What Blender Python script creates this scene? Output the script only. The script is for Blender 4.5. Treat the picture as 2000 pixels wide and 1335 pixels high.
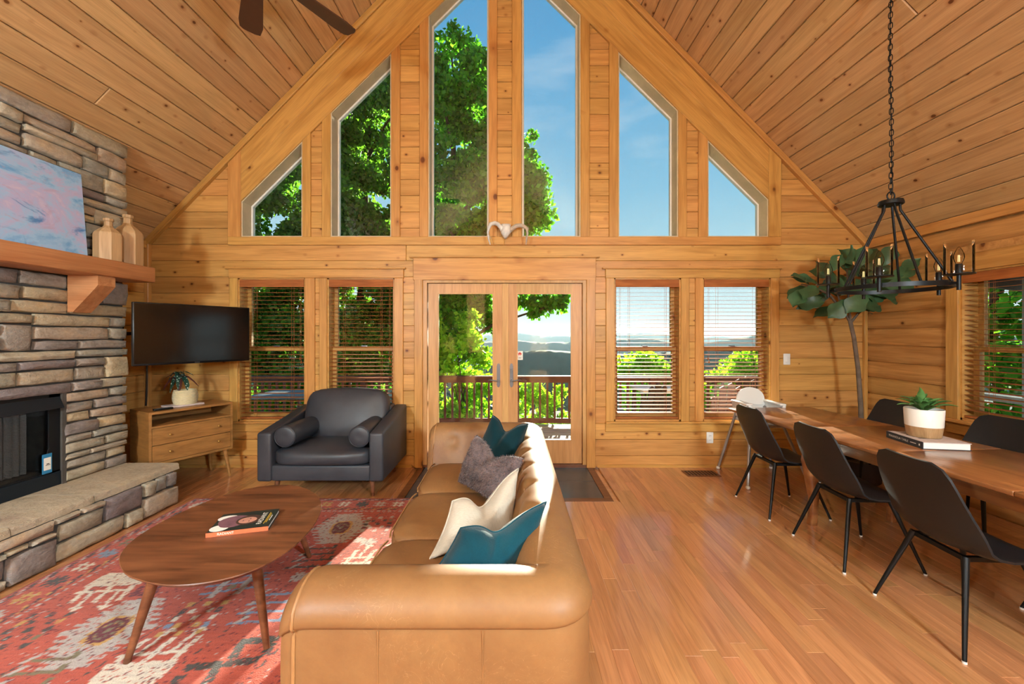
import bpy, bmesh, math, random
import numpy as np
from mathutils import Vector, Matrix

for o in list(bpy.data.objects):
    bpy.data.objects.remove(o)
SC = bpy.context.scene
COL = SC.collection
RND = random.Random(7)
R = math.radians
F, CH, BW = 800.0, 1.49, 4.6          # focal length in pixels, eye height, distance to the gable wall


def P(x, y, Y):
    """a measured picture point at depth Y -> metres"""
    return Vector(((x - 1000.0) * Y / F, Y, CH + (653.0 - y) * Y / F))


# ------------------------------------------------------------------ camera, sky, sun, area lights
cam_d = bpy.data.cameras.new('camera')
cam_d.sensor_width = 36.0
cam_d.lens = F / 2000.0 * 36.0
cam_d.shift_y = -14.5 / 2000.0
cam_d.clip_end = 20000.0
cam_d.clip_start = 0.05
cam = bpy.data.objects.new('camera', cam_d)
cam.location = (0, 0, CH)
cam.rotation_euler = (R(90), 0, 0)
COL.objects.link(cam)
SC.camera = cam

SC.view_settings.view_transform = 'Standard'
SC.view_settings.look = 'None'
SC.view_settings.gamma = 1.0
SC.view_settings.use_curve_mapping = False
SC.view_settings.exposure = 0.10
SC.cycles.max_bounces = 6
SC.cycles.diffuse_bounces = 3
SC.cycles.use_adaptive_sampling = True
SC.cycles.adaptive_threshold = 0.09
SC.cycles.adaptive_min_samples = 12
SC.cycles.glossy_bounces = 3
SC.cycles.transparent_max_bounces = 24
SC.cycles.transmission_bounces = 6
SC.cycles.sample_clamp_indirect = 6.0
SC.cycles.caustics_reflective = False
SC.cycles.caustics_refractive = False

world = bpy.data.worlds.new('sky')
SC.world = world
world.use_nodes = True
wn, wl = world.node_tree.nodes, world.node_tree.links
wn.clear()
w_out = wn.new('ShaderNodeOutputWorld')
w_bg = wn.new('ShaderNodeBackground')
w_tc = wn.new('ShaderNodeTexCoord')
w_sep = wn.new('ShaderNodeSeparateXYZ')
wl.new(w_tc.outputs['Generated'], w_sep.inputs[0])
w_ramp = wn.new('ShaderNodeValToRGB')
wl.new(w_sep.outputs['Z'], w_ramp.inputs[0])
cr = w_ramp.color_ramp
cr.elements[0].position = 0.0
cr.elements[0].color = (0.78, 0.85, 0.86, 1)
cr.elements[1].position = 1.0
cr.elements[1].color = (0.05, 0.22, 0.55, 1)
for pos, c in ((0.05, (0.70, 0.82, 0.88)), (0.16, (0.50, 0.74, 0.86)), (0.32, (0.29, 0.58, 0.82)), (0.60, (0.13, 0.40, 0.73))):
    e = cr.elements.new(pos)
    e.color = (*c, 1)
# thin high cloud streaks
w_map = wn.new('ShaderNodeMapping')
w_map.inputs['Scale'].default_value = (1.2, 1.2, 6.0)
w_map.inputs['Rotation'].default_value = (0, R(-16), 0)
wl.new(w_tc.outputs['Generated'], w_map.inputs[0])
w_noi = wn.new('ShaderNodeTexNoise')
w_noi.inputs['Scale'].default_value = 2.3
w_noi.inputs['Detail'].default_value = 6
w_noi.inputs['Distortion'].default_value = 0.4
wl.new(w_map.outputs[0], w_noi.inputs['Vector'])
w_cr = wn.new('ShaderNodeValToRGB')
w_cr.color_ramp.elements[0].position = 0.50
w_cr.color_ramp.elements[0].color = (0, 0, 0, 1)
w_cr.color_ramp.elements[1].position = 0.85
w_cr.color_ramp.elements[1].color = (0.5, 0.5, 0.5, 1)
wl.new(w_noi.outputs['Fac'], w_cr.inputs[0])
w_mix = wn.new('ShaderNodeMix')
w_mix.data_type = 'RGBA'
wl.new(w_cr.outputs['Color'], w_mix.inputs[0])
wl.new(w_ramp.outputs['Color'], w_mix.inputs[6])
w_mix.inputs[7].default_value = (0.95, 0.97, 0.98, 1)
wl.new(w_mix.outputs[2], w_bg.inputs['Color'])
w_bg.inputs['Strength'].default_value = 1.0
wl.new(w_bg.outputs[0], w_out.inputs['Surface'])

SUN_AZ, SUN_EL = R(10.3), R(10.8)
sd = bpy.data.lights.new('sun', 'SUN')
sd.energy = 25.0
sd.angle = R(0.6)
sd.color = (1.0, 0.90, 0.74)
sun = bpy.data.objects.new('sun', sd)
sun.rotation_euler = Vector((-math.sin(SUN_AZ) * math.cos(SUN_EL), -math.cos(SUN_AZ) * math.cos(SUN_EL), -math.sin(SUN_EL))).to_track_quat('-Z', 'Y').to_euler()
COL.objects.link(sun)


def area_lamp(name, loc, target, size, power, color):
    d = bpy.data.lights.new(name, 'AREA')
    d.shape = 'RECTANGLE'
    d.size, d.size_y = size
    d.energy = power
    d.color = color
    o = bpy.data.objects.new(name, d)
    o.location = loc
    o.rotation_euler = (Vector(target) - Vector(loc)).to_track_quat('-Z', 'Y').to_euler()
    COL.objects.link(o)
    return o


# unseen fill lights added behind the camera; only bounced_flash is inferred, from the shadows
area_lamp('rear_fill_left', (-1.3, -2.4, 3.86), (-1.3, -2.2, 0.0), (2.6, 1.3), 85, (0.76, 0.95, 1.0))  # this and the next: added fill, no real fixture
area_lamp('rear_fill_right', (1.9, -2.4, 3.86), (1.9, -2.2, 0.0), (2.6, 1.3), 85, (0.76, 0.95, 1.0))
area_lamp('ceiling_fill', (0.0, -2.4, 3.9), (0.0, -2.7, 6.6), (3.0, 0.8), 520, (0.76, 0.95, 1.0))  # added facing up to brighten the ceiling boards
area_lamp('bounced_flash', (2.0, -0.9, 2.1), (-0.4, 4.0, -0.6), (0.4, 0.4), 135, (0.78, 0.95, 1.0))
area_lamp('left_fill', (-2.35, -1.2, 2.1), (-2.7, 4.2, 0.2), (0.4, 0.4), 140, (0.78, 0.95, 1.0))  # added to lift the dark left wall and corner

# ------------------------------------------------------------------ small node and mesh kit


def hexc(h):
    h = h.lstrip('#')
    out = []
    for i in (0, 2, 4):
        v = int(h[i:i + 2], 16) / 255.0
        out.append(v / 12.92 if v <= 0.04045 else ((v + 0.055) / 1.055) ** 2.4)
    return (*out, 1.0)


MATS = {}


class NT:
    def __init__(self, name):
        self.m = bpy.data.materials.new(name)
        self.m.use_nodes = True
        self.t = self.m.node_tree
        self.t.nodes.clear()
        self.out = self.t.nodes.new('ShaderNodeOutputMaterial')
        MATS[name] = self.m

    def n(self, typ, **kw):
        nd = self.t.nodes.new(typ)
        for k, v in kw.items():
            setattr(nd, k, v)
        return nd

    def set(self, nd, **kw):
        for k, v in kw.items():
            k = k.replace('_', ' ')
            nd.inputs[k].default_value = v
        return nd

    def link(self, a, b):
        self.t.links.new(a, b)

    def bsdf(self, color=None, rough=0.5, metallic=0.0, coat=0.0, coat_rough=0.1, spec=0.5, sheen=0.0):
        b = self.n('ShaderNodeBsdfPrincipled')
        if color is not None:
            b.inputs['Base Color'].default_value = color
        b.inputs['Roughness'].default_value = rough
        b.inputs['Metallic'].default_value = metallic
        b.inputs['Coat Weight'].default_value = coat
        b.inputs['Coat Roughness'].default_value = coat_rough
        b.inputs['Coat IOR'].default_value = 1.6 if coat >= 1.0 else 1.5  # coat_ior
        b.inputs['Specular IOR Level'].default_value = spec
        b.inputs['Sheen Weight'].default_value = sheen
        self.link(b.outputs[0], self.out.inputs['Surface'])
        return b

    def coords(self, scale, rnd=True, rot=None):
        tc = self.n('ShaderNodeTexCoord')
        v = tc.outputs['Object']
        if rnd:
            oi = self.n('ShaderNodeObjectInfo')
            vm = self.n('ShaderNodeVectorMath', operation='MULTIPLY_ADD')
            cb = self.n('ShaderNodeCombineXYZ')
            for i in range(3):
                self.link(oi.outputs['Random'], cb.inputs[i])
            self.link(cb.outputs[0], vm.inputs[0])
            vm.inputs[1].default_value = (37.0, 91.0, 53.0)
            self.link(v, vm.inputs[2])
            v = vm.outputs[0]
        mp = self.n('ShaderNodeMapping')
        mp.inputs['Scale'].default_value = scale
        if rot:
            mp.inputs['Rotation'].default_value = rot
        self.link(v, mp.inputs['Vector'])
        return mp.outputs[0]

    def noise(self, vec, scale=1.0, detail=4.0, rough=0.55, dist=0.0):
        nz = self.n('ShaderNodeTexNoise')
        nz.inputs['Scale'].default_value = scale
        nz.inputs['Detail'].default_value = detail
        nz.inputs['Roughness'].default_value = rough
        nz.inputs['Distortion'].default_value = dist
        self.link(vec, nz.inputs['Vector'])
        return nz.outputs['Fac']

    def ramp(self, fac, stops):
        r = self.n('ShaderNodeValToRGB')
        els = r.color_ramp.elements
        els[0].position, els[0].color = stops[0]
        els[1].position, els[1].color = stops[-1]
        for p, c in stops[1:-1]:
            e = els.new(p)
            e.color = c
        self.link(fac, r.inputs[0])
        return r.outputs['Color']

    def mix(self, fac, a, b, mode='MIX'):
        mx = self.n('ShaderNodeMix', data_type='RGBA', blend_type=mode)
        for sock, val in ((mx.inputs[0], fac), (mx.inputs[6], a), (mx.inputs[7], b)):
            if hasattr(val, 'links'):
                self.link(val, sock)
            else:
                sock.default_value = val
        return mx.outputs[2]

    def math(self, op, a, b=0.0):
        mt = self.n('ShaderNodeMath', operation=op)
        for i, val in enumerate((a, b)):
            if hasattr(val, 'links'):
                self.link(val, mt.inputs[i])
            else:
                mt.inputs[i].default_value = val
        return mt.outputs[0]

    def bump(self, b, height, strength=0.2, dist=0.01):
        bp = self.n('ShaderNodeBump')
        bp.inputs['Strength'].default_value = strength
        bp.inputs['Distance'].default_value = dist
        self.link(height, bp.inputs['Height'])
        self.link(bp.outputs[0], b.inputs['Normal'])


BLACK, WHITE = (0, 0, 0, 1), (1, 1, 1, 1)


def wood(name, base, dark, rough=0.45, coat=0.0, coat_rough=0.15, grain=(1.3, 16, 16), knots=0.0, knot_col='#5a2d12', var=0.14, hue=0.006, rnd=True, bump=0.0, fiber=(5, 160, 160), contrast=0.75, spec=0.5):
    t = NT(name)
    b = t.bsdf(None, rough, coat=coat, coat_rough=coat_rough, spec=spec)
    g = t.noise(t.coords(grain, rnd), 1.0, 2, 0.6, 0.7)
    colr = t.ramp(g, [(0.28, hexc(dark)), (0.28 + 0.45 * contrast, hexc(base))])
    fb = t.noise(t.coords(fiber, rnd), 1.0, 1, 0.6)
    fm = t.ramp(fb, [(0.3, (0.80, 0.80, 0.80, 1)), (0.6, (1.05, 1.05, 1.05, 1))])
    colr = t.mix(0.55, colr, fm, 'MULTIPLY')
    if knots > 0:
        vo = t.n('ShaderNodeTexVoronoi')
        vo.inputs['Scale'].default_value = knots
        wob = t.coords((1.0, 1.35, 1.0), rnd)
        t.link(wob, vo.inputs['Vector'])
        keep = t.n('ShaderNodeSeparateColor')
        t.link(vo.outputs['Color'], keep.inputs[0])
        on = t.math('GREATER_THAN', keep.outputs[0], 0.50)
        size = t.math('MULTIPLY_ADD', keep.outputs[1], 0.9)
        size.node.inputs[2].default_value = 0.45
        dd = t.math('DIVIDE', vo.outputs['Distance'], size)
        halo = t.ramp(dd, [(0.08, WHITE), (0.24, BLACK)])
        halo = t.math('MULTIPLY', halo, on)
        colr = t.mix(t.math('MULTIPLY', halo, 0.55), colr, hexc(dark), 'MULTIPLY')
        kn = t.ramp(dd, [(0.075, WHITE), (0.11, BLACK)])
        kn = t.math('MULTIPLY', kn, on)
        colr = t.mix(t.math('MULTIPLY', kn, 0.85), colr, hexc(knot_col))
    if rnd:
        oi = t.n('ShaderNodeObjectInfo')
        hs = t.n('ShaderNodeHueSaturation')
        mr = t.n('ShaderNodeMapRange')
        mr.inputs['To Min'].default_value = 1.0 - var
        mr.inputs['To Max'].default_value = 1.0 + var
        t.link(oi.outputs['Random'], mr.inputs['Value'])
        t.link(mr.outputs[0], hs.inputs['Value'])
        mr2 = t.n('ShaderNodeMapRange')
        mr2.inputs['To Min'].default_value = 0.5 - hue
        mr2.inputs['To Max'].default_value = 0.5 + hue
        fr = t.math('FRACT', t.math('MULTIPLY', oi.outputs['Random'], 17.3))
        t.link(fr, mr2.inputs['Value'])
        t.link(mr2.outputs[0], hs.inputs['Hue'])
        t.link(colr, hs.inputs['Color'])
        colr = hs.outputs[0]
    t.link(colr, b.inputs['Base Color'])
    if bump:
        t.bump(b, fb, bump, 0.002)
    return t.m


def plain(name, col, rough=0.5, metallic=0.0, coat=0.0, spec=0.5, nscale=0, namt=0.0, sheen=0.0, bump=0.0, bscale=0):
    t = NT(name)
    b = t.bsdf(hexc(col), rough, metallic, coat, spec=spec, sheen=sheen)
    v = None
    if nscale:
        v = t.noise(t.coords((nscale,) * 3, False), 1.0, 5, 0.6)
        k = t.ramp(v, [(0.3, (1 - namt,) * 3 + (1,)), (0.7, (1 + namt,) * 3 + (1,))])
        t.link(t.mix(1.0, hexc(col), k, 'MULTIPLY'), b.inputs['Base Color'])
    if bump:
        bv = t.noise(t.coords((bscale,) * 3, False), 1.0, 3, 0.6)
        t.bump(b, bv, bump, 0.004)
    return t.m


wood('pine_wall', '#cf9b58', '#b78345', rough=0.42, knots=7.5, var=0.10, spec=0.35)
wood('pine_ceiling', '#d0a877', '#bb9263', rough=0.42, knots=7.0, var=0.09, spec=0.35)
wood('pine_trim', '#ce9954', '#b68042', rough=0.40, knots=3.0, var=0.07, spec=0.35)
wood('pine_log', '#c99658', '#aa7740', rough=0.45, knots=4.2, var=0.10, spec=0.3)
wood('oak_floor', '#c68a5c', '#ad7348', rough=0.34, coat=1.0, coat_rough=0.13, grain=(2.2, 26, 26), var=0.13, hue=0.007, bump=0.0, spec=0.4)
wood('walnut', '#8a5536', '#54301d', rough=0.42, grain=(1.6, 14, 14), rnd=False, bump=0.0, contrast=0.9)
wood('acorn_wood', '#a5743f', '#8c5f31', rough=0.40, grain=(5, 5, 30), rnd=False, bump=0.0, fiber=(12, 12, 160))
wood('cedar', '#c68a5c', '#aa6a40', rough=0.5, knots=2.2, rnd=False, knot_col='#5b2a1c')
wood('cherry', '#a0673a', '#7c4828', rough=0.34, coat=0.5, coat_rough=0.20, grain=(1.3, 12, 12), rnd=False, bump=0.0)
wood('turned_wood', '#b8946a', '#9c774e', rough=0.55, grain=(20, 20, 1.5), rnd=False, fiber=(160, 160, 6))
wood('blind_wood', '#b06a38', '#8d4d26', rough=0.65, spec=0.2, grain=(2, 20, 20), rnd=False, bump=0.0)
wood('deck_rail', '#6d3f2c', '#4d2a1e', rough=0.6, rnd=False)
wood('deck_floor', '#b5aa9c', '#8e8478', rough=0.8, rnd=True)
wood('door_wood', '#cd9f68', '#bb8c55', rough=0.40, grain=(16, 16, 1.3), fiber=(160, 160, 5), knots=0, var=0.05, spec=0.35)
wood('dark_border', '#7a4a2b', '#5a321b', rough=0.35, rnd=False)
plain('black_metal', '#1c1d1f', 0.42, 0.6)
plain('black_plastic', '#17181b', 0.48, nscale=3, namt=0.1)
plain('tv_bezel', '#0c0c0e', 0.3)
plain('tv_screen', '#070507', 0.12, coat=0.5)
plain('white_plastic', '#e4e2de', 0.4)
plain('grey_metal', '#a09a98', 0.35, 0.5)
plain('steel', '#77787c', 0.4, 0.9)
plain('bone', '#d9d5cf', 0.7, nscale=30, namt=0.15)
plain('antler', '#b9aa98', 0.6, nscale=30, namt=0.2)
plain('mortar', '#4d4844', 0.95, nscale=20, namt=0.2)
plain('firebox_black', '#12151a', 0.45, 0.2)
plain('firebox_blue_black', '#1d2833', 0.35, 0.4)
plain('soot', '#55524c', 0.9, nscale=10, namt=0.3)
plain('brick_panel', '#a8a498', 0.9, nscale=14, namt=0.25)
plain('charred_log', '#4b4440', 0.95, nscale=20, namt=0.4, bump=0.5, bscale=30)
plain('slate', '#3c4148', 0.35, coat=0.15, nscale=6, namt=0.2)
plain('grout', '#2a2a2b', 0.9)
plain('pale_wood', '#cbb998', 0.6, nscale=5, namt=0.12)
plain('white_paint', '#e9e7e1', 0.5)
plain('ceramic', '#efeae2', 0.35)
plain('paper', '#efece4', 0.8)
plain('dark_cover', '#232a33', 0.4)
plain('green_black_cover', '#26302d', 0.4)
plain('orange_spine', '#e0714a', 0.5)
plain('ink_white', '#f2efe8', 0.6)
plain('ink_yellow', '#d9b43c', 0.6)
plain('ink_red', '#c0392f', 0.6)
plain('ink_blue', '#2d7fb0', 0.6)
plain('ink_dark', '#2b2523', 0.6)
plain('ink_skin', '#c58f7d', 0.6, nscale=25, namt=0.15)
plain('ink_mauve', '#7b5560', 0.6, nscale=25, namt=0.2)
plain('ink_hair', '#4a332c', 0.6, nscale=40, namt=0.25)
plain('tray_pink', '#cbb9b4', 0.5, nscale=20, namt=0.12)
plain('bark', '#6a5a4c', 0.9, nscale=12, namt=0.35, bump=0.4, bscale=25)
plain('bark_dark', '#3d3128', 0.9, nscale=6, namt=0.35)
plain('fan_brown', '#4a2e20', 0.45, nscale=8, namt=0.15)
plain('soil', '#33261d', 0.95)
plain('outdoor_dark', '#2c2526', 0.6)
plain('outdoor_maroon', '#4b2628', 0.5)
plain('outdoor_white', '#d8d6d2', 0.5)
plain('outdoor_grey', '#7d8489', 0.6)
plain('roof_dark', '#3b3128', 0.8)
plain('grass', '#6d8b35', 0.9, nscale=2, namt=0.3)
plain('forest_near', '#38502a', 0.95, nscale=0.05, namt=0.35)
plain('forest_far', '#3a5236', 0.95, nscale=0.004, namt=0.25)
plain('candle_white', '#f1ead8', 0.6)
plain('foil', '#b98d4a', 0.4, 0.7)


def glass_mat(name, tint, refl=0.9, base_ior=1.35):
    t = NT(name)
    tr = t.n('ShaderNodeBsdfTransparent')
    tr.inputs[0].default_value = tint
    gl = t.n('ShaderNodeBsdfGlossy')
    gl.inputs['Roughness'].default_value = 0.02
    gl.inputs['Color'].default_value = (refl, refl, refl, 1)
    fr = t.n('ShaderNodeFresnel')
    fr.inputs['IOR'].default_value = base_ior
    mx = t.n('ShaderNodeMixShader')
    t.link(fr.outputs[0], mx.inputs[0])
    t.link(tr.outputs[0], mx.inputs[1])
    t.link(gl.outputs[0], mx.inputs[2])
    t.link(mx.outputs[0], t.out.inputs['Surface'])
    return t.m


glass_mat('window_glass', (0.93, 0.97, 0.95, 1))
glass_mat('clear_glass', (0.93, 0.92, 0.91, 1), 1.0, 1.22)
glass_mat('fire_glass', (0.85, 0.85, 0.86, 1), 0.9, 1.3)


def leaf_mat(name, cols, trans=0.6, rough=0.5):
    t = NT(name)
    b = t.n('ShaderNodeBsdfPrincipled')
    b.inputs['Roughness'].default_value = rough
    b.inputs['Specular IOR Level'].default_value = 0.3
    at = t.n('ShaderNodeAttribute', attribute_name='leaf_rand')
    colr = t.ramp(at.outputs['Fac'], [(i / (len(cols) - 1), hexc(c)) for i, c in enumerate(cols)])
    t.link(colr, b.inputs['Base Color'])
    tl = t.n('ShaderNodeBsdfTranslucent')
    br = t.mix(1.0, colr, (1.35, 1.80, 0.62, 1), 'MULTIPLY')
    t.link(br, tl.inputs['Color'])
    mx = t.n('ShaderNodeMixShader')
    mx.inputs[0].default_value = trans
    t.link(b.outputs[0], mx.inputs[1])
    t.link(tl.outputs[0], mx.inputs[2])
    t.link(mx.outputs[0], t.out.inputs['Surface'])
    return t.m


leaf_mat('tree_leaves', ['#35601f', '#467a28', '#5c942e', '#78aa38'])
leaf_mat('tree_leaves_dark', ['#3a5826', '#4d702c', '#608636', '#769a40'])
leaf_mat('bush_leaves', ['#5c7d28', '#7d9c30', '#98b43a', '#b3c84a'])
plain('fig_leaf', '#38593a', 0.4, nscale=6, namt=0.3)
plain('succulent', '#5c8a4a', 0.45, nscale=10, namt=0.25)


def spotted():
    t = NT('begonia_leaf')
    b = t.bsdf(None, 0.4)
    vo = t.n('ShaderNodeTexVoronoi')
    vo.inputs['Scale'].default_value = 55
    tc = t.n('ShaderNodeTexCoord')
    t.link(tc.outputs['Object'], vo.inputs['Vector'])
    k = t.ramp(vo.outputs['Distance'], [(0.22, WHITE), (0.30, BLACK)])
    t.link(t.mix(k, hexc('#234536'), hexc('#dfe6da')), b.inputs['Base Color'])


spotted()
plain('begonia_back', '#5d2f2c', 0.5)


def leather(name, c1, c2, rough=0.50, scr='#d9a876', coat=0.0):
    t = NT(name)
    b = t.bsdf(None, rough, coat=coat, coat_rough=0.3)
    n1 = t.noise(t.coords((2.2,) * 3, False), 1.0, 6, 0.62, 0.4)
    colr = t.ramp(n1, [(0.30, hexc(c2)), (0.62, hexc(c1))])
    n2 = t.noise(t.coords((40, 40, 40), False), 1.0, 3, 0.6)
    colr = t.mix(0.25, colr, t.ramp(n2, [(0.3, (0.8, 0.8, 0.8, 1)), (0.7, (1.1, 1.1, 1.1, 1))]), 'MULTIPLY')
    # fine scuffs
    n3 = t.noise(t.coords((7, 7, 7), False), 1.0, 2, 0.5, 6.0)
    sc = t.ramp(n3, [(0.495, BLACK), (0.502, WHITE), (0.509, BLACK)])
    n4 = t.noise(t.coords((3, 3, 3), False), 1.0, 2, 0.5)
    sc = t.mix(1.0, sc, t.ramp(n4, [(0.5, BLACK), (0.65, (0.35, 0.35, 0.35, 1))]), 'MULTIPLY')
    colr = t.mix(sc, colr, hexc(scr))
    t.link(colr, b.inputs['Base Color'])
    rr = t.ramp(n1, [(0.3, (rough - 0.06,) * 3 + (1,)), (0.7, (rough + 0.08,) * 3 + (1,))])
    t.link(rr, b.inputs['Roughness'])
    t.bump(b, t.noise(t.coords((130,) * 3, False), 1.0, 3, 0.6), 0.12, 0.002)
    return t.m


leather('tan_leather', '#93693f', '#7d5433')
leather('tan_piping', '#a87b4c', '#936742', 0.5)
leather('charcoal_leather', '#3b3d44', '#2b2c33', 0.46, '#5a5c63', 0.04)


def fabric(name, c1, c2, rough=0.9, sheen=0.3, scale=(220, 220, 220), bump=0.25, big=4.0):
    t = NT(name)
    b = t.bsdf(None, rough, sheen=sheen, spec=0.06)
    n1 = t.noise(t.coords((big,) * 3, False), 1.0, 4, 0.6)
    n2 = t.noise(t.coords(scale, False), 1.0, 2, 0.6)
    colr = t.ramp(n1, [(0.3, hexc(c2)), (0.7, hexc(c1))])
    colr = t.mix(0.4, colr, t.ramp(n2, [(0.3, (0.72, 0.72, 0.72, 1)), (0.7, (1.12, 1.12, 1.12, 1))]), 'MULTIPLY')
    t.link(colr, b.inputs['Base Color'])
    t.bump(b, n2, bump, 0.004)
    return t.m


fabric('teal_velvet', '#0b4452', '#07303b', 0.7, 0.35)
fabric('dark_teal_velvet', '#0f343c', '#09252b', 0.8, 0.25)
fabric('grey_fur', '#86706e', '#4b3d3e', 0.95, 0.4, (120, 120, 120), 0.8, 9.0)
fabric('ivory_linen', '#cabfb0', '#b8ac9b', 0.95, 0.2, (60, 400, 60), 0.3)
fabric('basket_weave', '#e2d6b4', '#cdbd93', 0.8, 0.1, (60, 60, 200), 0.4)


def stone_mat(name, stops, amount=1.0, scale=6.0):
    t = NT(name)
    b = t.bsdf(None, 0.85, spec=0.25)
    oi = t.n('ShaderNodeObjectInfo')
    base = t.ramp(oi.outputs['Random'], [(p, hexc(c)) for p, c in stops])
    n1 = t.noise(t.coords((scale, scale, scale * 1.6)), 1.0, 6, 0.65, 0.5)
    tint = t.ramp(n1, [(0.32, hexc('#8d8070')), (0.5, (0.55, 0.55, 0.55, 1)), (0.72, hexc('#e0c9a8'))])
    colr = t.mix(0.5 * amount, base, tint, 'OVERLAY')
    n2 = t.noise(t.coords((2.0, 2.0, 5.0)), 1.0, 4, 0.6, 1.0)
    colr = t.mix(t.ramp(n2, [(0.55, BLACK), (0.75, (0.45, 0.45, 0.45, 1))]), colr, hexc('#8a6f66'))
    n3 = t.noise(t.coords((45, 45, 45)), 1.0, 4, 0.6)
    colr = t.mix(0.5, colr, t.ramp(n3, [(0.3, (0.75, 0.75, 0.75, 1)), (0.7, (1.15, 1.15, 1.15, 1))]), 'MULTIPLY')
    t.link(colr, b.inputs['Base Color'])
    t.bump(b, t.noise(t.coords((16, 16, 30)), 1.0, 6, 0.7), 0.55, 0.03)
    return t.m


stone_mat('ledge_stone', [(0.0, '#a09a8d'), (0.14, '#b7ac97'), (0.28, '#919189'), (0.42, '#c0ad8c'), (0.55, '#a0988d'), (0.66, '#857b7c'), (0.76, '#aea697'), (0.88, '#b09b86'), (1.0, '#9b9d95')])
stone_mat('hearth_slab', [(0.0, '#b3a48e'), (0.5, '#bcae98'), (1.0, '#ad9f8a')], 0.6, 3.0)


def painting_mat():
    t = NT('sky_painting')
    b = t.bsdf(None, 0.55)
    tc = t.n('ShaderNodeTexCoord')
    mp = t.n('ShaderNodeMapping')
    mp.inputs['Scale'].default_value = (3.0, 2.0, 3.6)
    t.link(tc.outputs['Object'], mp.inputs[0])
    n1 = t.noise(mp.outputs[0], 0.9, 8, 0.68, 0.6)
    colr = t.ramp(n1, [(0.25, hexc('#3a7cc4')), (0.40, hexc('#6aa5dc')), (0.50, hexc('#9cc4ea')), (0.58, hexc('#b8b4dc')), (0.70, hexc('#dccbdc')), (0.82, hexc('#d8eef8'))])
    n2 = t.noise(mp.outputs[0], 2.6, 6, 0.7, 1.2)
    colr = t.mix(t.ramp(n2, [(0.56, BLACK), (0.68, (0.7, 0.7, 0.7, 1))]), colr, hexc('#b79fc0'))
    n3 = t.noise(mp.outputs[0], 1.7, 5, 0.7, 0.8)
    colr = t.mix(t.ramp(n3, [(0.58, BLACK), (0.7, (0.9, 0.9, 0.9, 1))]), colr, hexc('#3d7fc0'))
    t.link(colr, b.inputs['Base Color'])
    t.bump(b, n2, 0.3, 0.004)


painting_mat()


def rug_mat():
    t = NT('rug_pile')
    b = t.bsdf(None, 0.95, spec=0.1, sheen=0.2)
    at = t.n('ShaderNodeAttribute', attribute_name='weave')
    n1 = t.noise(t.coords((160, 160, 160), False), 1.0, 2, 0.6)
    n2 = t.noise(t.coords((8, 60, 8), False), 1.0, 3, 0.6)
    colr = t.mix(0.5, at.outputs['Color'], t.ramp(n1, [(0.3, (0.6, 0.6, 0.6, 1)), (0.7, (1.15, 1.15, 1.15, 1))]), 'MULTIPLY')
    colr = t.mix(0.4, colr, t.ramp(n2, [(0.35, (0.7, 0.66, 0.68, 1)), (0.65, (1.12, 1.1, 1.1, 1))]), 'MULTIPLY')
    t.link(colr, b.inputs['Base Color'])
    t.bump(b, n1, 0.5, 0.006)


rug_mat()


def emit(name, col, strength):
    t = NT(name)
    e = t.n('ShaderNodeEmission')
    e.inputs[0].default_value = hexc(col)
    e.inputs[1].default_value = strength
    t.link(e.outputs[0], t.out.inputs['Surface'])


emit('filament', '#ffcf8a', 2.5)

def mkobj(name, V, Fc, mat=None, parent=None, smooth=None, loc=None, mw=None):
    me = bpy.data.meshes.new(name)
    me.from_pydata([tuple(v) for v in V], [], [tuple(f) for f in Fc])
    if mat:
        me.materials.append(MATS[mat])
    if smooth is not None and len(me.polygons):
        me.polygons.foreach_set('use_smooth', [True] * len(me.polygons))
        if smooth < 180:
            me.set_sharp_from_angle(angle=R(smooth))
    o = bpy.data.objects.new(name, me)
    COL.objects.link(o)
    if mw is not None:
        o.matrix_basis = mw
    elif loc is not None:
        o.location = loc
    if parent is not None:
        adopt(o, parent)
    return o


def adopt(o, parent):
    o.parent = parent
    o.matrix_parent_inverse = world_of(parent).inverted()


def world_of(o):
    if o.parent is None:
        return o.matrix_basis.copy()
    return world_of(o.parent) @ o.matrix_parent_inverse @ o.matrix_basis


def tag(o, label=None, cat=None, group=None, kind=None):
    if label:
        o['label'] = label
    if cat:
        o['category'] = cat
    if group:
        o['group'] = group
    if kind:
        o['kind'] = kind
    return o


def thing(name, label=None, cat=None, loc=(0, 0, 0), rz=0.0, group=None, kind=None):
    o = bpy.data.objects.new(name, None)
    o.empty_display_size = 0.1
    o.location = loc
    o.rotation_euler = (0, 0, rz)
    o.matrix_basis = Matrix.Translation(loc) @ Matrix.Rotation(rz, 4, 'Z')
    COL.objects.link(o)
    return tag(o, label, cat, group, kind)


def copy_tree(src, parent=None):
    c = src.copy()
    COL.objects.link(c)
    if parent is not None:
        mpi = src.matrix_parent_inverse.copy()
        c.parent = parent
        c.matrix_parent_inverse = mpi
    for ch in src.children:
        copy_tree(ch, c)
    return c


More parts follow.
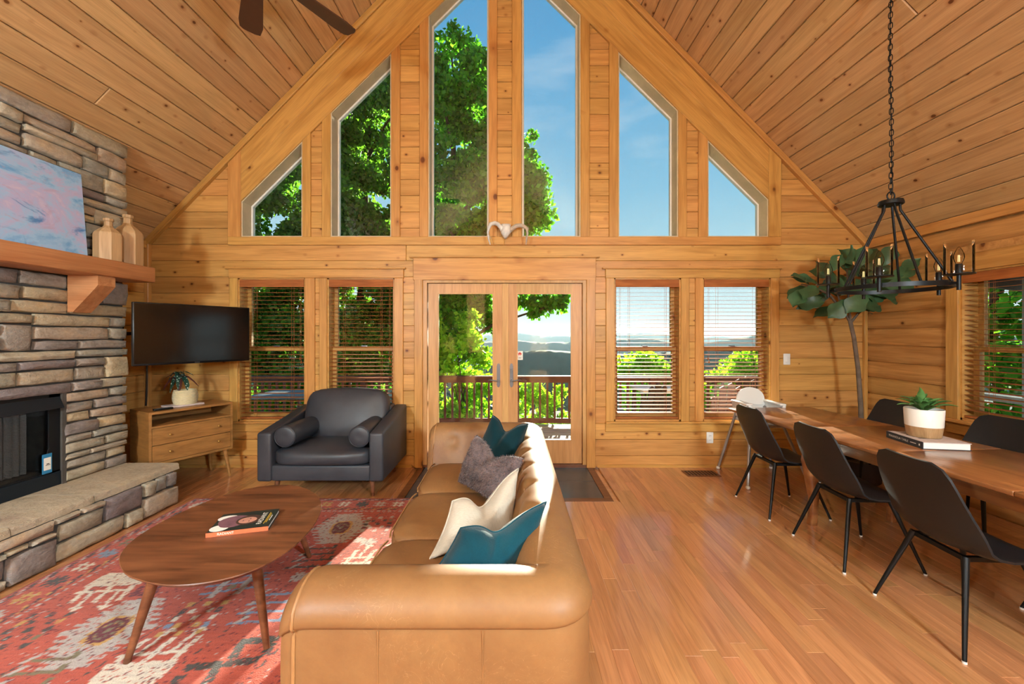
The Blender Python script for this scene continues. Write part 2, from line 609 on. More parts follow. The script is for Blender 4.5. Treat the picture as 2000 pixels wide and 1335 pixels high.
class MB:
    """collects shapes into one mesh"""

    def __init__(self):
        self.v, self.f = [], []

    def add(self, V, Fc):
        n = len(self.v)
        self.v += [tuple(v) for v in V]
        self.f += [tuple(i + n for i in f) for f in Fc]
        return self

    def hexa(self, c):
        """8 corners: bottom 4 ccw, top 4 ccw"""
        return self.add(c, [(3, 2, 1, 0), (4, 5, 6, 7), (0, 1, 5, 4), (1, 2, 6, 5), (2, 3, 7, 6), (3, 0, 4, 7)])

    def box(self, x0, x1, y0, y1, z0, z1):
        return self.hexa([(x0, y0, z0), (x1, y0, z0), (x1, y1, z0), (x0, y1, z0), (x0, y0, z1), (x1, y0, z1), (x1, y1, z1), (x0, y1, z1)])

    def tube(self, pts, r, n=10, cap=True, closed=False):
        pts = [Vector(p) for p in pts]
        m = len(pts)
        rs = r if isinstance(r, (list, tuple)) else [r] * m
        V = []
        up = Vector((0, 0, 1))
        for i, p in enumerate(pts):
            a = pts[(i - 1) % m] if (closed or i > 0) else p
            b = pts[(i + 1) % m] if (closed or i < m - 1) else p
            d = (b - a).normalized()
            ref = up if abs(d.z) < 0.95 else Vector((1, 0, 0))
            s = d.cross(ref).normalized()
            t = s.cross(d).normalized()
            if i and s.dot(prev) < 0:
                s, t = -s, -t
            prev = s
            for k in range(n):
                an = 2 * math.pi * k / n
                V.append(p + (s * math.cos(an) + t * math.sin(an)) * rs[i])
        Fc = []
        for i in range(m if closed else m - 1):
            j = (i + 1) % m
            for k in range(n):
                l = (k + 1) % n
                Fc.append((i * n + k, i * n + l, j * n + l, j * n + k))
        if cap and not closed:
            Fc.append(tuple(range(n - 1, -1, -1)))
            Fc.append(tuple((m - 1) * n + k for k in range(n)))
        return self.add(V, Fc)

    def lathe(self, prof, c=(0, 0, 0), n=24, cap=True):
        V, Fc = [], []
        for r, z in prof:
            for k in range(n):
                a = 2 * math.pi * k / n
                V.append((c[0] + r * math.cos(a), c[1] + r * math.sin(a), c[2] + z))
        m = len(prof)
        for i in range(m - 1):
            for k in range(n):
                l = (k + 1) % n
                Fc.append((i * n + k, i * n + l, (i + 1) * n + l, (i + 1) * n + k))
        if cap:
            Fc.append(tuple(range(n - 1, -1, -1)))
            Fc.append(tuple((m - 1) * n + k for k in range(n)))
        return self.add(V, Fc)

    def extrude(self, poly, a, b, axis):
        """poly of 2d points in the plane normal to axis ('x','y','z') between a and b"""
        def mk(p, w):
            return {'x': (w, p[0], p[1]), 'y': (p[0], w, p[1]), 'z': (p[0], p[1], w)}[axis]
        n = len(poly)
        V = [mk(p, a) for p in poly] + [mk(p, b) for p in poly]
        Fc = [tuple(range(n - 1, -1, -1)), tuple(range(n, 2 * n))] + [(i, (i + 1) % n, n + (i + 1) % n, n + i) for i in range(n)]
        return self.add(V, Fc)

    def build(self, name, mat, parent=None, smooth=None, fix=True, loc=None, origin=None):
        V = self.v
        mw = None
        if origin is not None:
            og = Vector(origin)
            V = [tuple(Vector(v) - og) for v in V]
            mw = Matrix.Translation(og)
        o = mkobj(name, V, self.f, mat, None, None, loc, mw)
        if fix:
            bm = bmesh.new()
            bm.from_mesh(o.data)
            bmesh.ops.recalc_face_normals(bm, faces=bm.faces)
            bm.to_mesh(o.data)
            bm.free()
        if smooth is not None:
            o.data.polygons.foreach_set('use_smooth', [True] * len(o.data.polygons))
            if smooth < 180:
                o.data.set_sharp_from_angle(angle=R(smooth))
        if parent is not None:
            adopt(o, parent)
        return o


def rounded(name, corners, mat, parent=None, r=0.02, segs=3, sub=0, puff=0.0, smooth=60):
    """8-corner block with rounded edges; optionally puffed like a cushion"""
    bm = bmesh.new()
    vs = [bm.verts.new(c) for c in corners]
    for f in [(3, 2, 1, 0), (4, 5, 6, 7), (0, 1, 5, 4), (1, 2, 6, 5), (2, 3, 7, 6), (3, 0, 4, 7)]:
        bm.faces.new([vs[i] for i in f])
    bmesh.ops.recalc_face_normals(bm, faces=bm.faces)
    if puff:
        bmesh.ops.subdivide_edges(bm, edges=bm.edges[:], cuts=7, use_grid_fill=True)
        bm.normal_update()
        cs = [Vector(c) for c in corners]
        ctr = sum(cs, Vector()) / 8
        ax = [(cs[1] - cs[0] + cs[5] - cs[4]) / 4, (cs[3] - cs[0] + cs[7] - cs[4]) / 4, (cs[4] - cs[0] + cs[6] - cs[2]) / 4]
        M = Matrix((ax[0], ax[1], ax[2])).transposed()
        Mi = M.inverted()
        for v in bm.verts:
            q = Mi @ (v.co - ctr)
            big = max(abs(q.x), abs(q.y), abs(q.z))
            w = [1 - min(1, abs(a)) ** 2.4 for a in q]
            d = Vector((0, 0, 0))
            for i in range(3):
                j, k = (i + 1) % 3, (i + 2) % 3
                if abs(q[i]) > 0.98:
                    d += ax[i].normalized() * math.copysign(puff * w[j] * w[k], q[i])
            # round the edges: pull by superellipse
            e = 7.0
            l = (abs(q.x) ** e + abs(q.y) ** e + abs(q.z) ** e) ** (1 / e)
            qq = q * (big / l) if l > 0 else q
            v.co = ctr + M @ qq + d
    else:
        bmesh.ops.bevel(bm, geom=bm.edges[:] + bm.verts[:], offset=r, segments=segs, profile=0.5, affect='EDGES', clamp_overlap=True)
    me = bpy.data.meshes.new(name)
    bm.to_mesh(me)
    bm.free()
    me.materials.append(MATS[mat])
    me.polygons.foreach_set('use_smooth', [True] * len(me.polygons))
    if smooth < 180 and not puff:
        me.set_sharp_from_angle(angle=R(smooth))
    o = bpy.data.objects.new(name, me)
    COL.objects.link(o)
    if parent is not None:
        adopt(o, parent)
    return o


def boxc(x0, x1, y0, y1, z0, z1):
    return [(x0, y0, z0), (x1, y0, z0), (x1, y1, z0), (x0, y1, z0), (x0, y0, z1), (x1, y0, z1), (x1, y1, z1), (x0, y1, z1)]


def inset(poly, b):
    """inset a convex counter-clockwise polygon"""
    n = len(poly)
    lines = []
    for i in range(n):
        p, q = Vector(poly[i]), Vector(poly[(i + 1) % n])
        d = (q - p)
        if d.length < 1e-9:
            d = Vector((1, 0))
        d.normalize()
        nn = Vector((-d.y, d.x))
        lines.append((p + nn * b, d))
    out = []
    for i in range(n):
        p, d = lines[i - 1]
        q, e = lines[i]
        den = d.x * e.y - d.y * e.x
        if abs(den) < 1e-6:
            out.append(q)
        else:
            t = ((q.x - p.x) * e.y - (q.y - p.y) * e.x) / den
            out.append(p + d * t)
    return out


def plank(name, poly, frame, thick, mat, parent, bevel=0.004, share=None, gap=0.0):
    """a board: convex polygon (u along the grain, v across) with chamfered edges; frame maps (u,v,w) to the room"""
    cu = sum(p[0] for p in poly) / len(poly)
    cv = sum(p[1] for p in poly) / len(poly)
    loc = [(p[0] - cu, p[1] - cv) for p in poly]
    area = sum(loc[i][0] * loc[(i + 1) % len(loc)][1] - loc[(i + 1) % len(loc)][0] * loc[i][1] for i in range(len(loc)))
    if area < 0:
        loc = loc[::-1]
    key = (share, tuple((round(a, 4), round(b, 4)) for a, b in loc), round(thick, 4), mat)
    me = PLANKS.get(key)
    if me is None:
        n = len(loc)
        b = min(bevel, 0.25 * min(max(p[0] for p in loc) - min(p[0] for p in loc), max(p[1] for p in loc) - min(p[1] for p in loc)))
        if gap:
            loc = [tuple(p) for p in inset(loc, gap)]
        ins = inset(loc, b)
        V = [(p[0], p[1], 0) for p in ins] + [(p[0], p[1], -b) for p in loc] + [(p[0], p[1], -thick) for p in loc]
        Fc = [tuple(range(n))]
        for i in range(n):
            j = (i + 1) % n
            Fc.append((i, n + i, n + j, j))
            Fc.append((n + i, 2 * n + i, 2 * n + j, n + j))
        me = bpy.data.meshes.new(name)
        me.from_pydata(V, [], Fc)
        me.materials.append(MATS[mat])
        PLANKS[key] = me
    o = bpy.data.objects.new(name, me)
    COL.objects.link(o)
    o.matrix_basis = frame @ Matrix.Translation((cu, cv, 0))
    if parent is not None:
        adopt(o, parent)
    return o


PLANKS = {}


def frame(O, U, V, W):
    U, V, W = Vector(U).normalized(), Vector(V).normalized(), Vector(W).normalized()
    m = Matrix((U, V, W)).transposed().to_4x4()
    m.translation = Vector(O)
    return m


def rectp(a, b, c, d):
    return [(a, c), (b, c), (b, d), (a, d)]


def clip(poly, a, b, c):
    """keep a*x + b*y <= c"""
    out = []
    n = len(poly)
    for i in range(n):
        p, q = poly[i], poly[(i + 1) % n]
        dp, dq = a * p[0] + b * p[1] - c, a * q[0] + b * q[1] - c
        if dp <= 0:
            out.append(p)
        if dp * dq < 0:
            t = dp / (dp - dq)
            out.append((p[0] + (q[0] - p[0]) * t, p[1] + (q[1] - p[1]) * t))
    return out


# ------------------------------------------------------------------ the room
XL, XR, ZE, PITCH = -4.094, 3.968, 2.542, 1.03       # side walls, eave height, roof slope
XC = (XL + XR) / 2
ZR = ZE + (XR - XC) * PITCH
YB = -4.2                                            # the room goes on behind the camera
S = BW / F


def wx(x):
    return (x - 1000.0) * S


def wz(y):
    return CH + (653.0 - y) * S


def roof(x):
    return ZE + (x - XL) * PITCH if x < XC else ZE + (XR - x) * PITCH


def raft(x):                                         # lower edge of the big rafters on the gable wall
    return 2.979 + 0.995 * (x + 3.03) if x < -0.08 else 3.002 + 0.984 * (2.869 - x)


GF = frame((0, BW, 0), (1, 0, 0), (0, 0, 1), (0, -1, 0))       # gable wall frame: u = x, v = z, facing the room

# openings in the gable wall
UPW = [(473, 592), (647, 765), (837, 955), (1019, 1133.5), (1207, 1323.5), (1381, 1499)]
ZSILL = wz(463)
LOWIN = [(466, 597), (640, 771), (1199, 1329), (1372, 1504)]
ZW0, ZW1 = wz(822), wz(543)
DX0, DX1, DZ1 = wx(826), wx(1146), wz(545)

wall_back = MB()
holes = [(wx(a), wx(b), ZW0, ZW1) for a, b in LOWIN] + [(DX0, DX1, -1, DZ1)]


def low_pieces(z0, z1):
    """intervals of a wall row left over beside the holes"""
    xs = sorted({XL, XR} | {h[0] for h in holes} | {h[1] for h in holes})
    out = []
    for a, b in zip(xs[:-1], xs[1:]):
        m = (a + b) / 2
        spans = [(z0, z1)]
        for h in holes:
            if h[0] < m < h[1]:
                ns = []
                for s0, s1 in spans:
                    if h[2] > s0:
                        ns.append((s0, min(s1, h[2])))
                    if h[3] < s1:
                        ns.append((max(s0, h[3]), s1))
                spans = ns
        for s in spans:
            if s[1] - s[0] > 0.012:
                if out and out[-1][1] == a and out[-1][2:] == s:
                    out[-1] = (out[-1][0], b) + s
                else:
                    out.append((a, b) + s)
    return out


y_out = BW + 0.20
for a, b, c, d in low_pieces(0.0, ZSILL):
    wall_back.box(a, b, BW + 0.015, y_out, c, d)
edges = [XL] + [wx(v) for w in UPW for v in w] + [XR]
for i in range(0, len(edges), 2):
    poly = rectp(edges[i], edges[i + 1], ZSILL, 7.2)
    poly = clip(clip(poly, -PITCH, 1, ZE - XL * PITCH + 0.1), PITCH, 1, ZE + XR * PITCH + 0.1)
    wall_back.extrude(poly, BW + 0.015, y_out, 'y')
for a, b in UPW:
    a, b = wx(a), wx(b)
    poly = [(a, raft(a)), (b, raft(b)), (b, roof(b) + 0.1), (a, roof(a) + 0.1)]
    wall_back.extrude(poly, BW + 0.015, y_out, 'y')
wb = wall_back.build('wall_back', 'pine_wall')
tag(wb, 'pine boarded gable wall with tall windows and glazed doors', None, None, 'structure')

ROWH = 0.1825
k0 = -14
k = k0
while True:
    z0 = 2.502 + k * ROWH
    z1 = z0 + ROWH
    k += 1
    if z0 > ZR:
        break
    z0 = max(z0, 0.0)
    if z1 <= z0 + 0.01:
        continue
    pieces = []
    if z1 <= ZSILL + 0.02:
        pieces = [rectp(a, b, c, d) for a, b, c, d in low_pieces(z0, z1)]
    else:
        if z0 < ZSILL:
            z0 = ZSILL - 0.08
        for a, b in ((XL, wx(450)), (wx(606), wx(632)), (wx(780), wx(822)), (wx(969), wx(1002)), (wx(1150), wx(1191)), (wx(1339), wx(1365)), (wx(1521), XR)):
            poly = clip(clip(rectp(a, b, z0, z1), -PITCH, 1, ZE - XL * PITCH), PITCH, 1, ZE + XR * PITCH)
            if len(poly) > 2:
                pieces.append(poly)
    for poly in pieces:
        # long rows are butt-jointed from shorter boards
        a, b = min(p[0] for p in poly), max(p[0] for p in poly)
        if b - a > 4.2 and len(poly) == 4:
            j = a + (b - a) * RND.uniform(0.3, 0.7)
            for q in (clip(poly, 1, 0, j), clip(poly, -1, 0, -j)):
                plank('wall_board', q, GF, 0.02, 'pine_wall', wb, gap=0.0018)
        else:
            plank('wall_board', poly, GF, 0.02, 'pine_wall', wb, gap=0.0018)

# side walls and the wall behind the camera
wl_ = MB().box(XL - 0.2, XL - 0.02, YB, BW + 0.2, -0.05, ZE + 0.2).build('wall_left', 'pine_wall')
tag(wl_, 'pine boarded side wall behind the stone chimney', None, None, 'structure')
LF = frame((XL, 0, 0), (0, 1, 0), (0, 0, 1), (1, 0, 0))
for k in range(14):
    z0 = max(0.0, 2.502 - 13 * ROWH + (k - 1) * ROWH)
    z1 = 2.502 - 13 * ROWH + k * ROWH
    if z1 > 0.02:
        plank('wall_board', rectp(2.9, BW, z0, z1), LF, 0.02, 'pine_wall', wl_, gap=0.0018)
RWIN = (2.72, 3.62, 0.74, 2.04)                      # window in the right wall: y0,y1,z0,z1
rm = MB()
xo = XR + 0.2
for a, b, c, d in ((YB, RWIN[0], -0.05, ZE + 0.2), (RWIN[1], BW + 0.2, -0.05, ZE + 0.2), (RWIN[0], RWIN[1], -0.05, RWIN[2]), (RWIN[0], RWIN[1], RWIN[3], ZE + 0.2)):
    rm.box(XR + 0.02, xo, a, b, c, d)
wr_ = rm.build('wall_right', 'pine_log')
tag(wr_, 'hewn pine log side wall with a window by the dining table', None, None, 'structure')
RF = frame((XR, 0, 0), (0, -1, 0), (0, 0, 1), (-1, 0, 0))


def log_board(a, b, z0, z1):
    """hewn log: slightly rounded and wavy face along y from a to b"""
    n = 8
    V, Fc = [], []
    prof = [(0.020, 0.0), (0.004, 0.06), (-0.004, 0.3), (-0.006, 0.55), (-0.002, 0.8), (0.006, 0.95), (0.020, 1.0)]
    ph = RND.uniform(0, 6)
    m = len(prof)
    for i in range(n + 1):
        t = i / n
        wob = 0.006 * math.sin(t * 5 + ph)
        for dx, h in prof:
            V.append((b + (a - b) * t, z0 + (z1 - z0) * h + (wob if 0 < h < 1 else wob * 0.4), -dx))
    for i in range(n):
        for j in range(m - 1):
            Fc.append((i * m + j, (i + 1) * m + j, (i + 1) * m + j + 1, i * m + j + 1))
    c = ((a + b) / 2, (z0 + z1) / 2)
    V = [(-(v[0] - c[0]), v[1] - c[1], v[2]) for v in V]
    Fc = [f[::-1] for f in Fc]
    mkobj('log_board', V, Fc, 'pine_log', wr_, 50, mw=RF @ Matrix.Translation((-c[0], c[1], 0)))


for k in range(14):
    z0 = max(0.0, 2.44 - (14 - k) * 0.178)
    z1 = 2.44 - (13 - k) * 0.178
    if z1 < RWIN[2] + 0.02 or z0 > RWIN[3] + 0.1:
        log_board(1.0, BW, z0, z1)
    else:
        log_board(RWIN[1] + 0.02, BW, z0, z1)
        log_board(1.0, RWIN[0] - 0.02, z0, z1)
wrear = MB().extrude([(XL, -0.05), (XR, -0.05), (XR, ZE + 0.1), (XC, ZR + 0.1), (XL, ZE + 0.1)], YB - 0.15, YB, 'y').build('wall_rear', 'pine_wall')
tag(wrear, 'pine boarded wall behind the viewer', None, None, 'structure')

# ceiling: two slopes of boards
cm = MB()
for sx, x0 in ((1, XL), (-1, XR)):
    a = Vector((x0 - sx * 0.25, 0, ZE - 0.25 * PITCH))
    b = Vector((XC, 0, ZR))
    nn = Vector((-sx * PITCH, 0, 1)).normalized()
    o1 = a + nn * 0.02
    o2 = b + nn * 0.02
    cs = []
    for q in (o1, o2):
        for up in (0, 0.12):
            cs.append(q + nn * up)
    cm.hexa([(cs[0].x, YB, cs[0].z), (cs[2].x, YB, cs[2].z), (cs[2].x, BW + 0.2, cs[2].z), (cs[0].x, BW + 0.2, cs[0].z),
             (cs[1].x, YB, cs[1].z), (cs[3].x, YB, cs[3].z), (cs[3].x, BW + 0.2, cs[3].z), (cs[1].x, BW + 0.2, cs[1].z)])
ceil_o = cm.build('ceiling', 'pine_ceiling')
tag(ceil_o, 'steep cathedral ceiling of pine boards', None, None, 'structure')
SL = math.hypot(1, PITCH)
for sx, x0 in ((1, XL), (-1, XR)):
    down = Vector((-sx, 0, -PITCH)).normalized()
    # u runs along the room (y), v up the slope, w towards the room
    vv = -down
    ww = Vector((sx * PITCH, 0, -1)).normalized()
    uu = vv.cross(ww)
    fr = frame((x0, 0, ZE), uu, vv, ww)
    n = int((XR - XC) * SL / 0.1818)
    sgn = 1 if uu.y > 0 else -1
    for i in range(n + 1):
        v0, v1 = i * 0.1818, min((i + 1) * 0.1818, (XR - XC) * SL)
        if v1 - v0 < 0.02:
            continue
        cuts = [0.3, BW] if i % 3 else [0.3, RND.uniform(1.8, 3.6), BW]
        for y0, y1 in zip(cuts[:-1], cuts[1:]):
            u0, u1 = sorted((sgn * y0, sgn * y1))
            plank('ceiling_board', rectp(u0, u1, v0, v1), fr, 0.018, 'pine_ceiling', ceil_o, 0.006, gap=0.003)

# floor: oak strips, slate inset at the door
MATX0, MATX1, MATY0 = -1.05, 0.91, 3.66
fl = MB().box(XL - 0.2, XR + 0.2, YB, BW + 0.2, -0.12, -0.018).build('floor', 'oak_floor')
tag(fl, 'honey oak strip floor', None, None, 'structure')
FFR = frame((0, 0, 0), (0, 1, 0), (-1, 0, 0), (0, 0, 1))
PWID = 0.083
cand = []
nrow = int((XR - XL) / PWID) + 1
for i in range(nrow):
    x0 = XL + i * PWID
    x1 = min(x0 + PWID, XR)
    y = -0.5 - RND.uniform(0, 1.0)
    while y < BW:
        L = RND.uniform(0.55, 1.35)
        y1 = min(y + L, BW)
        if BW - y1 < 0.2:
            y1 = BW
        spans = [(y, y1)]
        if x1 > MATX0 + 0.01 and x0 < MATX1 - 0.01:
            spans = [(y, min(y1, MATY0))] if y < MATY0 else []
        for a, b in spans:
            if b - a > 0.03:
                cand.append((x0, x1, a, b))
        y = y1


def plank_area(c):
    x0, x1, a, b = c
    a2, b2 = max(a, 1.75), b
    if b2 <= a2:
        return 0
    ym = (a2 + b2) / 2
    xm = (x0 + x1) / 2
    if abs(xm) / ym > 1.27:
        return 0
    hid = 0.05 if (-2.86 < xm < -0.6 and b < 3.7) or (-0.7 < xm < 0.26 and a > 1.2 and b < 3.7) or xm < -3.0 else 1.0
    return (x1 - x0) * (b2 - a2) / ym ** 3 * hid


cand.sort(key=plank_area, reverse=True)
for x0, x1, a, b in cand[:300]:
    plank('floor_plank', rectp(a, b, -x1, -x0), FFR, 0.018, 'oak_floor', fl, 0.0012)
rest = MB()
for x0, x1, a, b in cand[300:]:
    rest.box(x0 + 0.0008, x1 - 0.0008, a + 0.0008, b - 0.0008, -0.018, 0.0)
tag(rest.build('floor_plank', 'oak_floor', fl, fix=False), kind='stuff')
# slate entry
st = thing('trim_1', 'dark slate tile inset with wooden border before the doors', None, (0, 0, 0), kind='structure')
MB().box(MATX0, MATX1, MATY0, BW, -0.018, -0.006).build('grout_bed', 'grout', st)
bd = 0.07
for nm, q in (('border_strip', (MATX0, MATX1, MATY0, MATY0 + bd)), ('border_strip', (MATX0, MATX0 + bd, MATY0 + bd, BW)), ('border_strip', (MATX1 - bd, MATX1, MATY0 + bd, BW))):
    MB().box(q[0], q[1], q[2], q[3], -0.017, 0.003).build(nm, 'dark_border', st, origin=((q[0] + q[1]) / 2, (q[2] + q[3]) / 2, 0))
nx = 4
tw = (MATX1 - MATX0 - 2 * bd) / nx
ty = (BW - MATY0 - bd) / 2
for i in range(nx):
    for j in range(2):
        x0 = MATX0 + bd + i * tw
        y0 = MATY0 + bd + j * ty
        plank('slate_tile', rectp(x0 + 0.002, x0 + tw - 0.002, y0 + 0.002, y0 + ty - 0.002), Matrix.Identity(4), 0.012, 'slate', st, 0.002, 'tile')

# ------------------------------------------------------------------ trims on the gable wall
VF = frame((0, BW, 0), (0, 0, 1), (-1, 0, 0), (0, -1, 0))      # u = z, v = -x


def shift(fr, w):
    return fr @ Matrix.Translation((0, 0, w))


def hboard(name, x0, x1, z0, z1, parent, proud=0.022, thick=None, mat='pine_trim'):
    return plank(name, rectp(x0, x1, z0, z1), shift(GF, proud), thick or proud + 0.002, mat, parent)


def vboard(name, x0, x1, z0, z1, parent, proud=0.022, thick=None, mat='pine_trim', slope=None):
    poly = rectp(z0, z1, -x1, -x0)
    if slope:
        poly = [(z0, -x1), (slope(x1), -x1), (slope(x0), -x0), (z0, -x0)]
    return plank(name, poly, shift(VF, proud), thick or proud + 0.002, mat, parent)


n_trim = [1]


def trim(label):
    n_trim[0] += 1
    return thing('trim_%d' % n_trim[0], label, None, (0, 0, 0), kind='structure')


t = trim('long pine sill board running under the tall upper windows')
hboard('sill_board', wx(448), wx(985), wz(479), ZSILL, t, 0.03)
hboard('sill_board', wx(985), wx(1523), wz(479), ZSILL, t, 0.03)

for sx, lab in ((-1, 'left'), (1, 'right')):
    t = trim('wide pine rafter boards sloping along the gable, %s half' % lab)
    xa = -3.03 if sx < 0 else 2.869
    xp = -0.075
    lo = lambda x: raft(x)
    hi = lambda x: roof(x) - 0.09
    mid = lambda x: raft(x) + (hi(x) - raft(x)) * 0.52
    for f0, f1 in ((lo, mid), (mid, hi)):
        c = [(xa, f0(xa)), (xp, f0(xp)), (xp, f1(xp)), (xa, f1(xa))]
        # rotate into a frame whose u follows the slope
        d = Vector((c[1][0] - c[0][0], 0, c[1][1] - c[0][1])).normalized()
        if d.x < 0:
            d = -d
        W = Vector((0, -1, 0))
        Vv = W.cross(d)
        fr = frame((c[0][0], BW - 0.030, c[0][1]), d, Vv, W)
        inv = fr.inverted()
        poly = [tuple((inv @ Vector((p[0], BW - 0.030, p[1])))[:2]) for p in c]
        plank('rafter_board', poly, fr, 0.032, 'pine_trim', t, 0.005)
    # crown strip against the ceiling
    xe = XL if sx < 0 else XR
    c = [(xe, roof(xe) - 0.09), (XC, ZR - 0.09), (XC, ZR), (xe, roof(xe))]
    d = Vector((c[1][0] - c[0][0], 0, c[1][1] - c[0][1])).normalized()
    if d.x < 0:
        d = -d
    fr = frame((c[0][0], BW - 0.052, c[0][1]), d, Vector((0, -1, 0)).cross(d), (0, -1, 0))
    inv = fr.inverted()
    plank('crown_strip', [tuple((inv @ Vector((p[0], BW - 0.052, p[1])))[:2]) for p in c], fr, 0.054, 'pine_trim', t, 0.006)

t = trim('pine end post beside the leftmost upper window')
vboard('post_board', wx(448), wx(473), ZSILL, 3, t, 0.03, slope=lambda x: roof(x) - 0.09)
t = trim('pine end post beside the rightmost upper window')
vboard('post_board', wx(1499), wx(1523), ZSILL, 3, t, 0.03, slope=lambda x: roof(x) - 0.09)
t = trim('pine corner strip in the left corner of the gable wall')
vboard('corner_strip', XL, XL + 0.045, 0, ZE, t, 0.045)
t = trim('pine corner strip in the right corner behind the fig tree')
vboard('corner_strip', XR - 0.035, XR, 0, ZE, t, 0.035)
# cornices of the side walls
t = trim('pine cornice along the right wall under the ceiling')
plank('cornice_board', rectp(-BW, -0.3, ZE - 0.10, ZE - 0.005), shift(RF, 0.035), 0.03, 'pine_trim', t)
t = trim('pine cornice along the left wall beside the chimney')
plank('cornice_board', rectp(3.0, BW, ZE - 0.09, ZE - 0.005), shift(LF, 0.03), 0.03, 'pine_trim', t)
bb = MB().box(XL, DX0 - 0.12, BW - 0.012, BW + 0.003, 0, 0.03).box(DX1 + 0.12, XR, BW - 0.012, BW + 0.003, 0, 0.03).build('baseboard_back', 'pine_trim')
tag(bb, 'low pine shoe strip along the gable wall', None, None, 'structure')

# ------------------------------------------------------------------ upper windows
YG = BW + 0.155


def pane(name, poly, y, parent, mat='window_glass', th=0.006):
    return MB().extrude(poly, y, y + th, 'y').build(name, mat, parent)


def ring(poly, wdt, y0, y1, name, mat, parent):
    """frame that follows a polygon (x,z), ccw"""
    ins = inset(poly, wdt)
    n = len(poly)
    V = [(p[0], y0, p[1]) for p in poly] + [(p[0], y0, p[1]) for p in ins] + [(p[0], y1, p[1]) for p in poly] + [(p[0], y1, p[1]) for p in ins]
    Fc = []
    for i in range(n):
        j = (i + 1) % n
        Fc += [(i, j, n + j, n + i), (2 * n + i, 3 * n + i, 3 * n + j, 2 * n + j), (n + i, n + j, 3 * n + j, 3 * n + i), (i, 2 * n + i, 2 * n + j, j)]
    return MB().add(V, Fc).build(name, mat, parent)


CASE = [(None, (592, 608)), ((630, 647), (765, 782)), ((820, 837), (955, 971)), ((1000, 1018.5), (1133.5, 1151)), ((1189, 1207), (1323.5, 1340)), ((1363, 1381), None)]
UPLAB = ['small leftmost upper window with a sloping top', 'second upper window from the left, mid height',
         'tall upper window left of the gable centre', 'tall upper window right of the gable centre',
         'mid-height upper window right of the tall pair, sky behind', 'small rightmost upper window with a sloping top']
for i, (a, b) in enumerate(UPW):
    x0, x1 = wx(a), wx(b)
    w = thing('window_%d' % (i + 1), UPLAB[i], None, ((x0 + x1) / 2, BW, ZSILL), kind='structure')
    for j, cs in enumerate(CASE[i]):
        if cs:
            vboard('casing', wx(cs[0]), wx(cs[1]), ZSILL, 3, w, 0.022, slope=lambda x: raft(x) + 0.02)
    poly = [(x0, ZSILL), (x1, ZSILL), (x1, raft(x1)), (x0, raft(x0))]
    ring(poly, 0.012, BW - 0.012, BW + 0.19, 'jamb_lining', 'pale_wood', w)
    q = inset(poly, 0.012)
    q = [tuple(p) for p in q]
    ring(q, 0.018, YG - 0.012, YG + 0.03, 'sash_frame', 'white_paint', w)
    pane('pane', [tuple(p) for p in inset(q, 0.012)], YG + 0.006, w)

# ------------------------------------------------------------------ lower windows (double hung) with wooden blinds


def sash_window(w, x0, x1, z0, z1, ymap, zm):
    """double hung sashes; ymap(x, y, z) turns wall coordinates to the room"""
    def bx(nm, a, b, y0, y1, c, d, mat='pine_trim'):
        V = [ymap(*p) for p in boxc(a, b, y0, y1, c, d)]
        return MB().hexa(V).build(nm, mat, w)
    # jamb lining
    for nm, q in (('jamb', (x0, x0 + 0.015, z0, z1)), ('jamb', (x1 - 0.015, x1, z0, z1)), ('jamb', (x0, x1, z1 - 0.015, z1)), ('jamb', (x0, x1, z0, z0 + 0.02))):
        bx(nm, q[0], q[1], -0.005, 0.19, q[2], q[3])
    a, b = x0 + 0.015, x1 - 0.015
    for nm, (c, d, y) in (('lower_sash', (z0 + 0.02, zm + 0.02, 0.095)), ('upper_sash', (zm - 0.02, z1 - 0.015, 0.135))):
        m = MB()
        st, rl = 0.045, 0.045
        for q in ((a, a + st, c, d), (b - st, b, c, d), (a + st, b - st, c, c + rl + (0.02 if nm == 'lower_sash' else 0)), (a + st, b - st, d - rl + 0.005, d)):
            m.hexa([ymap(*p) for p in boxc(q[0], q[1], y, y + 0.035, q[2], q[3])])
        s = m.build(nm, 'pine_trim', w)
        MB().hexa([ymap(*p) for p in boxc(a + st - 0.005, b - st + 0.005, y + 0.015, y + 0.020, c + rl - 0.005, d - rl + 0.012)]).build('pane', 'window_glass', s)
        if nm == 'lower_sash':
            MB().hexa([ymap(*p) for p in boxc((a + b) / 2 - 0.03, (a + b) / 2 + 0.03, y - 0.012, y + 0.01, d - 0.002, d + 0.016)]).build('sash_lock', 'steel', s)


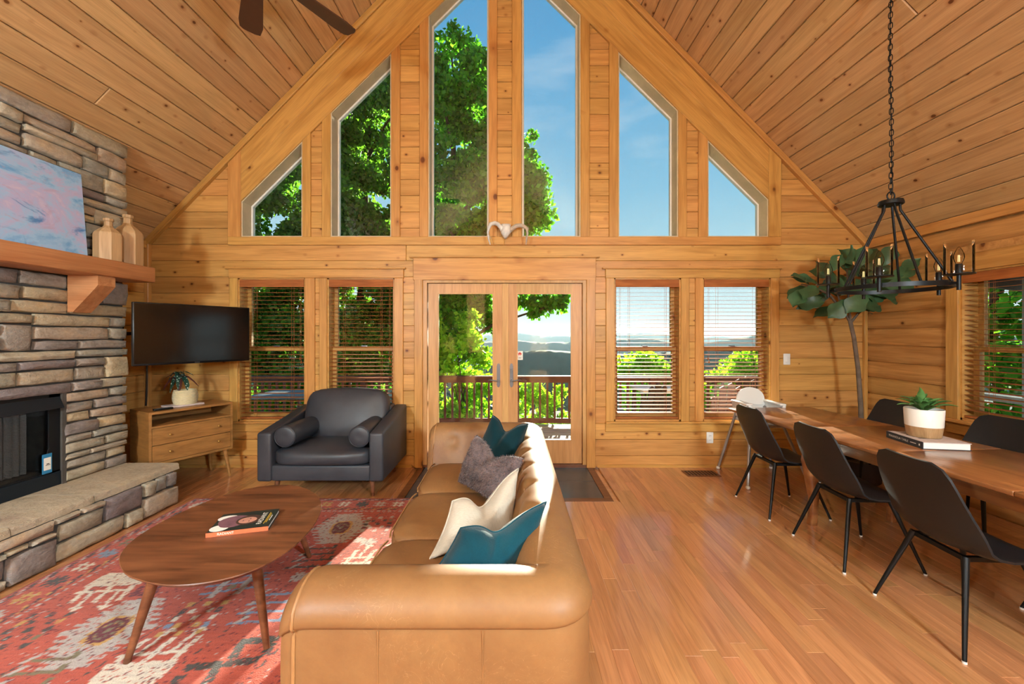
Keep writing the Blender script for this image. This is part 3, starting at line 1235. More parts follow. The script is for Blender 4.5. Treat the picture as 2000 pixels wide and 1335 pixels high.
def blind(label, x0, x1, ztop, zbot, fr_loc, tilt, group, wand_left):
    """wooden venetian blind in wall coordinates: x along the wall, y out of the room"""
    o = bpy.data.objects.new('window_blind', None)
    o.matrix_basis = fr_loc
    COL.objects.link(o)
    tag(o, label, 'window blind', group)

    def part(nm, mb, mat, smooth=None):
        ob = mb.build(nm, mat, None, smooth)
        ob.parent = o
        return ob
    L = x1 - x0
    part('valance', MB().box(x0, x1, -0.010, 0.006, ztop - 0.085, ztop - 0.003), 'blind_wood')
    part('head_rail', MB().box(x0 + 0.005, x1 - 0.005, 0.008, 0.055, ztop - 0.05, ztop - 0.004), 'blind_wood')
    pitch = 0.0437
    n = int((ztop - 0.10 - (zbot + 0.03)) / pitch)
    sm = None
    for i in range(n + 1):
        z = ztop - 0.10 - i * pitch
        if sm is None:
            ob = part('slat', MB().box(-L / 2 + 0.004, L / 2 - 0.004, -0.024, 0.024, -0.0014, 0.0014), 'blind_wood')
            sm = ob.data
        else:
            ob = bpy.data.objects.new('slat', sm)
            COL.objects.link(ob)
            ob.parent = o
        ob.location = ((x0 + x1) / 2, 0.032, z)
        ob.rotation_euler = (R(tilt), 0, 0)
    part('bottom_rail', MB().box(x0 + 0.004, x1 - 0.004, 0.008, 0.056, zbot + 0.004, zbot + 0.022), 'blind_wood')
    for fx in (0.22, 0.80):
        m = MB()
        xx = x0 + L * fx
        for yy in (0.007, 0.058):
            m.tube([(xx, yy, ztop - 0.06), (xx, yy, zbot + 0.02)], 0.0012, 5)
        m.tube([(xx + 0.012, 0.030, ztop - 0.06), (xx + 0.012, 0.030, zbot + 0.02)], 0.001, 5)
        part('ladder_cord', m, 'blind_wood')
    m = MB()
    xx = x0 + L * (0.06 if wand_left else 0.94)
    zt = ztop - 0.09
    for dx in (0, 0.012):
        m.tube([(xx + dx, -0.004, zt), (xx + dx, -0.004, zt - 0.78 - dx * 3)], 0.0012, 5)
        m.lathe([(0.002, 0), (0.006, -0.01), (0.008, -0.03), (0.004, -0.034)], (xx + dx, -0.004, zt - 0.78 - dx * 3), 8)
    part('pull_cord', m, 'blind_wood', 50)
    return o


GAB = Matrix.Translation((0, BW, 0))
WLAB = ['leftmost lower window with blinds, behind the television edge', 'lower window with blinds above the dark armchair',
        'lower window with blinds right of the doors', 'lower window with blinds behind the white high chair']
BLAB = ['wooden slat blind partly behind the television edge', 'wooden slat blind above the dark leather armchair',
        'wooden slat blind just right of the glazed doors', 'wooden slat blind behind the white high chair']
for i, (a, b) in enumerate(LOWIN):
    x0, x1 = wx(a), wx(b)
    w = thing('window_%d' % (7 + i), WLAB[i], None, ((x0 + x1) / 2, BW, ZW0), kind='structure')
    sash_window(w, x0, x1, ZW0, ZW1, lambda x, y, z: (x, BW + y, z), wz(681))
    ca, cb = [((450, 466), (597, 616)), ((625, 640), (771, 788)), ((1183, 1199), (1329, 1345)), ((1357, 1372), (1504, 1520))][i]
    for c in (ca, cb):
        vboard('casing', wx(c[0]), wx(c[1]), ZW0, ZW1, w, 0.022)
    blind(BLAB[i], x0 + 0.017, x1 - 0.017, ZW1 - 0.015, ZW0 + 0.022, GAB, 2 if i < 2 else 6, 'wooden blinds in the lower windows', i > 1)
for (a, b, lab) in ((449, 789, 'pine head and sill boards around the left pair of windows'), (1182, 1521, 'pine head and sill boards around the right pair of windows')):
    t = trim(lab)
    hboard('head_board', wx(a), wx(b), ZW1, ZW1 + 0.10, t, 0.024)
    hboard('head_cap', wx(a - 6), wx(b + 4), ZW1 + 0.10, ZW1 + 0.116, t, 0.04)
    hboard('window_stool', wx(a), wx(b), ZW0 - 0.022, ZW0, t, 0.045)
    hboard('apron_board', wx(a), wx(b), ZW0 - 0.115, ZW0 - 0.022, t, 0.022)

# right wall window
RMAP = lambda x, y, z: (XR + y, -x, z)                # x here is -y of the room
w = thing('window_11', 'window with blinds in the right wall beside the dining table', None, (XR, RWIN[1], RWIN[2]), kind='structure')
sash_window(w, -RWIN[1], -RWIN[0], RWIN[2], RWIN[3], RMAP, 1.36)
RVF = frame((XR, 0, 0), (0, 0, 1), (0, 1, 0), (-1, 0, 0))
for a, b in ((RWIN[1], RWIN[1] + 0.105), (RWIN[0] - 0.105, RWIN[0])):
    plank('casing', rectp(RWIN[2], RWIN[3] + 0.0, a, b), shift(RVF, 0.028), 0.03, 'pine_trim', w)
plank('head_board', rectp(-RWIN[1] - 0.105, -RWIN[0] + 0.105, RWIN[3], RWIN[3] + 0.15), shift(RF, 0.028), 0.03, 'pine_trim', w)
plank('window_stool', rectp(-RWIN[1] - 0.16, -RWIN[0] + 0.16, RWIN[2] - 0.03, RWIN[2]), shift(RF, 0.055), 0.055, 'pine_trim', w)
plank('apron_board', rectp(-RWIN[1] - 0.105, -RWIN[0] + 0.105, RWIN[2] - 0.13, RWIN[2] - 0.03), shift(RF, 0.026), 0.026, 'pine_trim', w)
blind('wooden slat blind in the right wall window', -RWIN[1] + 0.017, -RWIN[0] - 0.017, RWIN[3] - 0.015, RWIN[2] + 0.022, Matrix.Translation((XR, 0, 0)) @ Matrix.Rotation(R(-90), 4, 'Z'), 4, None, False)

# ------------------------------------------------------------------ french doors
d1 = thing('door_1', 'pair of glazed pine doors opening to the deck', None, ((DX0 + DX1) / 2, BW, 0), kind='structure')
hboard('head_board', wx(808), wx(1163), DZ1 - 0.012, wz(504), d1, 0.027)
hboard('head_cap', wx(801), wx(1170), wz(504), wz(501), d1, 0.045)
vboard('casing', wx(810), wx(826), 0, DZ1, d1, 0.026)
vboard('casing', wx(1145), wx(1162), 0, DZ1, d1, 0.026)
for q in ((DX0, DX0 + 0.045, 0, DZ1), (DX1 - 0.045, DX1, 0, DZ1), (DX0 + 0.0455, DX1 - 0.0455, DZ1 - 0.04, DZ1)):
    MB().box(q[0], q[1], BW - 0.005, BW + 0.18, q[2], q[3]).build('door_frame', 'door_wood', d1, origin=((q[0] + q[1]) / 2, BW, 1.0))
MB().box(DX0, DX1, BW - 0.01, BW + 0.18, 0, 0.03).build('threshold', 'dark_border', d1)
YD = BW + 0.03
for sx, (l0, l1, g0, g1) in ((-1, (836.5, 981, 855, 964)), (1, (993, 1136.5, 1009, 1117))):
    kx = (YD / BW)
    x0, x1, a, b = [wx(v) * kx for v in (l0, l1, g0, g1)]
    zt, zb = DZ1 - 0.045, 0.035
    ga, gb = CH + (653 - 860) * YD / F, CH + (653 - 572) * YD / F
    leaf = bpy.data.objects.new('door_leaf', None)
    leaf.matrix_basis = Matrix.Translation(((x0 + x1) / 2, YD, 0))
    COL.objects.link(leaf)
    adopt(leaf, d1)
    leaf['label'] = 'left glazed door leaf' if sx < 0 else 'right glazed door leaf with small sticker'
    for nm, q in (('stile', (x0, a, zb, zt)), ('stile', (b, x1, zb, zt)), ('rail', (a, b, zb, ga)), ('rail', (a, b, gb, zt))):
        MB().box(q[0], q[1], YD, YD + 0.045, q[2], q[3]).build(nm, 'door_wood', leaf, origin=((q[0] + q[1]) / 2, YD, (q[2] + q[3]) / 2))
    ring([(a, ga), (b, ga), (b, gb), (a, gb)], 0.012, YD - 0.004, YD + 0.02, 'glazing_bead', 'door_wood', leaf)
    MB().box(a, b, YD + 0.022, YD + 0.028, ga, gb).build('pane', 'window_glass', leaf)
    # lever handle on a long plate
    hx = wx(973.6 if sx < 0 else 999) * kx
    h0, h1 = CH + (653 - 756) * YD / F, CH + (653 - 709) * YD / F
    pl = [(hx - 0.019, h0 + 0.03), (hx - 0.012, h0 + 0.008), (hx, h0), (hx + 0.012, h0 + 0.008), (hx + 0.019, h0 + 0.03), (hx + 0.019, h1 - 0.03), (hx + 0.012, h1 - 0.008), (hx, h1), (hx - 0.012, h1 - 0.008), (hx - 0.019, h1 - 0.03)]
    m = MB().extrude(pl, YD - 0.007, YD, 'y')
    zz = h0 + 0.075
    m.tube([(hx, YD, zz), (hx, YD - 0.055, zz)], 0.010, 12)
    s2 = -1 if sx < 0 else 1
    m.tube([(hx, YD - 0.05, zz), (hx + s2 * 0.03, YD - 0.055, zz + 0.004), (hx + s2 * 0.07, YD - 0.055, zz + 0.012), (hx + s2 * 0.10, YD - 0.05, zz + 0.012), (hx + s2 * 0.115, YD - 0.045, zz + 0.002)], [0.008, 0.0075, 0.007, 0.006, 0.004], 10)
    if sx > 0:
        m.tube([(hx, YD, h1 - 0.085), (hx, YD - 0.03, h1 - 0.085)], 0.014, 14)
        m.box(hx - 0.004, hx + 0.004, YD - 0.045, YD - 0.028, h1 - 0.105, h1 - 0.065)
    m.build('handle', 'steel', leaf, 40)
    if sx > 0:
        # small notice stuck on the glass
        cx, cz = wx(1015.5) * kx, CH + (653 - 694) * YD / F
        MB().box(cx - 0.033, cx + 0.033, YD + 0.0195, YD + 0.0215, cz - 0.05, cz + 0.05).build('sticker', 'paper', leaf)
        hm = MB()
        hm.extrude([(cx - 0.02, cz + 0.012), (cx - 0.02, cz + 0.022), (cx, cz + 0.040), (cx + 0.02, cz + 0.022), (cx + 0.02, cz + 0.012)], YD + 0.0185, YD + 0.0193, 'y')
        hm.box(cx - 0.014, cx - 0.005, YD + 0.0185, YD + 0.0193, cz - 0.002, cz + 0.012).box(cx + 0.005, cx + 0.014, YD + 0.0185, YD + 0.0193, cz - 0.002, cz + 0.012)
        hm.build('sticker_emblem', 'ink_red', leaf)
        lm = MB()
        for zz, ww in ((-0.018, 0.024), (-0.026, 0.012), (-0.034, 0.020)):
            lm.box(cx - ww, cx + ww, YD + 0.0185, YD + 0.0193, cz + zz - 0.0015, cz + zz + 0.0015)
        lm.build('sticker_print', 'ink_dark', leaf)
xa = wx(981) * kx
xb = wx(993) * kx
MB().box(xa, xb, YD - 0.012, YD + 0.05, 0.035, DZ1 - 0.045).build('astragal', 'door_wood', d1, origin=((xa + xb) / 2, YD, 1.0))

# switch plate, outlet, floor register
def wall_plate(name, label, cat, px, py, outlet):
    x, z = wx(px), wz(py)
    o = thing(name, label, cat, (x, BW, z))
    rounded('plate', boxc(x - 0.038, x + 0.038, BW - 0.010, BW + 0.0, z - 0.062, z + 0.062), 'white_plastic', o, 0.004, 2)
    if outlet:
        for dz in (-0.024, 0.024):
            rounded('socket', boxc(x - 0.017, x + 0.017, BW - 0.013, BW - 0.009, z + dz - 0.016, z + dz + 0.016), 'white_plastic', o, 0.002, 2)
            MB().box(x - 0.009, x - 0.006, BW - 0.0135, BW - 0.012, z + dz - 0.005, z + dz + 0.006).box(x + 0.006, x + 0.009, BW - 0.0135, BW - 0.012, z + dz - 0.005, z + dz + 0.006).build('slots', 'ink_dark', o)
    else:
        rounded('rocker', boxc(x - 0.016, x + 0.016, BW - 0.015, BW - 0.009, z - 0.032, z + 0.032), 'white_plastic', o, 0.003, 2)


wall_plate('light_switch', 'white light switch plate right of the windows', 'light switch', 1536, 701, False)
wall_plate('wall_outlet', 'white electrical outlet low on the wall by the high chair', 'outlet', 1386, 854, True)
fv = thing('floor_vent', 'bronze floor register set in the oak floor', 'floor vent', (2.02, 4.40, 0))
MB().box(1.85, 2.20, 4.30, 4.48, 0.0, 0.006).build('vent_frame', 'dark_border', fv)
for i in range(9):
    MB().box(1.875 + i * 0.035, 1.889 + i * 0.035, 4.325, 4.455, 0.006, 0.009).build('louver', 'outdoor_dark', fv)

# ------------------------------------------------------------------ stone fireplace
FX, FY1, HZ = -3.46, 3.69, 0.34                     # chimney face, its far edge, hearth top
FBY, FBZ = 3.156, 1.045                             # firebox: far edge, top
FBY0, FY0 = 1.75, 1.20
fp = thing('fireplace', 'floor-to-ceiling stacked ledge stone fireplace with black gas firebox', 'fireplace', (FX, 2.45, 0))
core = MB()
ct = ZE + (FX - XL) * PITCH
core.hexa([(XL + 0.002, FY0, HZ), (FX - 0.03, FY0, HZ), (FX - 0.03, FBY0, HZ), (XL + 0.002, FBY0, HZ), (XL + 0.002, FY0, ZE), (FX - 0.03, FY0, ct - 0.04), (FX - 0.03, FBY0, ct - 0.04), (XL + 0.002, FBY0, ZE)])
core.hexa([(XL + 0.002, FBY, HZ), (FX - 0.03, FBY, HZ), (FX - 0.03, FY1 - 0.02, HZ), (XL + 0.002, FY1 - 0.02, HZ), (XL + 0.002, FBY, ZE), (FX - 0.03, FBY, ct - 0.04), (FX - 0.03, FY1 - 0.02, ct - 0.04), (XL + 0.002, FY1 - 0.02, ZE)])
core.hexa([(XL + 0.002, FBY0, FBZ), (FX - 0.03, FBY0, FBZ), (FX - 0.03, FBY, FBZ), (XL + 0.002, FBY, FBZ), (XL + 0.002, FBY0, ZE), (FX - 0.03, FBY0, ct - 0.04), (FX - 0.03, FBY, ct - 0.04), (XL + 0.002, FBY, ZE)])
core.build('mortar_core', 'mortar', fp)
SR = random.Random(21)


def stone(y0, y1, z0, z1, x, parent, mat='ledge_stone', depth=0.05, name='stone', rough=1.0):
    """one ledge stone facing +x, rough outline and domed face"""
    g = 0.002
    y0, y1, z0, z1 = y0 + g, y1 - g, z0 + g, z1 - g
    w, h = y1 - y0, z1 - z0
    if w < 0.02 or h < 0.015:
        return
    nu = max(2, min(7, int(w / 0.09)))
    nv = 2 if h > 0.09 else 1
    pts = []
    j = min(0.008, 0.10 * h, 0.07 * w) * rough
    J = lambda a: SR.uniform(-a, a)
    for i in range(nu):
        pts.append((y0 + w * i / nu + (J(0.01) if i else 0), z0 + abs(J(j))))
    for i in range(nv):
        pts.append((y1 - abs(J(j)), z0 + h * i / nv))
    for i in range(nu):
        pts.append((y1 - w * i / nu + (J(0.01) if i else 0), z1 - abs(J(j))))
    for i in range(nv):
        pts.append((y0 + abs(J(j)), z1 - h * i / nv))
    # knock the corners off
    cyy, czz = (y0 + y1) / 2, (z0 + z1) / 2
    n = len(pts)
    for ci in (0, nu, nu + nv, 2 * nu + nv):
        p = pts[ci]
        c = min(0.010, 0.16 * h) * SR.uniform(0.1, 1.0)
        pts[ci] = (p[0] + (c if p[0] < cyy else -c), p[1] + (c if p[1] < czz else -c) * 0.8)
    proud = SR.uniform(-0.008, 0.018)
    tilt = J(0.006)
    b1 = min(0.010, 0.16 * h)
    b2 = min(0.030, 0.34 * h)

    def lay(k, s):
        out = []
        for p in pts:
            dy, dz = p[0] - cyy, p[1] - czz
            fy = max(0.0, 1 - 2 * s / max(w, 1e-3))
            fz = max(0.0, 1 - 2 * s / max(h, 1e-3))
            yy, zz = cyy + dy * fy, czz + dz * fz
            out.append((x + k + proud * (1 if k > -depth else 0) + tilt * dz / max(h, 0.02) + (J(0.004) if k > -0.02 else 0), yy, zz))
        return out
    V = lay(-depth, 0) + lay(-0.012, 0) + lay(-0.002, b1) + lay(0.004, b2) + [(x + 0.006 + proud + J(0.004), cyy + J(w * 0.1), czz)]
    Fc = []
    for L in range(3):
        for i in range(n):
            k = (i + 1) % n
            Fc.append((L * n + i, L * n + k, (L + 1) * n + k, (L + 1) * n + i))
    for i in range(n):
        Fc.append((3 * n + i, 3 * n + (i + 1) % n, 4 * n))
    og = (x, cyy, czz)
    V = [(v[0] - og[0], v[1] - og[1], v[2] - og[2]) for v in V]
    mkobj(name, V, Fc, mat, parent, 45, mw=Matrix.Translation(og))


def ledge(y0, y1, z0, z1, x, parent, hmin=0.055, hmax=0.12, wmin=0.16, wmax=0.52, big=0.3):
    """pack stacked ledge stone into a rectangle, in blocks that break the courses"""
    z = z0
    while z < z1 - 0.02:
        H = SR.uniform(0.20, 0.30)
        if z1 - z - H < 0.10:
            H = z1 - z
        y = y0
        while y < y1 - 0.02:
            Wd = SR.uniform(0.45, 0.95)
            if y1 - y - Wd < 0.22:
                Wd = y1 - y
            # layers in this block
            zs = [z]
            while zs[-1] < z + H - 1e-4:
                h = SR.uniform(hmin, hmax)
                if z + H - (zs[-1] + h) < hmin * 0.8:
                    h = z + H - zs[-1]
                zs.append(zs[-1] + h)
            skip = -1
            if SR.random() < big and len(zs) > 3:
                skip = SR.randrange(0, len(zs) - 2)
            for i in range(len(zs) - 1):
                if i == skip + 1 and skip >= 0:
                    continue
                a0 = zs[i]
                yy = y
                if i == skip:
                    Wb = min(Wd * SR.uniform(0.3, 0.5), 0.34)
                    left = SR.random() < 0.5
                    by0 = y if left else y + Wd - Wb
                    stone(by0, by0 + Wb, a0, zs[i + 2], x, parent)
                    ry0, ry1 = (y + Wb, y + Wd) if left else (y, y + Wd - Wb)
                    for q in (i, i + 1):
                        row(ry0, ry1, zs[q], zs[q + 1], x, parent, wmin, wmax)
                else:
                    row(y, y + Wd, a0, zs[i + 1], x, parent, wmin, wmax)
            y += Wd
        z += H


def row(y0, y1, z0, z1, x, parent, wmin, wmax):
    y = y0
    while y < y1 - 1e-4:
        w = SR.uniform(wmin, wmax)
        if y1 - (y + w) < wmin * 0.8:
            w = y1 - y
        stone(y, y + w, z0, z1, x, parent)
        y += w


VY0 = 2.35                                            # stones in view start here
ledge(FBY + 0.012, FY1, HZ, FBZ - 0.01, FX, fp, 0.055, 0.105, 0.20, 0.36, 0.35)
stone(2.72, FBY + 0.07, FBZ - 0.01, FBZ + 0.075, FX, fp)
stone(VY0, 2.72, FBZ - 0.01, FBZ + 0.075, FX, fp)
row(FBY + 0.07, FY1, FBZ - 0.01, FBZ + 0.075, FX, fp, 0.2, 0.4)
ledge(VY0, FY1, FBZ + 0.075, 1.95, FX, fp, 0.06, 0.125, 0.18, 0.6, 0.45)
ledge(VY0, FY1, 2.05, ct - 0.012, FX, fp, 0.055, 0.125, 0.16, 0.5, 0.4)
for z0, z1 in ((HZ, 0.9), (0.9, 1.5), (1.5, 1.95), (2.05, 2.6), (2.6, ct - 0.012)):
    row(FY0, VY0 if z0 >= 1.4 else FBY0 - 0.01, z0, z0 + (z1 - z0) / 2, FX, fp, 0.3, 0.6)
    row(FY0, VY0 if z0 >= 1.4 else FBY0 - 0.01, z0 + (z1 - z0) / 2, z1, FX, fp, 0.3, 0.6)
row(FBY0, VY0, FBZ - 0.01, 1.3, FX, fp, 0.3, 0.5)
row(FBY0, VY0, 1.3, 1.5, FX, fp, 0.3, 0.5)
MB().box(FX - 0.02, FX - 0.004, FBY, FBY + 0.03, HZ, FBZ).build('mortar_edge', 'mortar', fp)

# firebox
fb = MB()
fb.box(FX - 0.05, FX - 0.022, FBY0, FBY - 0.002, HZ, HZ + 0.115)
fb.box(FX - 0.05, FX - 0.022, FBY - 0.075, FBY - 0.002, HZ, FBZ)
fb.box(FX - 0.05, FX - 0.022, FBY0, FBY0 + 0.075, HZ, FBZ)
fb.box(FX - 0.05, FX - 0.022, FBY0, FBY - 0.002, FBZ - 0.05, FBZ)
ff = fb.build('firebox_frame', 'firebox_black', fp)
hd = MB().hexa([(FX - 0.045, FBY0, FBZ - 0.115), (FX + 0.018, FBY0, FBZ - 0.115), (FX + 0.018, FBY - 0.004, FBZ - 0.115), (FX - 0.045, FBY - 0.004, FBZ - 0.115),
                (FX - 0.045, FBY0, FBZ - 0.03), (FX - 0.02, FBY0, FBZ - 0.03), (FX - 0.02, FBY - 0.004, FBZ - 0.03), (FX - 0.045, FBY - 0.004, FBZ - 0.03)])
hd.build('hood', 'firebox_blue_black', fp)
MB().box(FX - 0.05, FX - 0.012, FBY0, FBY - 0.004, HZ + 0.002, HZ + 0.105).build('lower_panel', 'firebox_blue_black', fp)
inn = MB()
inn.box(FX - 0.50, FX - 0.48, FBY0, FBY, HZ, FBZ).box(FX - 0.5, FX - 0.05, FBY - 0.02, FBY - 0.002, HZ, FBZ).box(FX - 0.5, FX - 0.05, FBY0, FBY0 + 0.02, HZ, FBZ)
inn.box(FX - 0.5, FX - 0.05, FBY0, FBY, FBZ - 0.02, FBZ).box(FX - 0.5, FX - 0.05, FBY0, FBY, HZ, HZ + 0.11)
inn.build('firebox_lining', 'soot', fp)
MB().box(FX - 0.475, FX - 0.45, FBY0 + 0.03, FBY - 0.03, HZ + 0.11, FBZ - 0.03).build('brick_panel', 'brick_panel', fp)
MB().box(FX - 0.034, FX - 0.030, FBY0 + 0.07, FBY - 0.07, HZ + 0.11, FBZ - 0.06).build('fire_glass', 'fire_glass', fp)
# pleated mesh curtain
cu, n = MB(), 120
V = []
for i in range(n + 1):
    y = 2.15 + (FBY - 0.16 - 2.15) * i / n
    xx = FX - 0.10 + 0.010 * math.sin(i * 0.9) + 0.004 * math.sin(i * 2.3)
    V += [(xx, y, HZ + 0.13), (xx, y, FBZ - 0.12)]
cu.add(V, [(2 * i, 2 * i + 2, 2 * i + 3, 2 * i + 1) for i in range(n)])


def mesh_curtain_mat():
    t = NT('mesh_curtain')
    b = t.bsdf(hexc('#9a9892'), 0.6, 0.0)
    tc = t.n('ShaderNodeTexCoord')
    wv = t.n('ShaderNodeTexWave')
    wv.inputs['Scale'].default_value = 55
    wv.bands_direction = 'Z'
    wv.inputs['Distortion'].default_value = 1.0
    t.link(tc.outputs['Object'], wv.inputs['Vector'])
    tr = t.n('ShaderNodeBsdfTransparent')
    mx = t.n('ShaderNodeMixShader')
    k = t.ramp(wv.outputs['Fac'], [(0.4, BLACK), (0.6, WHITE)])
    k = t.math('MULTIPLY', k, 0.55)
    t.link(k, mx.inputs[0])
    t.link(b.outputs[0], mx.inputs[1])
    t.link(tr.outputs[0], mx.inputs[2])
    t.link(mx.outputs[0], t.out.inputs['Surface'])


mesh_curtain_mat()
cu.build('mesh_curtain', 'mesh_curtain', fp, 180, fix=False)
for k, (p, q, rr) in enumerate((((-3.72, 2.25, 0.55), (-3.70, 2.95, 0.56), 0.055), ((-3.80, 2.2, 0.62), (-3.78, 2.8, 0.60), 0.05), ((-3.66, 2.35, 0.64), (-3.86, 2.62, 0.66), 0.04))):
    a, b = Vector(p), Vector(q)
    pts = [a.lerp(b, i / 6) + Vector((0, 0, 0.012 * math.sin(i * 2 + k))) for i in range(7)]
    MB().tube(pts, [rr * (0.8 + 0.25 * abs(math.sin(i * 1.7 + k))) for i in range(7)], 10).build('gas_log', 'charred_log', fp, 50)
gr = MB()
for yy in (2.4, 2.6, 2.8):
    gr.tube([(-3.64, yy, HZ + 0.11), (-3.64, yy, HZ + 0.24)], 0.008, 8)
    gr.tube([(-3.64, yy, HZ + 0.16), (-3.88, yy, HZ + 0.16)], 0.008, 8)
gr.build('grate', 'firebox_black', fp, 50)
# hang tag on the glass
tg = thing('hang_tag', 'small blue and white tag hanging on the firebox glass', 'tag', (FX - 0.012, 3.055, HZ + 0.12))
MB().box(FX - 0.011, FX - 0.008, 3.025, 3.088, 0.455, 0.60).build('card', 'ink_blue', tg)
MB().box(FX - 0.008, FX - 0.006, 3.034, 3.080, 0.48, 0.572).build('white_panel', 'paper', tg)
MB().box(FX - 0.006, FX - 0.005, 3.050, 3.068, 0.523, 0.529).box(FX - 0.006, FX - 0.005, 3.044, 3.074, 0.515, 0.519).build('print', 'ink_dark', tg)
MB().tube([(FX - 0.01, 3.056, 0.60), (FX - 0.009, 3.06, 0.625), (FX - 0.012, 3.075, 0.640)], 0.002, 6).build('cord', 'ink_dark', tg)

# hearth
HX, HY1 = -2.955, 3.63
he = thing('hearth', 'raised stone hearth with pale flagstone top', 'hearth', (HX, 2.4, 0))
MB().box(FX - 0.005, HX - 0.03, FY0, HY1 - 0.02, 0.0, HZ - 0.055).build('mortar_core', 'mortar', he)
HS = [  # front stones measured on the photograph: y0, y1, z0, z1
    (3.29, 3.63, 0.0, 0.165), (3.29, 3.41, 0.165, 0.29), (3.41, 3.52, 0.17, 0.29), (3.52, 3.63, 0.165, 0.29),
    (2.98, 3.29, 0.12, 0.29), (3.14, 3.29, 0.0, 0.12), (2.66, 3.14, 0.0, 0.12),
    (2.68, 2.98, 0.12, 0.245), (2.82, 2.98, 0.245, 0.29), (2.66, 2.82, 0.245, 0.29),
    (2.40, 2.66, 0.0, 0.175), (2.52, 2.66, 0.175, 0.215), (2.40, 2.52, 0.175, 0.215), (2.34, 2.66, 0.215, 0.29),
    (2.10, 2.40, 0.0, 0.06), (2.02, 2.40, 0.06, 0.175), (2.05, 2.40, 0.175, 0.215), (2.15, 2.34, 0.215, 0.29),
    (1.75, 2.10, 0.0, 0.06), (1.70, 2.02, 0.06, 0.175), (1.70, 2.05, 0.175, 0.29), (2.05, 2.15, 0.215, 0.29),
    (1.2, 1.75, 0.0, 0.06), (1.2, 1.70, 0.06, 0.175), (1.2, 1.70, 0.175, 0.29)]
for y0, y1, z0, z1 in HS:
    stone(y0, y1, z0, z1, HX, he, rough=1.3)
ys = [3.68, 2.94, 2.44, 1.80, 1.16]
for y1, y0 in zip(ys[:-1], ys[1:]):
    n = 10
    pts = [(FX + 0.01, y0 + 0.003), ]
    ed = [(-2.992 + SR.uniform(-0.008, 0.006), y0 + 0.003 + (y1 - y0 - 0.006) * i / n) for i in range(n + 1)]
    pts = [(FX - 0.02, y0 + 0.003)] + ed + [(FX - 0.02, y1 - 0.003)]
    lo_ = [(p[0] + (0.006 if 0 < i < n + 2 else 0), p[1]) for i, p in enumerate(pts)]
    mid_ = [(p[0] + (0.004 if 0 < i < n + 2 else 0), p[1]) for i, p in enumerate(pts)]
    nn = len(pts)
    tops = [(p[0] - (0.012 if 0 < i < n + 2 else 0), p[1]) for i, p in enumerate(pts)]
    V = [(p[0], p[1], HZ - 0.052) for p in lo_] + [(p[0] + SR.uniform(-0.004, 0.004), p[1], HZ - 0.025) for p in mid_] + [(p[0], p[1], HZ - 0.008) for p in pts] + [(p[0], p[1], HZ) for p in tops]
    Fc = [tuple(range(nn - 1, -1, -1)), tuple(3 * nn + i for i in range(nn))]
    for L in range(3):
        for i in range(nn):
            k = (i + 1) % nn
            Fc.append((L * nn + i, L * nn + k, (L + 1) * nn + k, (L + 1) * nn + i))
    og = Vector((-3.2, (y0 + y1) / 2, HZ))
    mkobj('flagstone', [tuple(Vector(v) - og) for v in V], Fc, 'hearth_slab', he, 40, mw=Matrix.Translation(og))

# mantel beam on corbels
MX = -3.18
mz0, mz1 = 1.951, 2.084
ma = thing('mantel', 'thick cedar mantel beam on a wooden corbel across the stone chimney', 'mantel', (FX, 2.45, mz0))
bm_ = rounded('beam', boxc(-1.28, 1.28, -0.14, 0.14, -0.0665, 0.0665), 'cedar', None, 0.008, 2)
bm_.matrix_basis = Matrix.Translation(((FX + MX) / 2, 2.375, (mz0 + mz1) / 2)) @ Matrix.Rotation(R(90), 4, 'Z')
adopt(bm_, ma)
cz = mz0 - 0.001
for yc in (3.25, 1.55):
    prof = [(FX + 0.008, cz), (-3.215, cz), (-3.215, cz - 0.075), (-3.235, cz - 0.10), (FX + 0.05, cz - 0.285), (FX + 0.008, cz - 0.285)]
    MB().extrude([(p[0], p[1]) for p in prof], yc - 0.07, yc + 0.07, 'y').build('corbel', 'cedar', ma, origin=(FX, yc, cz - 0.14))

# things on the mantel
pt = thing('painting', 'frameless blue and lilac sky painting leaning on the chimney above the mantel', 'painting', (-3.36, 2.5, mz1))
V = []
y0, y1 = 1.85, 3.246
zt = 2.757
tk = 0.022
def pcol(x, z):
    return [(x, y0, z), (x, y1, z)]
V = [(-3.36, y0, mz1), (-3.36 - tk, y0, mz1), (-3.36 - tk, y1, mz1), (-3.36, y1, mz1), (-3.415, y0, zt), (-3.415 - tk, y0, zt), (-3.415 - tk, y1, zt), (-3.415, y1, zt)]
MB().hexa(V).build('canvas', 'sky_painting', pt)
e = 0.004
MB().hexa([(v[0] - (0.004 if i in (0, 3, 4, 7) else 0.006), v[1] + (-e if v[1] < 2.5 else e), v[2] + (0 if i < 4 else e)) for i, v in enumerate(V)]).build('frame', 'ink_dark', pt)


def bottle(label, x, y, h, r, rz):
    o = thing('wooden_bottle', label, 'bottle', (x, y, mz1), group='wooden bottles on the mantel')
    prof = [(0.0, 0.0), (0.94, 0.0), (1.0, 0.015), (1.0, 0.60), (0.93, 0.66), (0.62, 0.745), (0.40, 0.79), (0.30, 0.83), (0.285, 0.93), (0.36, 0.95), (0.36, 1.0), (0.22, 1.0), (0.20, 0.96)]
    m = MB().lathe([(max(a, 0.02) * r, b * h) for a, b in prof[1:]], (0, 0, 0), 8)
    b = m.build('body', 'turned_wood', None, 25)
    b.matrix_basis = Matrix.Translation((x, y, mz1)) @ Matrix.Rotation(rz, 4, 'Z')
    adopt(b, o)
    return o


bottle('shorter octagonal wooden bottle beside the painting', -3.295, 3.345, 0.350, 0.093, R(10))
bottle('taller octagonal wooden bottle at the end of the mantel', -3.325, 3.545, 0.437, 0.106, R(25))

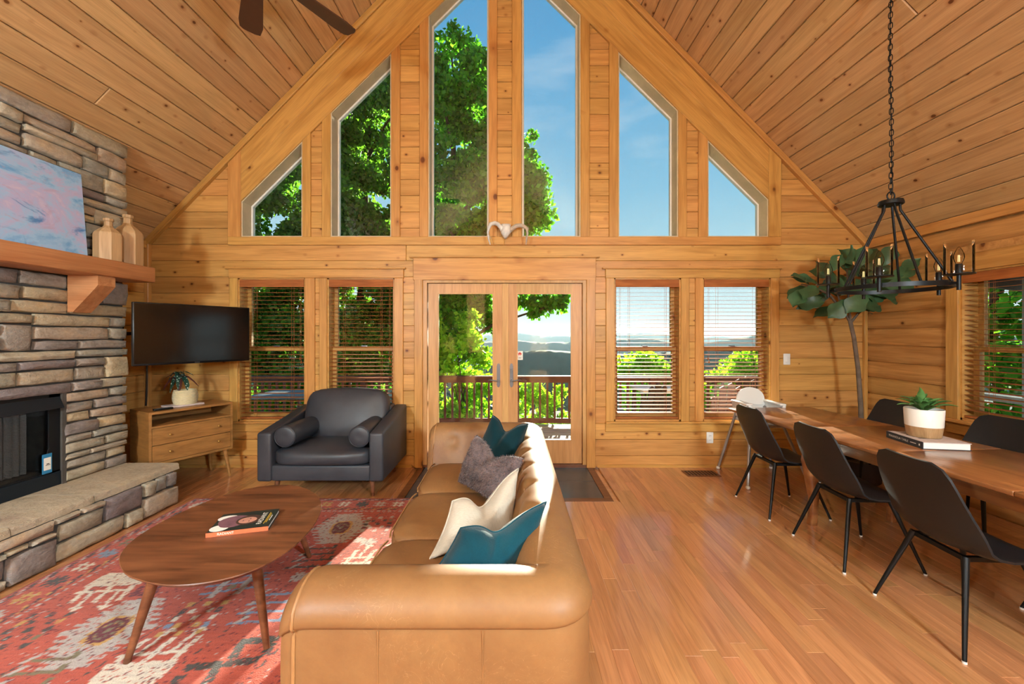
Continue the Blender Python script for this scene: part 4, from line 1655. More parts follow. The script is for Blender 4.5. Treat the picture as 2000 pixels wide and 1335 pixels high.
# ------------------------------------------------------------------ corner television and console
tv = thing('television', 'flat black television angled across the left corner on a wall arm', 'television', (-3.05, 3.95, 1.2))
A, B = Vector((-3.27, 3.53, 0)), Vector((-2.79, 4.355, 0))
d = (B - A).normalized()
nrm = Vector((d.y, -d.x, 0))                          # faces the room
TF = Matrix(((d.x, -nrm.x, 0, A.x), (d.y, -nrm.y, 0, A.y), (0, 0, 1, 0), (0, 0, 0, 1)))


def tvpart(nm, corners, mat, r=0.0):
    cs = [TF @ Vector(c) for c in corners]
    if r:
        return rounded(nm, cs, mat, tv, r, 2)
    return MB().hexa(cs).build(nm, mat, tv)


LW = (B - A).length
tvpart('casing', boxc(0, LW, 0.0, 0.035, 1.215, 1.775), 'tv_bezel', 0.006)
tvpart('screen', boxc(0.010, LW - 0.010, -0.002, 0.004, 1.235, 1.765), 'tv_screen')
tvpart('rear_box', boxc(0.25, LW - 0.25, 0.03, 0.075, 1.25, 1.60), 'tv_bezel', 0.01)
tvpart('logo', boxc(LW / 2 - 0.02, LW / 2 + 0.02, -0.004, 0.0, 1.222, 1.229), 'steel')
mt = MB()
c0 = TF @ Vector((LW / 2, 0.07, 1.5))
mt.tube([c0, (-3.55, 4.12, 1.5), (XL + 0.01, 4.2, 1.5)], 0.018, 8)
mt.box(XL, XL + 0.02, 4.1, 4.3, 1.38, 1.62)
mt.build('wall_arm', 'black_metal', tv)
cb = thing('tv_cable', 'black cable hanging from the television to the console', 'cable', (-3.58, 4.0, 0.78))
q = P(287, 700, 4.02)
MB().tube([(q.x, 4.02, 1.28), (q.x, 4.02, 1.1), (q.x - 0.004, 4.02, 0.95), (q.x - 0.01, 4.02, 0.792)], 0.008, 8).build('cord', 'tv_bezel', cb, 60)

CA, CB_ = Vector((-3.29, 3.71, 0)), Vector((-2.95, 4.33, 0))
d = (CB_ - CA).normalized()
nb = Vector((-d.y, d.x, 0))                           # towards the corner
CF = Matrix(((d.x, nb.x, 0, CA.x), (d.y, nb.y, 0, CA.y), (0, 0, 1, 0), (0, 0, 0, 1)))
cw, cd, z0, z1 = 0.705, 0.40, 0.29, 0.78
con = thing('media_console', 'warm brown wooden console with open shelf and two drawers on tapered legs', 'console', (CA.x, CA.y, 0))


def cpart(nm, q, mat='acorn_wood', parent=None, r=0.0):
    cs = [CF @ Vector(c) for c in boxc(*q)]
    if r:
        return rounded(nm, cs, mat, parent or con, r, 2)
    return MB().hexa(cs).build(nm, mat, parent or con)


tk = 0.022
cpart('top', (0, cw, 0, cd, z1 - tk, z1))
cpart('side_panel', (0, tk, 0, cd, z0, z1 - tk))
cpart('side_panel', (cw - tk, cw, 0, cd, z0, z1 - tk))
cpart('bottom', (tk, cw - tk, 0, cd, z0, z0 + tk))
cpart('back_panel', (tk, cw - tk, cd - 0.012, cd, z0 + tk, z1 - tk))
cpart('shelf', (tk, cw - tk, 0.0, cd - 0.012, 0.630, 0.648))
for a, b in ((z0 + tk + 0.004, 0.468), (0.474, 0.627)):
    dr = cpart('drawer', (tk + 0.003, cw - tk - 0.003, -0.002, 0.30, a, b))
    for fx in (0.22, 0.80):
        c = CF @ Vector((cw * fx, -0.002, (a + b) / 2 + 0.005))
        nn = -nb
        MB().tube([c, c + nn * 0.008, c + nn * 0.012, c + nn * 0.022, c + nn * 0.026], [0.005, 0.005, 0.010, 0.011, 0.006], 12).build('knob', 'foil', dr, 50)
for fx, fy in ((0.08, 0.10), (0.92, 0.10), (0.08, 0.90), (0.92, 0.90)):
    sx, sy = (-1 if fx < 0.5 else 1), (-1 if fy < 0.5 else 1)
    top = CF @ Vector((cw * fx, cd * fy, z0))
    bot = CF @ Vector((cw * fx + sx * 0.035, cd * fy + sy * 0.03, 0.0))
    MB().tube([top, bot], [0.022, 0.011], 14).build('leg', 'acorn_wood', con, 60)
cpart('stretcher', (0.05, cw - 0.05, 0.06, 0.09, z0 - 0.02, z0))

trp = thing('serving_tray', 'thin pale pink board under the potted begonia', 'tray', (-3.2, 4.05, z1))
cs = [CF @ Vector(c) for c in boxc(0.19, 0.49, 0.10, 0.27, z1, z1 + 0.018)]
rounded('board', cs, 'tray_pink', trp, 0.004, 2)
rm_ = thing('remote_control', 'small black remote control on the console top', 'remote', tuple(CF @ Vector((0.13, 0.13, z1))))
cs = [CF @ Vector(c) for c in boxc(0.06, 0.21, 0.055, 0.10, z1 + 0.0005, z1 + 0.018)]
rounded('body', cs, 'tv_bezel', rm_, 0.006, 2)
m = MB()
for i in range(5):
    m.hexa([CF @ Vector(c) for c in boxc(0.085 + i * 0.022, 0.097 + i * 0.022, 0.068, 0.086, z1 + 0.018, z1 + 0.020)])
m.build('buttons', 'outdoor_grey', rm_)

# potted begonia in a basket
pc = CF @ Vector((0.36, 0.19, z1 + 0.018))
bp = thing('potted_begonia', 'spotted trailing begonia in a woven cream basket on the console', 'potted plant', tuple(pc))
m = MB()
for k in range(9):
    zz = 0.008 + k * 0.0155
    rr = 0.082 + 0.014 * math.sin(math.pi * (k + 0.8) / 9.5)
    pts = []
    for i in range(32):
        a = 2 * math.pi * i / 32
        r2 = rr + 0.0035 * math.cos(i * math.pi / 2 * 2 + k * math.pi)
        pts.append((pc.x + r2 * math.cos(a), pc.y + r2 * math.sin(a), pc.z + zz))
    m.tube(pts, 0.0085, 6, closed=True)
m.lathe([(0.078, 0.0), (0.088, 0.07), (0.082, 0.125)], tuple(pc), 24)
m.build('basket', 'basket_weave', bp, 60)


def strap_leaf(pts, w, mat, parent, name='leaf', fold=0.25):
    """leaf along a curve: width profile, folded on its midrib"""
    pts = [Vector(p) for p in pts]
    # resample
    n = 9
    cur = []
    for i in range(n):
        t = i / (n - 1) * (len(pts) - 1)
        k = min(int(t), len(pts) - 2)
        f = t - k
        p0, p1, p2, p3 = pts[max(k - 1, 0)], pts[k], pts[k + 1], pts[min(k + 2, len(pts) - 1)]
        cur.append(0.5 * ((2 * p1) + (p2 - p0) * f + (2 * p0 - 5 * p1 + 4 * p2 - p3) * f * f + (3 * p1 - p0 - 3 * p2 + p3) * f ** 3))
    V, Fc = [], []
    for i, p in enumerate(cur):
        d = (cur[min(i + 1, n - 1)] - cur[max(i - 1, 0)]).normalized()
        s = d.cross(Vector((0, 0, 1)))
        if s.length < 0.05:
            s = d.cross(Vector((0, 1, 0)))
        s.normalize()
        up = s.cross(d)
        t = i / (n - 1)
        ww = w * (math.sin(math.pi * min(1, t ** 0.75 * 0.97 + 0.03)) ** 0.8 + 0.04)
        V += [p - s * ww + up * ww * fold, p - s * ww * 0.5 + up * ww * fold * 0.35, p, p + s * ww * 0.5 + up * ww * fold * 0.35, p + s * ww + up * ww * fold]
    for i in range(n - 1):
        for j in range(4):
            Fc.append((i * 5 + j, i * 5 + j + 1, (i + 1) * 5 + j + 1, (i + 1) * 5 + j))
    return mkobj(name, V, Fc, mat, parent, 180)


PY = pc.y
for pxs, w, mat in (([(350, 765), (349, 733), (340, 744), (332, 767)], 0.028, 'begonia_leaf'),
                    ([(350, 765), (352, 731), (364, 748), (366, 762)], 0.030, 'begonia_leaf'),
                    ([(349, 765), (349, 728), (336, 732), (323, 738)], 0.020, 'begonia_back'),
                    ([(350, 765), (342, 736), (328, 748), (318, 763)], 0.018, 'begonia_back'),
                    ([(351, 765), (355, 728), (368, 728), (379, 734)], 0.016, 'begonia_leaf'),
                    ([(351, 765), (358, 734), (374, 741), (389, 755)], 0.014, 'begonia_back'),
                    ([(350, 765), (346, 729), (352, 727), (361, 729)], 0.022, 'begonia_leaf'),
                    ([(349, 765), (343, 727), (334, 735), (330, 742)], 0.018, 'begonia_leaf')):
    k = RND.uniform(-0.05, 0.05)
    strap_leaf([P(x, y, PY + k * i / 3) for i, (x, y) in enumerate(pxs)], w, mat, bp)
MB().tube([P(349, 768, PY), P(350, 752, PY), P(350, 738, PY)], 0.006, 6).build('stem', 'begonia_back', bp)

# ------------------------------------------------------------------ dark leather armchair
ac = thing('armchair', 'wide charcoal leather armchair with two bolsters under the window', 'armchair', (-1.74, 4.1, 0))
ax0, ax1, ay0, ay1, az = -2.31, -1.165, 3.70, 4.545, 0.158
aw = 0.13
for x0, x1 in ((ax0, ax0 + aw), (ax1 - aw, ax1)):
    c = boxc(x0, x1, ay0, ay1, az, 0.60)
    c[6] = (x1, ay1, 0.725)
    c[7] = (x0, ay1, 0.725)
    rounded('arm', c, 'charcoal_leather', ac, 0.022, 3)
rounded('base', boxc(ax0 + aw - 0.01, ax1 - aw + 0.01, ay0 + 0.02, ay1 - 0.02, az, 0.30), 'charcoal_leather', ac, 0.015, 3)
c = boxc(ax0 + aw - 0.01, ax1 - aw + 0.01, ay1 - 0.17, ay1 - 0.01, 0.28, 0.74)
rounded('back_frame', c, 'charcoal_leather', ac, 0.03, 3)
rounded('seat_cushion', boxc(ax0 + aw + 0.004, ax1 - aw - 0.004, ay0 - 0.005, ay1 - 0.24, 0.295, 0.440), 'charcoal_leather', ac, puff=0.028)
c = boxc(ax0 + aw + 0.05, ax1 - aw - 0.03, ay1 - 0.40, ay1 - 0.20, 0.43, 0.86)
for i in (4, 5):
    c[i] = (c[i][0], c[i][1] + 0.14, c[i][2] + 0.05)
for i in (6, 7):
    c[i] = (c[i][0], c[i][1] + 0.13, c[i][2] + 0.02)
rounded('back_cushion', c, 'charcoal_leather', ac, puff=0.03)
for cx, cy0, cy1, dx in ((-2.075, 3.73, 4.22, 0.02), (-1.395, 3.73, 4.24, -0.01)):
    rr = 0.098
    prof = [0.25, 0.80, 0.95, 1.0, 1.0, 1.02, 1.0, 1.0, 0.95, 0.8, 0.25]
    tt = [0.0, 0.0, 0.02, 0.06, 0.3, 0.5, 0.7, 0.94, 0.98, 1.0, 1.0]
    zc = 0.558
    pts = [Vector((cx + dx * t_, cy0 + (cy1 - cy0) * t_ + (0.006 if k in (0,) else 0) - (0.006 if k == 10 else 0), zc)) for k, t_ in enumerate(tt)]
    bo = MB()
    n = 28
    V, Fc = [], []
    for p, f in zip(pts, prof):
        for k in range(n):
            a = 2 * math.pi * k / n
            V.append((p.x + rr * f * math.cos(a), p.y, p.z + rr * f * math.sin(a)))
    for i in range(len(pts) - 1):
        for k in range(n):
            l = (k + 1) % n
            Fc.append((i * n + k, i * n + l, (i + 1) * n + l, (i + 1) * n + k))
    Fc += [tuple(range(n - 1, -1, -1)), tuple((len(pts) - 1) * n + k for k in range(n))]
    bo.add(V, Fc)
    b = bo.build('bolster', 'charcoal_leather', ac, 50)
    MB().tube([(cx + (rr * 0.96) * math.cos(2 * math.pi * k / 28), cy0 + 0.012, zc + (rr * 0.96) * math.sin(2 * math.pi * k / 28)) for k in range(28)], 0.005, 6, closed=True).build('piping', 'charcoal_leather', b, 60)
for x, y, sx, sy in ((ax0 + 0.14, ay0 + 0.10, -1, -1), (ax1 - 0.13, ay0 + 0.10, 1, -1), (ax0 + 0.14, ay1 - 0.10, -1, 1), (ax1 - 0.13, ay1 - 0.10, 1, 1)):
    MB().tube([(x, y, az + 0.01), (x + sx * 0.012, y + sy * 0.02, 0.0)], [0.026, 0.014], 14).build('leg', 'walnut', ac, 60)

# ------------------------------------------------------------------ rug
RX0, RX1, RY0, RY1 = -2.86, -0.50, 0.75, 3.70
cell = 0.009
nx, ny = int((RX1 - RX0) / cell), int((RY1 - RY0) / cell)
COLS = {k: np.array(hexc(v)[:3]) for k, v in {'red': '#b9523f', 'red2': '#a6423a', 'wine': '#6d2733', 'white': '#d9cfc0', 'grey': '#b9b0ac', 'dark': '#4a4543', 'blue': '#7d93b0', 'gold': '#c69a55', 'olive': '#7d7257', 'mauve': '#8d4650'}.items()}
rg = np.zeros((ny, nx, 3))
gx, gy = np.meshgrid(RX0 + (np.arange(nx) + 0.5) * cell, RY0 + (np.arange(ny) + 0.5) * cell)
rr_ = np.random.RandomState(4)
rg[:] = COLS['red']
blot = np.zeros((ny, nx))
for _ in range(60):
    cx_, cy_, s_ = rr_.uniform(RX0, RX1), rr_.uniform(RY0, RY1), rr_.uniform(0.15, 0.5)
    blot += rr_.uniform(-1, 1) * np.exp(-((gx - cx_) ** 2 + (gy - cy_) ** 2) / s_ ** 2)
rg = rg * (1 + 0.10 * np.tanh(blot))[..., None]
streak = rr_.rand(ny, 1) * 0.14 - 0.07
rg *= (1 + streak)[..., None]


def put(mask, col, worn=0.06):
    m = mask & (rr_.rand(ny, nx) > worn)
    rg[m] = COLS[col]


def loc(cx, cy, ang=0.0):
    c, s = math.cos(ang), math.sin(ang)
    dx, dy = gx - cx, gy - cy
    return dx * c + dy * s, -dx * s + dy * c


def medallion(cx, cy, a=0.0, hw=0.17, hh=0.23):
    u, v = loc(cx, cy, a)
    u, v = np.abs(u), np.abs(v)
    base = (u / hw + 0.55 * v / hh < 1.0) & (v < hh)
    comb = (np.floor(v / 0.022).astype(int) % 2 == 0) & (u / (hw + 0.05) + 0.55 * v / (hh + 0.02) < 1.0) & (v < hh + 0.02)
    put(base | comb, 'grey')
    put((u < 0.075) & (v < 0.105) & (u + v * 0.6 < 0.11), 'gold')
    put((u < 0.060) & (v < 0.090) & (u + v * 0.6 < 0.09), 'wine')
    put((np.floor(u / 0.018).astype(int) + np.floor(v / 0.018).astype(int)) % 3 == 0, 'wine') if False else None
    put((u < 0.045) & (v < 0.07) & ((np.floor(u / 0.015) + np.floor(v / 0.018)) % 3 == 0), 'olive')


def comb_slab(cx, cy, a=0.0, flip=1):
    u, v = loc(cx, cy, a)
    v = v * flip
    put((np.abs(u) < 0.15 - 0.25 * np.maximum(0, -v - 0.02)) & (v > -0.09) & (v < 0.05), 'white')
    for du in (-0.12, 0.0, 0.12):
        put((np.abs(u - du - 0.2 * (v - 0.05)) < 0.014) & (v > 0.05) & (v < 0.20), 'white')
    put((np.abs(v - 0.10) < 0.010) & (np.abs(u) < 0.15), 'white')
    for du in (-0.06, 0.08):
        uu = u - du - 0.25 * (v - 0.1)
        put((np.abs(uu) < 0.010) & (v > 0.1) & (v < 0.27), 'white')
        put((np.abs(uu) < 0.035 - (v - 0.24) * 0.9) & (v > 0.235) & (v < 0.285), 'white')


def fence(cx, cy, a=0.0):
    u, v = loc(cx, cy, a)
    for dv in (-0.07, 0.0, 0.07):
        put((np.abs(v - dv) < 0.010) & (np.abs(u) < 0.17), 'blue')
    for du in (-0.08, 0.05):
        put((np.abs(u - du - 0.15 * v) < 0.018) & (np.abs(v) < 0.12), 'grey')
    put((np.abs(u - 0.11) + np.abs(v - 0.035) < 0.03), 'blue')
    put((np.abs(u + 0.02) + np.abs(v + 0.035) < 0.03), 'olive')


def squares(cx, cy, a=0.0, cols=('white', 'blue', 'gold', 'dark')):
    u, v = loc(cx, cy, a)
    for i in range(-2, 3):
        for j in range(-2, 3):
            if (i + j) % 2 == 0 or abs(i) == 2:
                put((np.abs(u - i * 0.045) < 0.015) & (np.abs(v - j * 0.055) < 0.019), cols[(i * i + 3 * j + 8) % len(cols)])


def zigzag(cx, cy, a=0.0, col='dark', s=1.0):
    u, v = loc(cx, cy, a)
    u, v = u / s, v / s
    m = np.zeros((ny, nx), bool)
    for (x0, y0, x1, y1) in ((-0.15, -0.12, -0.02, -0.12), (-0.02, -0.12, -0.02, 0.02), (-0.14, 0.02, 0.12, 0.02), (0.02, 0.02, 0.02, 0.15), (0.02, 0.15, 0.16, 0.15), (0.16, 0.15, 0.16, 0.06), (-0.15, -0.12, -0.15, -0.04)):
        m |= (u > min(x0, x1) - 0.022) & (u < max(x0, x1) + 0.022) & (v > min(y0, y1) - 0.022) & (v < max(y0, y1) + 0.022)
    ed = m
    put(m, col, 0.12)


def hooks(cx, cy, a=0.0, col='blue'):
    u, v = loc(cx, cy, a)
    for k in range(4):
        vv = v - (k - 1.5) * 0.075
        put((np.abs(vv) < 0.010) & (np.abs(u) < 0.13 - 0.01 * k), col)
        put((np.abs(u - 0.13 + 0.01 * k) < 0.014) & (vv > -0.01) & (vv < 0.045), col)
        put((np.abs(u + 0.09 - vv * 0.8) < 0.013) & (vv > -0.01) & (vv < 0.05), 'grey')


def hash_mark(cx, cy, col='white', s=1.0):
    u, v = loc(cx, cy)
    for dd in (-0.022 * s, 0.022 * s):
        put((np.abs(u - dd) < 0.009 * s) & (np.abs(v) < 0.052 * s), col)
        put((np.abs(v - dd) < 0.009 * s) & (np.abs(u) < 0.052 * s), col)


def flowers(cx, cy, col, s=1.0):
    u, v = loc(cx, cy)
    put((np.abs(u) < 0.012 * s) & (np.abs(v) < 0.04 * s), col)
    put((np.abs(v) < 0.012 * s) & (np.abs(u) < 0.04 * s), col)
    put((np.abs(np.abs(u) - np.abs(v)) < 0.009 * s) & (np.abs(u) < 0.032 * s), col)


# thin dark diagonal dashes through the field
inf = (gx > RX0 + 0.30) & (gx < RX1 - 0.3) & (gy < RY1 - 0.30) & (gy > RY0 + 0.3)
dg = (gx - 0.25 * gy)
put(inf & (np.abs(((dg + 50) % 0.36) - 0.18) < 0.006) & (((gy * 9) % 1) < 0.75), 'dark', 0.35)
for cx_, cy_ in ((-2.02, 2.05), (-1.31, 3.14), (-1.1, 1.1), (-2.25, 3.15)):
    medallion(cx_, cy_, 0.12)
comb_slab(-2.36, 2.46, 0.1, -1)
comb_slab(-1.66, 1.80, 0.1, 1)
comb_slab(-0.95, 2.62, 0.1, 1)
comb_slab(-1.85, 3.05, 0.1, -1)
fence(-1.63, 2.44, 0.25)
fence(-2.3, 1.5, 0.25)
fence(-1.75, 3.3, 0.2)
squares(-1.66, 2.14, 0.1)
squares(-2.42, 2.05, 0.1, ('dark', 'olive', 'dark', 'gold'))
squares(-1.05, 3.2, 0.1, ('dark', 'wine', 'grey', 'olive'))
zigzag(-1.29, 1.82, 0.15)
zigzag(-2.05, 2.44, 0.15, 'wine', 0.8)
zigzag(-1.95, 2.75, 0.15, 'dark', 0.9)
hooks(-1.34, 2.22, 0.1)
hooks(-0.98, 2.20, 0.1)
hooks(-1.32, 2.72, 0.1, 'dark')
hooks(-2.1, 1.75, 0.1, 'olive')
flowers(-1.30, 2.50, 'grey', 1.3)
flowers(-1.02, 2.92, 'grey', 1.4)
flowers(-1.10, 2.95, 'grey', 1.0)
# border: rows of little crosses between speckled guard stripes
for side in range(4):
    dist = [gx - RX0, RX1 - gx, RY1 - gy, gy - RY0][side]
    along = gy if side < 2 else gx
    inb = np.minimum.reduce([gx - RX0, RX1 - gx, RY1 - gy, gy - RY0]) >= dist - 1e-6
    for d0, colz in ((0.035, ('dark', 'wine', 'grey')), (0.225, ('dark', 'wine', 'gold'))):
        m = inb & (np.abs(dist - d0) < 0.020)
        speck = np.floor(along / 0.028).astype(int) * 7 + np.floor(dist / 0.014).astype(int) * 3
        for q, c_ in enumerate(colz):
            put(m & (speck % 4 == q), c_, 0.15)
    put(inb & (np.abs(dist - 0.27) < 0.010) & ((along * 22) % 1 < 0.6), 'grey', 0.2)
step = 0.155
i = 0
y_ = RY1 - 0.16
while y_ > RY0 + 0.1:
    c_ = ['white', 'dark', 'gold', 'grey', 'olive', 'blue'][i % 6]
    (hash_mark if i % 2 == 0 else flowers)(RX0 + 0.13, y_, c_, 1.0 if i % 2 == 0 else 1.4)
    (hash_mark if i % 2 == 0 else flowers)(RX1 - 0.13, y_, c_, 1.0 if i % 2 == 0 else 1.4)
    i += 1
    y_ -= step
i = 0
x_ = RX0 + 0.16
while x_ < RX1 - 0.1:
    (hash_mark if i % 3 else flowers)(x_, RY1 - 0.13, ['grey', 'white', 'gold', 'white', 'dark'][i % 5], 1.0 if i % 3 else 1.4)
    i += 1
    x_ += step
put(rr_.rand(ny, nx) < 0.05, 'wine', 0)
put(rr_.rand(ny, nx) < 0.012, 'grey', 0)
edge = np.minimum.reduce([gx - RX0, RX1 - gx, RY1 - gy, gy - RY0]) < 0.012
rg[edge] = COLS['mauve']
V = np.zeros((ny * nx, 3), np.float32)
V[:, 0], V[:, 1] = gx.ravel(), gy.ravel()
V[:, 2] = 0.012 + 0.0015 * rr_.rand(ny * nx)
idx = np.arange(ny * nx).reshape(ny, nx)
q = np.stack([idx[:-1, :-1], idx[:-1, 1:], idx[1:, 1:], idx[1:, :-1]], -1).reshape(-1, 4)
me = bpy.data.meshes.new('pile')
me.vertices.add(len(V))
me.vertices.foreach_set('co', V.ravel())
me.loops.add(q.size)
me.loops.foreach_set('vertex_index', q.ravel().astype(np.int32))
me.polygons.add(len(q))
me.polygons.foreach_set('loop_start', (np.arange(len(q)) * 4).astype(np.int32))
me.update()
me.validate()
at = me.color_attributes.new('weave', 'FLOAT_COLOR', 'POINT')
ca = np.ones((ny * nx, 4), np.float32)
ca[:, :3] = rg.reshape(-1, 3)
at.data.foreach_set('color', ca.ravel())
me.materials.append(MATS['rug_pile'])
rug = thing('area_rug', 'red patterned kilim style rug under the coffee table and sofa', 'rug', (-1.68, 2.2, 0))
po = bpy.data.objects.new('pile', me)
COL.objects.link(po)
adopt(po, rug)
plain('rug_backing', '#9c4a3c', 0.95)
MB().box(RX0 - 0.004, RX1 + 0.004, RY0 - 0.004, RY1 + 0.004, 0.0005, 0.0105).build('binding', 'rug_backing', rug)

# ------------------------------------------------------------------ coffee table
ctb = thing('coffee_table', 'egg-shaped walnut coffee table on splayed legs', 'coffee table', (-1.55, 2.3, 0.0))
OUT = [(-1.794, 1.876), (-1.66, 1.79), (-1.45, 1.735), (-1.276, 1.765), (-1.16, 1.855), (-1.10, 2.02), (-1.095, 2.21), (-1.13, 2.40), (-1.20, 2.58), (-1.33, 2.75), (-1.48, 2.86), (-1.63, 2.895), (-1.79, 2.845), (-1.90, 2.71), (-1.96, 2.53), (-1.985, 2.34), (-1.965, 2.14), (-1.90, 1.99)]


def smooth_loop(pts, per=5):
    n = len(pts)
    out = []
    for i in range(n):
        p0, p1, p2, p3 = [Vector(pts[(i + k - 1) % n]) for k in range(4)]
        for j in range(per):
            f = j / per
            out.append(0.5 * ((2 * p1) + (p2 - p0) * f + (2 * p0 - 5 * p1 + 4 * p2 - p3) * f * f + (3 * p1 - p0 - 3 * p2 + p3) * f ** 3))
    return out


ol = smooth_loop(OUT)
cx_ = sum(p.x for p in ol) / len(ol)
cy_ = sum(p.y for p in ol) / len(ol)
V, Fc = [], []
n = len(ol)
TZ = 0.43
for k, (sc_, z) in enumerate(((0.955, TZ - 0.026), (0.992, TZ - 0.010), (1.0, TZ - 0.004), (0.996, TZ))):
    V += [(cx_ + (p.x - cx_) * sc_, cy_ + (p.y - cy_) * sc_, z) for p in ol]
for L in range(3):
    for i in range(n):
        Fc.append((L * n + i, L * n + (i + 1) % n, (L + 1) * n + (i + 1) % n, (L + 1) * n + i))
Fc += [tuple(range(n - 1, -1, -1)), tuple(3 * n + i for i in range(n))]
og = Vector((cx_, cy_, TZ))
tp = mkobj('tabletop', [tuple(Vector(v) - og) for v in V], Fc, 'walnut', ctb, 30, mw=Matrix.Translation(og))
for tx, ty_, fx, fy in ((-1.66, 1.92, -1.735, 1.845), (-1.245, 1.99, -1.155, 1.93), (-1.42, 2.63, -1.345, 2.72), (-1.80, 2.60, -1.87, 2.68)):
    MB().tube([(tx, ty_, TZ - 0.026), (fx, fy, 0.013)], [0.026, 0.014], 16).build('leg', 'walnut', ctb, 60)
MB().box(-1.68, -1.22, 1.97, 2.02, TZ - 0.055, TZ - 0.027).build('brace', 'walnut', ctb)

# book on the coffee table
bk = thing('art_book', 'hardcover book with orange spine and portrait cover on the coffee table', 'book', (-1.5, 2.29, TZ))
p0, p1 = Vector((-1.600, 2.140, TZ)), Vector((-1.318, 2.222, TZ))
d = (p1 - p0).normalized()
nb = Vector((-d.y, d.x, 0))
BF = Matrix(((d.x, nb.x, 0, p0.x), (d.y, nb.y, 0, p0.y), (0, 0, 1, TZ), (0, 0, 0, 1)))
bw, bh, bt = 0.29, 0.235, 0.022


def bpart(nm, q, mat, fr=BF, par=bk):
    return MB().hexa([fr @ Vector(c) for c in boxc(*q)]).build(nm, mat, par)


bpart('back_cover', (0, bw, 0, bh, 0.0, 0.003), 'green_black_cover')
bpart('pages', (0.003, bw - 0.004, 0.002, bh - 0.004, 0.003, bt - 0.003), 'paper')
bpart('spine', (0, bw, -0.003, 0.001, 0, bt), 'orange_spine')
cv = bpart('front_cover', (0, bw, 0, bh, bt - 0.003, bt), 'green_black_cover')


def blob(nm, cx, cy, rx, ry, mat, z, n=20, fr=BF, par=None, wob=0.0):
    pts = [(cx + rx * (1 + wob * math.sin(3 * a)) * math.cos(a), cy + ry * math.sin(a)) for a in [2 * math.pi * i / n for i in range(n)]]
    m = MB().extrude(pts, z, z + 0.0006, 'z')
    m.v = [tuple(fr @ Vector(v)) for v in m.v]
    return m.build(nm, mat, par)


# flat print: a generic figure in a mauve scarf, title lines
blob('print_shirt', 0.045, 0.045, 0.045, 0.04, 'ink_white', bt + 0.0002, par=cv)
blob('print_shirt', 0.045, 0.17, 0.05, 0.035, 'ink_white', bt + 0.0002, par=cv)
blob('print_scarf', 0.09, 0.115, 0.075, 0.075, 'ink_mauve', bt + 0.0006, par=cv, wob=0.08)
blob('print_hair', 0.165, 0.115, 0.062, 0.062, 'ink_hair', bt + 0.0010, par=cv)
blob('print_face', 0.160, 0.110, 0.045, 0.038, 'ink_skin', bt + 0.0014, par=cv)
for yy in (0.095, 0.125):
    blob('print_eye', 0.170, yy, 0.003, 0.006, 'ink_dark', bt + 0.0018, 8, par=cv)
blob('print_mouth', 0.138, 0.110, 0.0025, 0.009, 'ink_mauve', bt + 0.0018, 8, par=cv)


def text_mesh(nm, txt, size, M, mat, par):
    cu_ = bpy.data.curves.new(nm, 'FONT')
    cu_.body = txt
    cu_.size = size
    cu_.align_x = 'CENTER'
    cu_.align_y = 'CENTER'
    to = bpy.data.objects.new(nm, cu_)
    me_ = to.to_mesh()
    me2 = me_.copy()
    to.to_mesh_clear()
    bpy.data.objects.remove(to)
    me2.materials.append(MATS[mat])
    o = bpy.data.objects.new(nm, me2)
    COL.objects.link(o)
    o.matrix_basis = M
    adopt(o, par)
    return o


# title reads along the short side of the cover
text_mesh('cover_title', 'RADIANT', 0.036, BF @ Matrix.Translation((0.232, 0.115, bt + 0.0022)) @ Matrix.Rotation(R(90), 4, 'Z') @ Matrix.Rotation(R(0), 4, 'Z'), 'ink_white', cv)
for xx, ww, mm in ((0.254, 0.075, 'ink_yellow'), (0.262, 0.060, 'ink_yellow'), (0.272, 0.035, 'ink_white')):
    bpart('cover_line', (xx, xx + 0.003, 0.115 - ww, 0.115 + ww, bt, bt + 0.0006), mm, par=cv)
text_mesh('spine_title', 'RADIANT', 0.018, BF @ Matrix.Translation((0.09, -0.0034, bt / 2)) @ Matrix.Rotation(R(90), 4, 'X'), 'ink_white', bk)

# ------------------------------------------------------------------ tan leather sofa
SXF, SXB, SY0, SY1 = -0.71, 0.26, 1.235, 3.72
so = thing('sofa', 'tan leather three seat sofa with tufted back seen from its near end', 'sofa', (-0.22, 2.48, 0))
PROF = [(0.012, 0.06), (0.004, 0.10), (0.0, 0.20), (0.0, 0.32), (0.0, 0.44), (0.001, 0.54), (0.004, 0.585), (0.006, 0.600), (-0.004, 0.604), (-0.010, 0.615), (-0.010, 0.632), (-0.002, 0.655), (0.012, 0.675), (0.032, 0.692), (0.058, 0.706), (0.088, 0.714), (0.115, 0.716), (0.142, 0.713), (0.168, 0.704), (0.190, 0.689), (0.207, 0.668), (0.221, 0.642), (0.233, 0.612), (0.245, 0.58), (0.256, 0.545), (0.268, 0.51), (0.280, 0.475), (0.292, 0.44), (0.302, 0.40), (0.310, 0.36)]
RC = 0.16
NA, NCR, NB = 34, 8, 110


